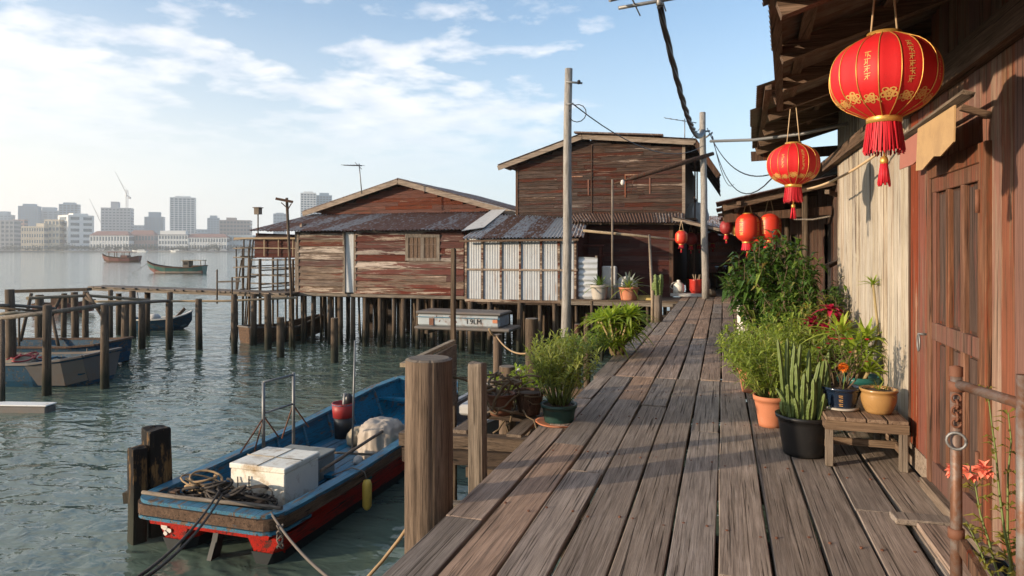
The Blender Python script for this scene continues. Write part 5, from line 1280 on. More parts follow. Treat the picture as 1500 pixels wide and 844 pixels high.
# boats on the left
c = P(75, 566, 18.2); c.z = WZ; Fb = frame(c, TH - .10)
t = T('rowing_boat', 'open blue boat with a worn grey bow among the near mooring piles', 'boat', c)
hull(Fb, [(-3.2, .8, .60, .55, -.1), (-1.6, .98, .55, .75, -.15), (.2, .98, .60, .75, -.15), (1.0, .88, .70, .6, -.1), (1.45, .72, .78, .45, .02)], t, 'boat_navy', 'boat_navy', 'boat_grey', rw=.11)
MB().add([Fb(.1, -.995, .56), Fb(1.0, -.90, .64), Fb(1.47, -.735, .72), Fb(1.47, -.54, .16), Fb(1.0, -.74, .04), Fb(.35, -.86, .06)], [(0, 1, 4, 5), (1, 2, 3, 4)]).build('bow_panel', 'boat_grey', t)
MB().add([Fb(1.465, -.735, .72), Fb(1.465, .70, .72), Fb(1.465, .5, .12), Fb(1.465, -.5, .12)], [(0, 1, 2, 3)]).build('bow_panel', 'boat_grey', t)
for s_ in (-2.2, -.6): MB().beam(Fb(s_, -.85, .5), Fb(s_, .85, .5), .2, .05).build('thwart', 'boat_blue_pale', t)
lump('net_pile', 'heap of dull red and tan nets lying in the grey bowed boat', 'nets', Fb(-.9, -.1, .22), .5, .42, 'sack', 21, 6)
rp = MB(); coil(rp, -.9, .0, .5, 14, (.4, .25), .03, Fb); tag(rp.build('red_cord', 'dull_red', recalc=False), 'red cord thrown over the nets in the grey bowed boat', 'cord')
c = P(132, 545, 20.3); c.z = WZ; Fc = frame(c, TH - .06)
t = T('rowing_boat', 'blue flat ended boat lying behind the grey bowed boat at the piles', 'boat', c)
hull(Fc, [(-4.2, .8, .72, .6, -.1), (-2, .95, .7, .8, -.1), (0, .95, .72, .75, -.1), (.75, .85, .78, .7, .12)], t, 'boat_navy', 'boat_navy', 'boat_brown', rw=.12)
MB().tube([Fc(.55, -.9, .7), Fc(.6, -1.0, .3), Fc(.5, -1.0, .55)], .02, 6).build('rope', 'rope_grey', t)
c = P(35, 603, 14.8); c.z = WZ; Fd = frame(c, TH - .06)
t = T('float', 'white block shaped float on the water at the left edge', 'float', c)
fb(MB(), Fd, -2.2, .62, -.16, .16, -.1, .14).build('body', 'boat_grey', t, bevel=.03); fb(MB(), Fd, -2.2, .63, -.17, .17, .141, .17).build('cap', 'white_paint', t, bevel=.01)
c = P(237, 484, 30); c.z = WZ; Fe = frame(c, TH + .15)
t = T('motor_boat', 'small blue fishing boat moored behind the jetty piles', 'boat', c)
hull(Fe, [(-1.3, .5, .50, .35, -.1), (-.4, .66, .45, .5, -.12), (.6, .6, .52, .4, -.1), (1.05, .32, .66, .1, .1), (1.25, .05, .78, .03, .4)], t, 'boat_navy', 'boat_blue_pale', 'white_paint', rw=.09)
MB().lathe(Fe(-.3, 0, .35), [(.001, 0), (.28, 0), (.26, .22), (.16, .32), (.001, .35)], 14).build('engine_cover', 'plastic_bag', t); MB().beam(Fe(.5, 0, .4), Fe(.9, .2, .9), .12, .12).build('winch', 'boat_brown', t)
MB().tube([Fe(-.9, .2, .4), Fe(-1.1, .2, 1.7)], .03, 6).build('mast', 'grey_metal', t)
c = P(97, 461, 38); c.z = WZ; Fg = frame(c, TH)
t = T('motor_boat', 'dark little boat far behind the left mooring frames', 'boat', c)
hull(Fg, [(-1.6, .5, .5, .3, -.1), (0, .7, .45, .5, -.1), (1.5, .2, .7, .05, .1)], t, 'boat_maroon', 'boat_brown', 'boat_brown'); fb(MB(), Fg, -.6, .4, -.4, .4, .3, .95).build('cabin', 'dark_boards', t)
c = P(421, 463, 27); c.z = WZ; Fh = frame(c, TH + .9)
t = T('rowing_boat', 'tan wooden boat half hidden under the left end of the red stilt house', 'boat', c)
hull(Fh, [(-1.8, .5, .6, .3, -.1), (0, .7, .5, .5, -.1), (1.6, .15, .8, .05, .1)], t, 'boat_brown', 'boat_brown', 'boat_grey')
# pale boxy boat hung under the zinc shed
c = P(682, 467, 20.9); c = V((c.x, c.y, c.z)); Fi = frame(c, 0)
t = T('box_boat', 'pale blue grey boxy boat body slung between the piles under the zinc shed', 'boat', c - V((0, 0, .3)))
fb(MB(), Fi, -1.38, 1.25, -.5, .5, -.20, .16).build('body', 'pale_hull', t, bevel=.05); fb(MB(), Fi, -1.42, 1.32, -.55, .55, .165, .25).build('lid', 'boat_grey', t, bevel=.03)
fb(MB(), Fi, -1.45, 1.6, -.6, .6, -.30, -.205).build('base_rim', 'boat_grey', t, bevel=.03); fb(MB(), Fi, -1.40, 1.27, -.525, -.503, .06, .085).build('strake', 'boat_blue_pale', t)
fb(MB(), Fi, 1.05, 1.2, -.53, -.505, -.05, .05).build('patch', 'terracotta', t); fb(MB(), Fi, -.98, -.84, -.53, -.505, -.17, .04).build('patch', 'rust', t)
tc_ = bpy.data.curves.new('hull_letters', 'FONT'); tc_.body = 'I 9LM'; tc_.size = .21; tc_.extrude = .004; to_ = bpy.data.objects.new('tmp', tc_); COL.objects.link(to_)
me_ = bpy.data.meshes.new_from_object(to_); COL.objects.unlink(to_); bpy.data.objects.remove(to_)
me_.materials.clear(); me_.materials.append(M['dark_interior'])
o = bpy.data.objects.new('hull_letters', me_); COL.objects.link(o); o.parent = t; o.rotation_euler = (R(90), 0, 0); o.location = Fi(.22, -.507, -.10) - ORG[t.name]
for sg in (-1, 1): MB().beam(Fi(sg * 1.0, -.7, -.36), Fi(sg * 1.0, .8, -.36), .1, .1).build('sling_beam', 'pile_wood', t)
sk = MB()
for k in range(7): p_ = Fi(-.78 + k * .10 + U(-.03, .03), -.508, U(-.1, .08)); sk.add([p_, p_ + V((U(.02, .08), 0, U(-.02, .02))), p_ + V((U(.0, .06), 0, U(.04, .10)))], [(0, 1, 2)])
sk.build('flaked_paint', 'rust', t)
# ---------- utility poles, cables
def upole(label, base, top, r0, r1, extra=None):
    t = T('utility_pole', label, 'pole', base)
    n_ = 10; b_, e_ = V(base), V(top)
    MB().tube([b_.lerp(e_, k / n_) + V((.008 * math.sin(k * 1.3), .008 * math.cos(k), 0)) for k in range(n_ + 1)], [r0 + (r1 - r0) * k / n_ for k in range(n_ + 1)], 14, jit=.02).build('shaft', 'pale_pole', t)
    return t
bA = P(826, 480, 11); bA.z = -3
pA_ = upole('nearer bare grey pole standing in the water left of the boardwalk', bA, P(833, 101, 11), .088, .062)
MB().tube([P(829, 120, 10.9), P(853, 122, 10.9)], .018, 6).build('pin', 'grey_metal', pA_); MB().lathe(P(848, 121, 10.9), [(.001, -.03), (.03, -.02), (.025, .03), (.001, .045)], 10).build('insulator', 'dark_interior', pA_)
MB().tube([P(829, 153, 10.9), P(840, 152, 10.85)], .016, 6).build('pin', 'grey_metal', pA_)
hk = P(846, 166, 10.9); MB().tube([P(839, 152, 10.9)] + [hk + V((.14 * math.sin(a), 0, .14 * math.cos(a))) for a in [-.3 + i * .5 for i in range(12)]], .008, 5).build('wire_loop', 'black_cable', pA_)
bB = V((-.525, 22.5, 0))
pB_ = upole('farther pale pole at the porch of the tall dark house', bB, P(1029, 165, 21.9), .115, .095)
MB().tube([P(1026, 193, 21.8), P(1040, 192, 21.8)], .03, 6).build('pin', 'grey_metal', pB_); MB().tube([P(1033, 202, 21.8), P(1044, 194, 21.7)], .03, 6).build('pin', 'grey_metal', pB_)
def wire(label, pts, r, mat='black_cable', name='cable', cat='cable'):
    return tag(MB().tube(pts, r, 6).build(name, mat), label, cat)
wire('thin wire sagging from the nearer bare pole to the farther pole', arc(P(840, 153, 10.9), P(1031, 213, 21.9), .5, 16), .010)
tw = arc(P(966, 8, 6), P(1030, 192, 21.85), .55, 40)
m_ = MB()
for ph in (0, 2.1, 4.2): m_.tube([p_ + V((math.cos(ph + k * .9), 0, math.sin(ph + k * .9))) * (.016 + .0007 * k) for k, p_ in enumerate(tw)], [.016 + .0006 * k for k in range(len(tw))], 6)
tag(m_.build('twisted_cable', 'black_cable', recalc=False), 'thick twisted black cable dropping from the top aerial to the farther pole', 'cable')
ae = T('aerial', 'television aerial bar at the very top with the twisted cable hanging from it', 'aerial', V((.95, 6.2, 3.0)))
MB().tube([P(906, 12, 6), P(985, -2, 6), P(1060, -16, 6.05), V((.95, 6.2, 3.96))], .017, 8).build('boom', 'grey_metal', ae); MB().tube([V((.95, 6.2, 3.0)), V((.95, 6.2, 4.1))], .02, 8).build('mast', 'grey_metal', ae)
MB().tube([P(893, 1, 5.9), P(902, -1, 5.95), P(940, -10, 6)], .014, 6).build('element', 'grey_metal', ae); MB().lathe(P(966, 2, 6), [(.02, -.04), (.03, -.03), (.03, .03), (.02, .04)], 8).build('clamp', 'grey_metal', ae)
for k in (0, 1): MB().tube([P(930 + 40 * k, 6 - 7 * k, 6) + V((0, -.3, -.03)), P(930 + 40 * k, 6 - 7 * k, 6) + V((0, .4, .03))], .007, 5).build('element', 'grey_metal', ae)
wire('upper thin cable from the farther pole down to the low awning', arc(P(1036, 188, 21.85), P(1128, 256, 13), .5, 14), .014)
wire('lower cable from the farther pole down to the low awning, passing the pole pin', arc(P(1042, 196, 21.75), P(1130, 262, 12), .9, 14), .012)
wire('steep drop wire from the farther pole towards the alley houses', arc(P(1044, 200, 21.75), P(1075, 270, 30), .6, 12), .012)
a2 = T('aerial', 'thin television aerial above the ridge of the tall dark house', 'aerial', P(1003, 210, 25))
MB().tube([P(1003, 212, 25), P(1003, 174, 25)], .018, 6).build('mast', 'grey_metal', a2); MB().tube([P(974, 173, 25), P(1020, 180, 25.2)], .014, 6).build('boom', 'grey_metal', a2)
for k in range(5): c = P(978 + k * 9, 173.6 + k * 1.4, 25); MB().tube([c - V((.12, .25, 0)), c + V((.12, .25, 0))], .008, 5).build('element', 'grey_metal', a2)
wire('thin wire stretched from the aerial to the farther pole', arc(P(1003, 212, 25), P(1028, 184, 21.8), .05, 6), .009)
# thin pole, lamp arm, bamboo rail and sticks on the platform
tp = T('street_lamp', 'thin grey pole on the platform carrying a long dark lamp arm', 'lamp', P(897, 437, 21.45))
MB().tube([P(897, 437, 21.45), P(897, 263, 21.4)], .034, 8).build('pole', 'grey_board_z', tp)
MB().tube([P(897, 270, 21.4).lerp(P(1045, 225, 21.75), f) for f in (0, .16, .2, .6, 1)], [.028, .03, .07, .08, .06], 8).build('lamp_arm', 'dark_boards', tp)
MB().lathe(P(912, 267, 21.4), [(.001, -.10), (.05, -.08), (.07, -.02), (.05, .06), (.001, .08)], 12).build('lamp_head', 'pot_white', tp)
MB().tube([P(928, 262, 21.6), P(924, 285, 21.6)], .012, 5).build('bracket', 'rust', tp)
tag(MB().tube([P(854, 338, 21.6), P(930, 345, 21.5), P(1003, 353, 21.3)], .042, 8).build('bamboo_rail', 'bamboo'), 'long pale bamboo rail reaching from the zinc shed to the small orange lantern', 'rail')
tag(MB().tube([P(957, 470, 16.5), P(951, 345, 21.2)], .04, 7).build('stick', 'bamboo_z'), 'leaning pale stick at the walk edge propping the bamboo rail', 'stick')
# boiler plate tank, blocks and pots on the platform
xa, xb = XatY(822, 21.75), XatY(875, 21.75); tk = T('sheet_screen', 'white wrinkled sheet screen partly behind the nearer bare pole', 'screen', V(((xa + xb) / 2, 21.75, -.03)))
m_ = MB(); vs = []; fs = []; nx, nz = 14, 60
for j in range(nz + 1):
    for i in range(nx + 1):
        fx, fz = i / nx, j / nz; zz = -.03 + 1.32 * fz + .03 * math.sin(fx * 3) * fz
        vs.append((xa + (xb - xa) * fx - .10 * max(0, .2 - fz) * (fx ** 4) * 5, 21.75 - .05 * math.sin(fx * PI) + .018 * math.sin(fz * 46 + 2 * math.sin(fx * 2.5)) + .012 * math.sin(fz * 17 + fx * 5), zz))
for j in range(nz):
    for i in range(nx): q = j * (nx + 1) + i; fs.append((q, q + 1, q + nx + 2, q + nx + 1))
m_.add(vs, fs, True); m_.build('sheet', 'tank_zinc', tk)
for x in (xa + .05, xb - .05): MB().box(x - .035, x + .035, 21.80, 21.87, -.03, 1.36).build('post', 'grey_board_z', tk)
MB().box(xa, xb, 21.80, 21.85, 1.22, 1.28).build('rail', 'grey_board', tk)
sf = T('timber_rack', 'dark red timber rack standing behind the white wrinkled sheet screen', 'rack', V((XatY(872, 22.7), 22.7, -.03)))
for px in (853, 880): MB().box(XatY(px, 22.6) - .05, XatY(px, 22.6) + .05, 22.55, 22.65, -.03, 1.72).build('post', 'maroon_siding', sf)
for z in (1.3, 1.66): MB().box(XatY(848, 22.6), XatY(886, 22.6), 22.5, 22.62, z, z + .07).build('shelf', 'maroon_siding', sf)
fb_ = lambda mb, x, y, z, w_, d_, h_: mb.box(x - w_ / 2, x + w_ / 2, y - d_ / 2, y + d_ / 2, z, z + h_)
x = XatY(893, 22.2); tag(fb_(MB(), x, 22.2, -.03, .46, .3, 1.05).build('polystyrene_block', 'concrete', bevel=.03), 'tall grey foam block leaning by the thin lamp pole', 'block')
lump('plastic_sheet', 'crumpled white plastic sheet behind the orange pot with drooping leaves', 'sheet', V((XatY(917, 22.3), 22.3, -.03)), .36, .70, 'plastic_bag', 31, 7, squash=.4)
for k in range(3): tag(fb_(MB(), XatY(940 + 5 * k, 21.75 + .1 * k), 21.75 + .14 * k, -.03 + .0, .9 - .1 * k, .12, .07 + .03 * k).build('plank', 'yellow_wood'), ('front yellow plank of three lying on the platform behind the stick', 'middle yellow plank of three lying on the platform behind the stick', 'rear yellow plank of three lying on the platform behind the stick')[k], 'plank')
sl_ = G(1010, 434, 0.0); tag(fb_(MB(), sl_.x, sl_.y, .005, 1.2, .7, .10).build('slab', 'concrete', bevel=.01), 'pale concrete slab under the red bucket at the porch', 'slab')
c = V((sl_.x + .25, sl_.y, .107)); rb = T('bucket', 'shiny red bucket with tools standing on the pale slab at the porch', 'bucket', c)
MB().lathe(c, [(.001, 0), (.20, 0), (.26, .12), (.25, .42), (.27, .46), (.25, .46), (.24, .40), (.001, .38)], 20).build('body', 'bucket_red', rb)
for k in range(4): MB().tube([c + V((U(-.1, .1), U(-.1, .1), .35)), c + V((U(-.2, .2), U(-.1, .1), .62))], .018, 5).build('tool_handle', 'bamboo_z', rb)
c = V((sl_.x - .35, sl_.y - .1, .107)); jg = T('jug', 'cream plastic jug beside the red bucket on the pale slab', 'jug', c)
MB().lathe(c, [(.001, 0), (.17, 0), (.20, .1), (.19, .26), (.12, .34), (.06, .37), (.06, .43), (.001, .44)], 16).build('body', 'cool_box', jg); MB().tube([c + V((-.15, -.1, .12)), c + V((-.26, -.12, .2)), c + V((-.2, -.12, .32)), c + V((-.06, -.05, .38))], .02, 6).build('handle', 'pot_grey', jg)
lump('bag', 'pale grey bag slumped beside the red bucket', 'bag', V((sl_.x + .62, sl_.y + .1, 0)), .2, .24, 'sack', 41, 6, squash=1.4)
lump('bag', 'white plastic bag hanging on the wall above the porch roof', 'bag', P(1021, 327, 24.3), .36, .74, 'plastic_bag', 43, 6, squash=.55)
# clutter in the dark porch
for k, (px, py, d_, nm, lb_, r_, h_) in enumerate(((1012, 410, 25, 'pot', 'dark pot in the porch behind the red bucket', .22, .5), (1022, 405, 27, 'pot', 'second dark pot farther back in the porch beside the pole', .25, .6), (1050, 405, 28, 'basket', 'dark basket in the alley right of the farther pole', .3, .6), (1058, 400, 31, 'basket', 'taller dark basket deeper in the alley', .3, .8))):
    b_ = P(px, py, d_); b_.z = 0
    tag(MB().lathe(b_, [(.001, 0), (r_ * .75, 0), (r_, h_), (r_ * .85, h_), (r_ * .8, h_ * .8), (.001, h_ * .8)], 14).build(nm, 'dark_boards', org=b_), lb_, nm)
for k in range(2):
    c = G(1050 + 9 * k, 424 - 2 * k, 0); bkx = T('bicycle', ('dark bicycle parked in the alley right of the farther pole', 'second dark bicycle leaning deeper in the alley behind the first')[k], 'bicycle', c)
    for s_ in (-.5, .5): MB().tube([c + V((.1 * k, s_ + .33 * math.cos(a), .34 + .33 * math.sin(a))) for a in [i * PI / 10 for i in range(21)]], .018, 6).build('wheel', 'black_plastic', bkx)
    MB().tube([c + V((.1 * k, -.5, .34)), c + V((.1 * k, -.1, .75)), c + V((.1 * k, .35, .8)), c + V((.1 * k, .5, .34))], .022, 6).build('frame', 'dull_red', bkx); MB().tube([c + V((-.25 + .1 * k, .38, 1.0)), c + V((.25 + .1 * k, .38, 1.0))], .018, 6).build('handlebar', 'grey_metal', bkx); MB().beam(c + V((.1 * k, -.28, .86)), c + V((.1 * k, -.02, .88)), .14, .05).build('saddle', 'black_plastic', bkx)
# hose / conduit, hook, rope on the right
wire('dark conduit running from open air into the eaves of the cream house', [P(1041, 207, 8.6), P(1105, 205, 7.9), P(1175, 196, 7.2), P(1242, 181, 6.9)], .020, 'grey_metal', 'conduit', 'conduit')
wire('pale rope swagged along the cream wall under the lanterns', arc(P(1183, 277, 7.2), P(1296, 217, 5.3), .05, 10) + [P(1322, 190, 4.95)], .011, 'cord', 'rope', 'rope')
hkc = P(1155, 32, 4.2); wire('small bent metal hook hanging from a rafter', [P(1160, -20, 4.2), P(1162, 25, 4.2)] + [hkc + V((.042 * math.cos(a), 0, .042 * math.sin(a))) for a in [-i * PI / 10 for i in range(11)]], .006, 'cord', 'hook', 'hook')

# ---------- lanterns
def lantern(label, c, rad, hgt, kind='round', mat='red_silk', ribs=16, hang=.25, fr=True, det=True, sq=1.0, tassel=True, hz=None):
    c = V(c); top = c + V((0, 0, hgt / 2)); t = T('lantern', label, 'lantern', top + V((0, 0, hang)), 'red lanterns hung along the boardwalk')
    K = 18; N = 96 if det else 40
    def prof_r(f):  # f -1..1
        if kind == 'round': return rad * max(.30, (1 - abs(f) ** 2.3) ** .5)
        return rad * max(.42, (1 - abs(f) ** 3.6) ** .5)
    prf = [(prof_r(-1 + 2 * i / K), hgt / 2 * (-1 + 2 * i / K)) for i in range(K + 1)]
    a0 = .1
    MB().lathe(c, prf, N, mod=(lambda th, z: 1 - .030 * abs(math.sin((th - a0) * ribs / 2))) if det else None).build('shade', mat, t)
    if det:
        for k in range(ribs):
            a = a0 + 2 * PI * k / ribs
            MB().tube([c + V((math.cos(a) * (r_ + .0005), math.sin(a) * (r_ + .0005), z)) for r_, z in prf], .0028 * rad / .24, 4).build('rib', 'gold', t)
    rt = prf[0][0]
    MB().lathe(c + V((0, 0, hgt / 2)), [(rt * 1.02, -.012), (rt * 1.04, .012), (rt * .8, .016), (rt * .78, -.01)], 28).build('top_ring', 'gold', t)
    MB().lathe(c - V((0, 0, hgt / 2)), [(rt * 1.0, .012), (rt * 1.08, -.004), (rt * 1.06, -.026 * rad / .24), (rt * .9, -.026 * rad / .24)], 28).build('bottom_ring', 'gold', t)
    cords = MB(); hp = top + V((0, 0, hang))
    for sg in (-1, 1): cords.tube([top + V((sg * rt * .8, 0, 0)), (hz[0] if sg < 0 else hz[1]) if hz else hp], .0045 if det else .008, 5)
    cords.build('cord', 'cord', t)
    zb = c.z - hgt / 2 - .02
    if fr:
        m_ = MB(); fl = rad * .60; n_ = 110 if det else 36
        for k in range(n_):
            a = 2 * PI * k / n_; q = V((c.x + math.cos(a) * rt * U(.9, 1.02), c.y + math.sin(a) * rt * U(.9, 1.02), zb)); w_ = 2 * PI * rt / n_ * 1.0
            m_.beam(q, q + V((math.cos(a) * .012 + U(-.006, .006), math.sin(a) * .012 + U(-.006, .006), -fl * U(.9, 1.06))), w_, .004, up=(math.cos(a), math.sin(a), 0))
        m_.build('fringe', 'fringe_red', t)
        MB().lathe(V((c.x, c.y, zb)), [(rt * .88, 0), (rt * .88, -fl * .85)], 20).build('fringe_lining', 'dull_red', t)
        if tassel:
            z2 = zb - fl * .9
            MB().tube([V((c.x, c.y, zb)), V((c.x, c.y, z2 - rad * .22))], .004, 5).build('tassel_cord', 'gold', t)
            MB().lathe(V((c.x, c.y, z2 - rad * .22)), [(.001, .025), (.014, .015), (.018, 0), (.014, -.015), (.001, -.02)], 10).build('bead', 'gold', t)
            m_ = MB()
            for k in range(26): a = U(0, 6.3); q = V((c.x + math.cos(a) * .010, c.y + math.sin(a) * .010, z2 - rad * .24)); m_.tube([q, q + V((math.cos(a) * .012, math.sin(a) * .012, -rad * U(.40, .50)))], .0045, 4)
            m_.build('tassel', 'fringe_red', t)
    # gold print lying on the silk
    def on(a, z, o=.0022):
        f = max(-1, min(1, z / (hgt / 2))); r_ = prof_r(f) * (1 - (.030 * abs(math.sin((a - a0) * ribs / 2)) if det else 0)) + o
        return c + V((math.cos(a) * r_, math.sin(a) * r_, z))
    def patch(mb, a, z, pts):   # pts in (arc length, height)
        rr = prof_r(max(-.98, min(.98, z / (hgt / 2))))
        mb.add([on(a + p_[0] / rr, z + p_[1]) for p_ in pts], [tuple(range(len(pts)))])
    def stroke(mb, a, z, x0, y0, x1, y1, w_):
        d = V((x1 - x0, y1 - y0)); n_ = V((-d.y, d.x)).normalized() * w_ / 2
        patch(mb, a, z, [(x0 + n_.x, y0 + n_.y), (x1 + n_.x, y1 + n_.y), (x1 - n_.x, y1 - n_.y), (x0 - n_.x, y0 - n_.y)])
    pr_ = MB(); s_ = rad / .24
    if det and kind == 'round':
        for k in range(0, ribs):
            a = a0 + 2 * PI * (k + .5) / ribs
            if k % 4 == 2 or k % 8 == 4:   # a column of small brush characters
                rows = 6 if k % 4 == 0 else 4
                for r_ in range(rows):
                    z = hgt * (.26 - .085 * r_) if rows == 6 else hgt * (.16 - .085 * r_)
                    w_ = .014 * s_; wt = .0032 * s_
                    rr = random.Random(k * 17 + r_)
                    stroke(pr_, a, z, -w_, w_ * .8, w_, w_ * .9, wt); stroke(pr_, a, z, 0, w_, 0, -w_, wt)
                    if rr.random() < .7: stroke(pr_, a, z, -w_ * .8, 0, w_ * .8, .1 * w_, wt)
                    if rr.random() < .7: stroke(pr_, a, z, -w_ * .1, -.1 * w_, -w_, -w_, wt)
                    if rr.random() < .7: stroke(pr_, a, z, w_ * .1, -.1 * w_, w_, -w_ * .9, wt)
                    if rr.random() < .5: stroke(pr_, a, z, -w_ * .6, w_ * .5, -w_ * .6, -w_ * .5, wt)
            # flower low on every gore
            z = -hgt * (.30 if k % 2 else .33); zr = .026 * s_ * (1.15 if k % 2 else .9)
            for j in range(5):
                b2 = 2 * PI * j / 5 + k; ox, oy = math.cos(b2) * zr * .8, math.sin(b2) * zr * .55
                sc2 = .55 + .25 * ((j * 7 + k * 3) % 5) / 4; ring = [(ox + math.cos(q * PI / 4) * zr * .52, oy + math.sin(q * PI / 4) * zr * .38) for q in range(8)]; inr = [(ox * 1.1 + math.cos(q * PI / 4) * zr * .36 * sc2, oy * 1.1 + math.sin(q * PI / 4) * zr * .26 * sc2) for q in range(8)]
                for q in range(8): patch(pr_, a, z, [ring[q], ring[(q + 1) % 8], inr[(q + 1) % 8], inr[q]])
                patch(pr_, a, z, [(ox * .8 + math.cos(q * PI / 3) * zr * .15, oy * .8 + math.sin(q * PI / 3) * zr * .10) for q in range(6)])
            patch(pr_, a, z, [(math.cos(q * PI / 3) * zr * .28, math.sin(q * PI / 3) * zr * .2) for q in range(6)])
            stroke(pr_, a, z, zr, -zr * .3, zr * 1.9, -zr * .8, .005 * s_); stroke(pr_, a, z, -zr, -zr * .4, -zr * 1.8, -zr * .7, .005 * s_)
    elif kind == 'drum':
        for a in [PI * 1.32 + k * PI / 2 for k in range(4)]:
            for r_ in range(4):
                z = hgt * (.26 - .155 * r_); w_ = rad * .17; wt = rad * .055
                stroke(pr_, a, z, -w_, w_ * .6, w_, w_ * .6, wt); stroke(pr_, a, z, 0, w_ * .8, 0, -w_ * .8, wt); stroke(pr_, a, z, -w_ * .8, -.1 * w_, w_ * .8, 0, wt); stroke(pr_, a, z, -w_, -w_ * .7, w_, -w_ * .6, wt)
    if pr_.v: pr_.build('gold_print', 'gold_print', t)
    return t
c1 = P(1295, 113, 2.95)
lantern('largest red lantern with gold ribs hanging nearest at the top right', c1, .217, .355, hang=.34, hz=(c1 + V((-.02, 0, .56)), c1 + V((.02, 0, .56))), ribs=16)
c2 = P(1162, 241, 6.1)
lantern('second red gold ribbed lantern hanging lower, before the cream wall eave', c2, .224, .365, hang=.42, hz=(c2 + V((-.02, 0, .55)), c2 + V((.02, 0, .55))))
lantern('left one of the two drum shaped orange lanterns above the tall green shrub', P(1095, 334, 10.2), .175, .42, 'drum', 'orange_silk', hang=.26, det=False)
lantern('right one of the two drum shaped orange lanterns above the tall green shrub', P(1127, 332, 10.2), .17, .42, 'drum', 'orange_silk', hang=.28, det=False)
lantern('dark red round lantern hanging at the left tip of the low awning', P(1064, 333, 15.5), .145, .33, 'round', 'dull_red', hang=.2, det=False)
lantern('small orange lantern half hidden between the two drum lanterns', P(1108, 348, 14.0), .14, .30, 'round', 'orange_silk', hang=.4, det=False)
lantern('small bright orange lantern at the end of the bamboo rail', P(998, 348, 21.2), .19, .42, 'drum', 'orange_silk', hang=.32, det=False)
lantern('dim red lantern just right of the small bright orange lantern', P(1012, 350, 23.6), .22, .44, 'round', 'dull_red', hang=.3, det=False)
lantern('dim red lantern in the porch left of the farther pole', P(1024, 350, 25), .22, .44, 'round', 'dull_red', hang=.3, det=False)
lantern('dim red lantern immediately right of the farther pole', P(1044, 348, 26), .24, .44, 'round', 'dull_red', hang=.4, det=False)
lantern('tiny yellow lantern behind the left drum lantern under the awning', P(1077, 336, 15.5), .11, .26, 'round', 'gold', hang=.25, det=False, fr=False)

# ---------- stool
sx0, sx1, sy0, sy1, sh_ = .70, 1.235, 5.34, 6.22, .36
st = T('stool', 'low weathered slatted bench stool carrying the blue and gold pots', 'stool', ((sx0 + sx1) / 2, (sy0 + sy1) / 2, 0))
n_ = 4
for k in range(n_):
    a = sx0 + (sx1 - sx0) * k / n_; MB().box(a + .004, a + (sx1 - sx0) / n_ - .006, sy0 - .02, sy1 + .02, sh_ - .028, sh_ + U(-.002, .002)).build('top_slat', 'stool_top', st, bevel=.003)
for x in (sx0 + .005, sx1 - .055):
    for y in (sy0, sy1 - .05): MB().box(x, x + .05, y, y + .05, 0, sh_ - .03).build('leg', 'grey_board_z', st, bevel=.003)
MB().box(sx0 + .0, sx1 + .0, sy0 - .008, sy0 + .016, sh_ - .095, sh_ - .031).build('apron', 'stool_wood', st); MB().box(sx0, sx1, sy1 - .02, sy1 + .006, sh_ - .095, sh_ - .031).build('apron', 'stool_wood', st)
for x in (sx0 - .004, sx1 - .018): MB().box(x, x + .022, sy0 + .02, sy1 - .02, sh_ - .09, sh_ - .032).build('apron', 'stool_top', st)
for x in (sx0 + .018, sx1 - .042): MB().box(x, x + .022, sy0 + .03, sy1 - .03, .10, .15).build('stretcher', 'stool_top', st)
MB().box(sx0 + .03, sx1 - .03, sy0 + .20, sy0 + .225, .11, .16).build('stretcher', 'stool_wood', st); MB().box(sx0 + .03, sx1 - .03, sy1 - .07, sy1 - .045, .13, .20).build('stretcher', 'stool_wood', st)

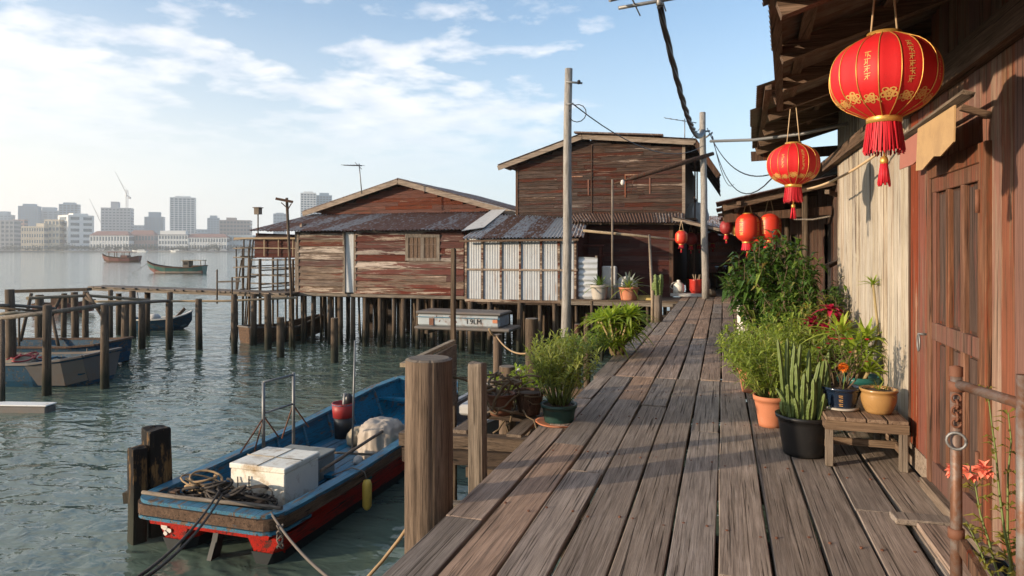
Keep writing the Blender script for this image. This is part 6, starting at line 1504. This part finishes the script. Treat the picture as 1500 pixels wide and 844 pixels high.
# ---------- plants
def pot(t, c, r, h, mat, rim=.1, foot=.72, belly=0, lip=.03, soil=True, rimmat=None):
    pr_ = [(.001, 0), (r * foot, 0)]
    for k in range(1, 9):
        f = k / 8; pr_.append((r * (foot + (1 - foot) * f) * (1 + belly * math.sin(f * PI)), h * (1 - rim) * f))
    pr_ += [(r * 1.07, h * (1 - rim) + .002), (r * 1.10, h), (r * .97, h), (r * .94, h * .88)]
    MB().lathe(c, pr_, 32).build('pot', mat, t)
    if soil: MB().lathe(V(c) + V((0, 0, h * .88)), [(r * .95, 0), (r * .5, .01), (.001, .014)], 20).build('soil', 'soil', t)
    return V(c) + V((0, 0, h * .88))
def bushy(t, base, n_st, spread, hgt, n_lf, L, W, leaf, stem, leanout=.5, up=.4, r=.006, droop=.25, lo=.25, seed=1, jitter=.04):
    rnd = random.Random(seed); st_ = MB(); lf = MB(); base = V(base)
    for k in range(n_st):
        a = rnd.uniform(0, 6.283); q = rnd.random() ** .6
        p0 = base + V((math.cos(a), math.sin(a), 0)) * (spread * .22 * q)
        tipp = base + V((math.cos(a) * spread * q * leanout * 2, math.sin(a) * spread * q * leanout * 2, hgt * (1 - .30 * q * q) * rnd.uniform(.72, 1.05)))
        mid = p0.lerp(tipp, .5) + V((rnd.gauss(0, jitter), rnd.gauss(0, jitter), hgt * .05))
        pts = [p0, p0.lerp(mid, .5) + V((rnd.gauss(0, jitter * .4), rnd.gauss(0, jitter * .4), 0)), mid, mid.lerp(tipp, .55) + V((rnd.gauss(0, jitter * .5), rnd.gauss(0, jitter * .5), 0)), tipp]
        st_.tube(pts, [r, r * .9, r * .75, r * .55, r * .3], 5)
        m_ = n_lf
        for j in range(m_):
            f = lo + (1 - lo) * (j + rnd.random()) / m_
            i = min(3, int(f * 4)); q_ = pts[i].lerp(pts[i + 1], f * 4 - i)
            b2 = rnd.uniform(0, 6.283); d = V((math.cos(b2), math.sin(b2), up + rnd.gauss(0, .35)))
            if j >= m_ - 2: d.z += .8
            lf.leaf(q_, d, L * rnd.uniform(.6, 1.2), W * rnd.uniform(.7, 1.2), droop=droop * rnd.uniform(.3, 1.6))
    st_.build('stem', stem, t, recalc=False); lf.build('leaves', leaf, t, recalc=False)
def rosette(mb, c, n_, L, w_, rnd, up=.7, droop=.55):
    for k in range(n_):
        a = k * 2.4 + rnd.uniform(-.2, .2); f = k / n_; el = 1.35 - 1.25 * f ** .8 + rnd.uniform(-.12, .12)
        mb.strap(c, V((math.cos(a) * math.cos(el), math.sin(a) * math.cos(el), math.sin(el))), L * rnd.uniform(.75, 1.1) * (.6 + .4 * f), w_, droop * (0.3 + .7 * f), 5)
def PT(label, c, name='potted_plant', cat='plant', group=None): return T(name, label, cat, c, group)
# bamboo-like plant in the dark green pot, at the left edge of the walk
c = V((-1.44, 6.12, -.03)); t = PT('bushy grass bamboo in a dark green pot on the left edge of the walk', c)
b_ = pot(t, c, .155, .17, 'pot_green', rim=.2, foot=.85)
bushy(t, b_, 70, .37, .68, 26, .10, .021, 'leaf_bamboo', 'stem_green', seed=3, up=.55, r=.0055, lo=.30, leanout=.52)
tag(MB().lathe(c - V((0, 0, .012)), [(.001, 0), (.19, 0), (.22, .02), (.2, .02), (.001, .012)], 24).build('saucer', 'terracotta'), 'flat terracotta saucer under the dark green pot', 'saucer')
# lime green strap leaved bush
c = G(912, 520, -.03); c.x = -1.52; t = PT('lime green strap leaved bush with a woody base on the left walk edge', c, 'bush', 'bush')
rnd = random.Random(5); lf = MB(); stm = MB()
for k in range(22):
    a = rnd.uniform(0, 6.3); q = rnd.random() ** .5 * .34; h_ = rnd.uniform(.32, .74) - q * .5
    top = c + V((math.cos(a) * q, math.sin(a) * q, h_)); stm.tube([c + V((math.cos(a) * q * .3, math.sin(a) * q * .3, 0)), c + V((math.cos(a) * q * .5, math.sin(a) * q * .5, h_ * .5)), top], .018, 6)
    rosette(lf, top, 28, .44, .062, rnd, droop=.6)
for k in range(13):
    a = k * 2.4; q = .10 + .16 * rnd.random(); rosette(lf, c + V((math.cos(a) * q, math.sin(a) * q, rnd.uniform(.12, .38))), 20, .36, .05, rnd, droop=.7)
lf.build('leaves', 'leaf_lime', t, recalc=False); stm.build('stem', 'stem_tan', t, recalc=False)
MB().lathe(c, [(.001, 0), (.10, 0), (.11, .05), (.07, .16), (.001, .2)], 14).build('woody_base', 'stem_brown', t)
# low weeds below that bush
for k, (px, py, d_, lb_) in enumerate(((838, 528, 9.0, 'low green weeds between the bamboo pot and the lime green bush'), (868, 520, 9.8, 'dark low weeds at the foot of the lime green bush'), (756, 590, 6.9, 'small yellow green weed rooted in the vine tangle'))):
    c = P(px, py, d_); t = PT(lb_, c, 'weed', 'weed'); bushy(t, c, 26, .36, .36, 12, .09, .036, 'leaf_mid' if k != 2 else 'leaf_lime', 'stem_green', seed=20 + k, r=.004)
# dead vines and old pots on the beam platform
vn = MB(); rnd = random.Random(9)
for k in range(46):
    p_ = P(rnd.uniform(700, 775), rnd.uniform(560, 610), rnd.uniform(5.9, 7.2)); pts = [p_]
    d = V((rnd.gauss(0, 1), rnd.gauss(0, 1), rnd.uniform(-.6, 1))).normalized()
    for j in range(7):
        d = (d + V((rnd.gauss(0, .5), rnd.gauss(0, .5), rnd.gauss(0, .45)))).normalized(); q_ = pts[-1] + d * .07; q_.z = min(q_.z, .42); pts.append(q_)
    vn.tube(pts, rnd.uniform(.005, .013), 5)
tag(vn.build('dead_vines', 'stem_brown', recalc=False), 'tangle of dead brown vines left of the bamboo pot', 'vines')
for k in range(3):
    c = P(712 + k * 3, 588 - 4 * k, 6.3 + .2 * k); R_ = .10 + .02 * k
    tag(MB().tube([c + V((R_ * math.cos(a) * .9, R_ * math.sin(a) * .5, R_ * math.sin(a))) for a in [i * PI / 9 for i in range(19)]], .012, 6).build('hoop', 'grey_board'), ('smallest bent cane hoop at the left of the dead vines', 'middle bent cane hoop at the left of the dead vines', 'widest bent cane hoop at the left of the dead vines')[k], 'hoop')
c = P(733, 607, 6.4); t = PT('old rusty brown pot buried in the dead vines', c, 'flower_pot', 'pot'); pot(t, c, .13, .2, 'rust')
c = P(775, 606, 6.5); t = PT('dark broken pot beside the bamboo pot', c, 'flower_pot', 'pot'); pot(t, c, .14, .22, 'dark_boards')
c = P(692, 601, 6.6); tag(fb_(MB(), c.x, c.y, c.z - .02, .18, .3, .10).build('polystyrene_scrap', 'plastic_bag', bevel=.02), 'white foam scrap behind the square post', 'scrap')
# right hand group
c = V((.40, 6.42, 0)); t = PT('feathery light green shrub in a terracotta pot on the right', c); b_ = pot(t, c, .135, .27, 'terracotta', rim=.16)
bushy(t, b_, 60, .36, .62, 34, .095, .024, 'leaf_fern', 'stem_green', seed=11, up=.35, r=.005, lo=.15, leanout=.62)
c = V((.585, 5.62, 0)); t = PT('clump of upright green cactus stems in a wide black pot', c, cat='cactus'); b_ = pot(t, c, .185, .30, 'pot_black', rim=.10, foot=.78)
rnd = random.Random(4); cs = MB()
def cactus(mb, p0, p1, r, ribs=4, segs=18):
    p0, p1 = V(p0), V(p1); vs = []; fs = []; n2 = ribs * 4
    bend = V((rnd.gauss(0, .02), rnd.gauss(0, .02), 0))
    for i in range(segs + 1):
        f = i / segs; c_ = p0.lerp(p1, f) + bend * math.sin(f * PI); rr = r * (.75 + .35 * math.sin(f * PI * .9 + .25)) * (1 if i < segs else .25) * (1 + .13 * math.sin(f * 44 + p1.x * 90))
        for k in range(n2):
            a = 2 * PI * k / n2 + .5 + f * .4; q = rr * (.50 + .70 * abs(math.cos(a * ribs / 2)) ** 2.2); vs.append(c_ + V((math.cos(a) * q, math.sin(a) * q, 0)))
    for i in range(segs):
        for k in range(n2): fs.append((i * n2 + k, i * n2 + (k + 1) % n2, (i + 1) * n2 + (k + 1) % n2, (i + 1) * n2 + k))
    fs.append(tuple(segs * n2 + k for k in range(n2))); mb.add(vs, fs, False)
for k in range(22):
    a = k * 2.4; q = .155 * (k / 22) ** .5; h_ = rnd.uniform(.22, .64) * (1.15 if k in (2, 5) else 1)
    o_ = V((math.cos(a) * q, math.sin(a) * q, -.03)); m_ = MB(); cactus(m_, b_ + o_, b_ + o_ * 1.25 + V((rnd.gauss(0, .018), rnd.gauss(0, .018), h_)), rnd.uniform(.0135, .0175)); m_.build('stem', 'cactus', t)
for k in range(11):
    a = k * .57 + .3; o_ = V((math.cos(a), math.sin(a), 0)) * .13; m_ = MB(); cactus(m_, b_ + o_, b_ + o_ * 1.5 + V((0, 0, rnd.uniform(.10, .24))), .013); m_.build('stem', 'cactus', t)
# tall shrub and its neighbours
c = V((.62, 8.7, 0)); t = PT('tall dark leafy shrub under the drum lanterns, in a hidden brown pot', c); b_ = pot(t, c, .2, .38, 'dark_boards')
bushy(t, b_, 50, .62, 1.38, 38, .17, .066, 'leaf_dark', 'stem_brown', seed=17, up=.1, r=.010, lo=.30, leanout=.5, droop=.35, jitter=.09)
c = V((.86, 8.2, 0)); t = PT('broad leafed shrub standing right of the tall dark shrub', c); b_ = pot(t, c, .17, .34, 'terracotta')
bushy(t, b_, 34, .50, 1.12, 24, .14, .050, 'leaf_dark', 'stem_brown', seed=18, up=.15, r=.009, lo=.35, leanout=.5, droop=.35, jitter=.08)
c = V((.27, 9.25, .44)); t = PT('white ringed planter with a small leafy top left of the tall shrub', c); tag(MB().box(.12, .44, 9.1, 9.4, 0, .438).build('crate', 'dark_boards'), 'dark wooden crate under the white ringed planter', 'crate'); b_ = pot(t, c, .105, .52, 'pot_white', rim=.05, foot=.85)
bushy(t, b_, 14, .3, .42, 14, .12, .045, 'leaf_dark', 'stem_brown', seed=19, up=.2, r=.006)
c = V((.60, 7.15, 0)); t = PT('fern like light green shrub filling the gap behind the cactus', c); b_ = pot(t, c, .15, .3, 'dark_boards')
bushy(t, b_, 46, .40, .66, 24, .12, .028, 'leaf_fern', 'stem_green', seed=23, up=.3, r=.005, lo=.2, leanout=.55)
c = V((.95, 7.55, 0)); t = PT('mixed green shrub with yellowing leaves behind the red leaved plant', c); b_ = pot(t, c, .16, .3, 'pot_black')
bushy(t, b_, 30, .36, .75, 18, .13, .040, 'leaf_yellow', 'stem_green', seed=29, up=.3, r=.006, lo=.3)
c = V((1.02, 7.45, 0)); t = PT('crimson leaved plant glowing red behind the blue pot', c); b_ = pot(t, c, .13, .5, 'dark_boards')
lf = MB(); rnd = random.Random(31)
for o_ in ((0, -.05, .50), (-.16, -.02, .36), (.06, .05, .40), (-.05, -.1, .30)): rosette(lf, b_ + V(o_), 20, .22, .070, rnd, droop=.7)
lf.build('leaves', 'petal_crimson', t, recalc=False); MB().tube([b_, b_ + V((0, -.05, .5))], .015, 6).build('stem', 'stem_brown', t)
lf2 = MB(); rosette(lf2, b_ + V((-.1, -.1, -.05)), 14, .3, .05, rnd); lf2.build('green_leaves', 'leaf_mid', t, recalc=False)
for k, (x, y, h_, mat, sd, lb_) in enumerate(((.30, 7.9, .75, 'leaf_fern', 71, 'light green shrub on the walk side between the terracotta pot and the white planter'), (.78, 7.9, 1.0, 'leaf_mid', 72, 'medium green shrub in the middle of the plant row in front of the tall shrubs'), (1.12, 8.35, .95, 'leaf_dark', 73, 'dark shrub pressed against the far end of the cream wall'))):
    c = V((x, y, 0)); t = PT(lb_, c); b_ = pot(t, c, .14, .26, 'terracotta' if k == 0 else 'dark_boards'); bushy(t, b_, 34, .36, h_ - .2, 24, .125, .034 + .012 * (k > 0), mat, 'stem_green', seed=sd, up=.25, r=.006, lo=.2, leanout=.55)
# blue pot with crown of thorns
c = V((.845, 5.62, sh_ + .004)); t = PT('dark blue glazed pot with small red flowers on the stool', c); b_ = pot(t, c, .135, .165, 'pot_blue', rim=.12, foot=.72)
MB().lathe(c, [(.105, -.0), (.125, .004), (.12, .016), (.10, .016)], 24).build('saucer', 'pot_grey', t)
bushy(t, b_, 16, .24, .46, 15, .07, .024, 'leaf_mid', 'stem_brown', seed=37, up=.4, r=.006, lo=.35)
pt_ = MB(); rnd = random.Random(38)
for k in range(11):
    q_ = b_ + V((rnd.uniform(-.17, .19), rnd.uniform(-.15, .1), rnd.uniform(.20, .44)))
    for j in range(4): a = j * PI / 2 + k; pt_.leaf(q_, V((math.cos(a), math.sin(a), .35)), .026, .026, droop=.0)
pt_.build('flowers', 'petal_red', t, recalc=False)
emb = MB(); ca = math.atan2(-c.y, -c.x + .0)
for k in range(3):
    for (x0, y0, x1, y1) in ((-.012, .008, .012, .008), (0, .014, 0, -.012), (-.01, -.004, .012, -.006)):
        z0 = .105 - .032 * k
        def op(xx, zz): r_ = .135 * (.72 + .28 * zz / .1452) + .0025; a = ca + xx / r_ ; return c + V((math.cos(a) * r_, math.sin(a) * r_, zz))
        emb.add([op(x0 - .002, z0 + y0 + .002), op(x1 + .002, z0 + y1 + .002), op(x1 + .002, z0 + y1 - .002), op(x0 - .002, z0 + y0 - .002)], [(0, 1, 2, 3)])
emb.build('gold_marks', 'gold_print', t, recalc=False)
c = b_ + V((-.005, -.12, -.0)); t = PT('single orange marigold bloom on a stalk in the dark blue pot', c, 'marigold', 'flower')
MB().tube([c, c + V((.01, -.02, .10)), c + V((0, -.03, .17))], .004, 6).build('stalk', 'stem_green', t)
fl_ = MB(); rnd = random.Random(41); c_ = c + V((0, -.03, .18))
for k in range(120): v_ = V((rnd.gauss(0, 1), rnd.gauss(0, 1), rnd.gauss(.3, .8))).normalized(); fl_.leaf(c_ + v_ * .012, v_, .030, .016, droop=.0, fold=.4)
fl_.build('bloom', 'marigold', t, recalc=False)
# gold pot
c = V((1.085, 5.55, sh_ + .004)); t = PT('golden brown glazed pot with a tiny sprout on the stool', c); b_ = pot(t, c, .118, .175, 'pot_gold', rim=.13, foot=.72, belly=.14)
lf = MB(); rnd = random.Random(43); rosette(lf, b_, 11, .15, .016, rnd, droop=.3); rosette(lf, b_ + V((.05, .02, 0)), 6, .09, .012, rnd, droop=.3); lf.build('leaves', 'leaf_bamboo', t, recalc=False)
# teal pot with dracaena against the cream wall
c = V((1.13, 6.55, 0)); t = PT('big teal pot with arching strap leaves and one tall stem by the cream wall', c); b_ = pot(t, c, .165, .46, 'pot_teal', rim=.12, foot=.8)
lf = MB(); stm = MB(); rnd = random.Random(47)
for (ox, oy, hh, n_, L_) in ((-.02, -.05, .22, 34, .44), (.05, .0, .36, 30, .40), (.05, -.10, .10, 28, .40), (-.14, .05, .40, 28, .40), (-.05, -.12, .30, 24, .36)):
    p1 = b_ + V((ox, oy, hh)); stm.tube([b_ + V((ox * .4, oy * .4, 0)), p1], .016, 6); rosette(lf, p1, n_, L_, .052, rnd, droop=.5)
tall = [b_ + V((.05, 0, 0)), b_ + V((.08, 0, .22)), b_ + V((.16, .04, .40)), b_ + V((.12, .06, .84))]; stm.tube(tall, [.013, .012, .011, .010], 6); rosette(lf, tall[-1], 20, .19, .026, rnd, droop=.45)
lf.build('leaves', 'leaf_lime', t, recalc=False); stm.build('stem', 'stem_tan', t, recalc=False)
# climbing plant by the rail
c = V((1.115, 3.20, .0)); t = PT('straggling climbing plant with coral flowers behind the pipe rail', c, 'climbing_plant', 'plant')
stm = MB(); lf = MB(); fl_ = MB(); rnd = random.Random(53)
for k, (tx, ty, tz_) in enumerate(((-.06, .12, .98), (.03, .02, .80), (-.12, .16, .62), (.05, -.12, .70), (-.02, -.2, .46), (-.14, .05, .42), (.04, .2, .86))):
    pts = [c + V((tx * f + rnd.gauss(0, .012), ty * f + rnd.gauss(0, .015), tz_ * f)) for f in [i / 7 for i in range(8)]]; stm.tube(pts, [.007 * (1 - .6 * i / 7) for i in range(8)], 5)
    for j in range(30):
        f = .2 + .8 * rnd.random(); i = min(6, int(f * 7)); q_ = pts[i].lerp(pts[i + 1], f * 7 - i); a = rnd.uniform(0, 6.3); lf.leaf(q_, V((math.cos(a), math.sin(a), .4)), rnd.uniform(.04, .085), rnd.uniform(.016, .034), droop=.3)
for (ox, oy, oz) in ((-.125, .10, .62), (-.09, .04, .65), (-.16, .16, .60), (-.02, -.25, .14), (.0, -.3, .06)):
    fl_ = MB()
    for j in range(16): v_ = V((rnd.gauss(0, 1), rnd.gauss(0, 1), rnd.gauss(0, .8))).normalized(); fl_.leaf(c + V((ox, oy, oz)) + v_ * .006, v_, .042, .034, droop=.0)
    fl_.build('flower', 'petal_coral', t, recalc=False)
stm.build('stem', 'stem_green', t, recalc=False); lf.build('leaves', 'leaf_yellow', t, recalc=False);
# plants on the platform
c = V((XatY(878, 21.6), 21.6, -.03)); t = PT('spiky plant in a pale round pot right of the white sheet screen', c); b_ = pot(t, c, .27, .46, 'pot_grey', rim=.18, foot=.8)
lf = MB(); rnd = random.Random(61); rosette(lf, b_, 22, .85, .075, rnd, droop=.45); lf.build('leaves', 'leaf_mid', t, recalc=False)
c = V((XatY(921, 21.62), 21.62, -.03)); t = PT('drooping leaved plant in an orange brown pot on the platform', c); b_ = pot(t, c, .30, .40, 'terracotta', rim=.15, foot=.8)
lf = MB(); rosette(lf, b_, 34, .85, .085, rnd, droop=.65); lf.build('leaves', 'leaf_fern', t, recalc=False); lf = MB(); rosette(lf, b_ + V((0, 0, .1)), 14, 1.0, .10, rnd, droop=.25); lf.build('silver_leaves', 'leaf_silver', t, recalc=False)
c = G(966, 474, -.05); c.x = -1.36; t = PT('cactus growing out of a hollow grey log post at the walk edge', c, cat='cactus')
MB().tube([c, c + V((0, 0, .62))], [.11, .095], 12, jit=.06).build('log', 'grey_board_z', t); MB().tube([c + V((-.10, -.06, 0)), c + V((-.10, -.06, .72))], .035, 8, jit=.06).build('log_stave', 'bamboo_z', t)
rnd = random.Random(67)
for k in range(6): m_ = MB(); a = k * 1.1; cactus(m_, c + V((math.cos(a) * .05, math.sin(a) * .05, .55)), c + V((math.cos(a) * .08, math.sin(a) * .08, .62 + rnd.uniform(.35, .75) * (1.2 if k == 0 else .75))), .045); m_.build('stem', 'cactus', t)

# ---------- pipe rail at the lower right
pr_ = T('pipe_rail', 'rusty steel pipe rail with a ring and chain at the lower right', 'rail', V((.865, 3.04, 0)))
q1, q2 = V((.865, 3.04, 0)), V((.965, 2.70, 0))
MB().tube([q1, q1 + V((0, 0, 1.09))], .021, 12).build('post', 'rusty_pipe', pr_); MB().tube([q2, q2 + V((0, 0, 1.13))], .021, 12).build('post', 'rusty_pipe', pr_)
MB().tube([q1 + V((0, 0, 1.03)), q2 + V((0, 0, 1.03)), V((1.06, 2.36, 1.03))], .019, 12).build('top_bar', 'rusty_pipe', pr_)
MB().beam(q1 + V((0.01, -.02, .42)), q2 + V((0, 0, .20)), .025, .05).build('lower_bar', 'dark_boards', pr_)
for z in (1.02, .45): MB().lathe(q1 + V((0, 0, z)), [(.022, -.02), (.029, -.018), (.029, .018), (.022, .02)], 14).build('collar', 'rust', pr_)
MB().lathe(q1 + V((0, 0, 1.09)), [(.023, -.03), (.023, .006), (.001, .012)], 14).build('cap', 'rust', pr_)
def ring(c, R_, r_, ax): 
    ax = V(ax).normalized(); e = ax.cross(V((0, 0, 1))); e = e.normalized() if e.length > .1 else V((1, 0, 0)); f = ax.cross(e)
    return [V(c) + e * R_ * math.cos(a) + f * R_ * math.sin(a) for a in [i * PI / 8 for i in range(17)]]
cc = q1 + V((-.008, -.03, .98))
for k in range(5): MB().tube(ring(cc - V((0, 0, .024 * k)), .016, .004, (1, 0, 0) if k % 2 else (0, 1, 0)), .0045, 6).build('chain_link', 'rust', pr_)
MB().tube([v_ + V((0, 0, -.01)) for v_ in ring(cc - V((0, 0, .155)), .032, .005, (.3, 1, 0))], .006, 6).build('ring', 'grey_metal', pr_)
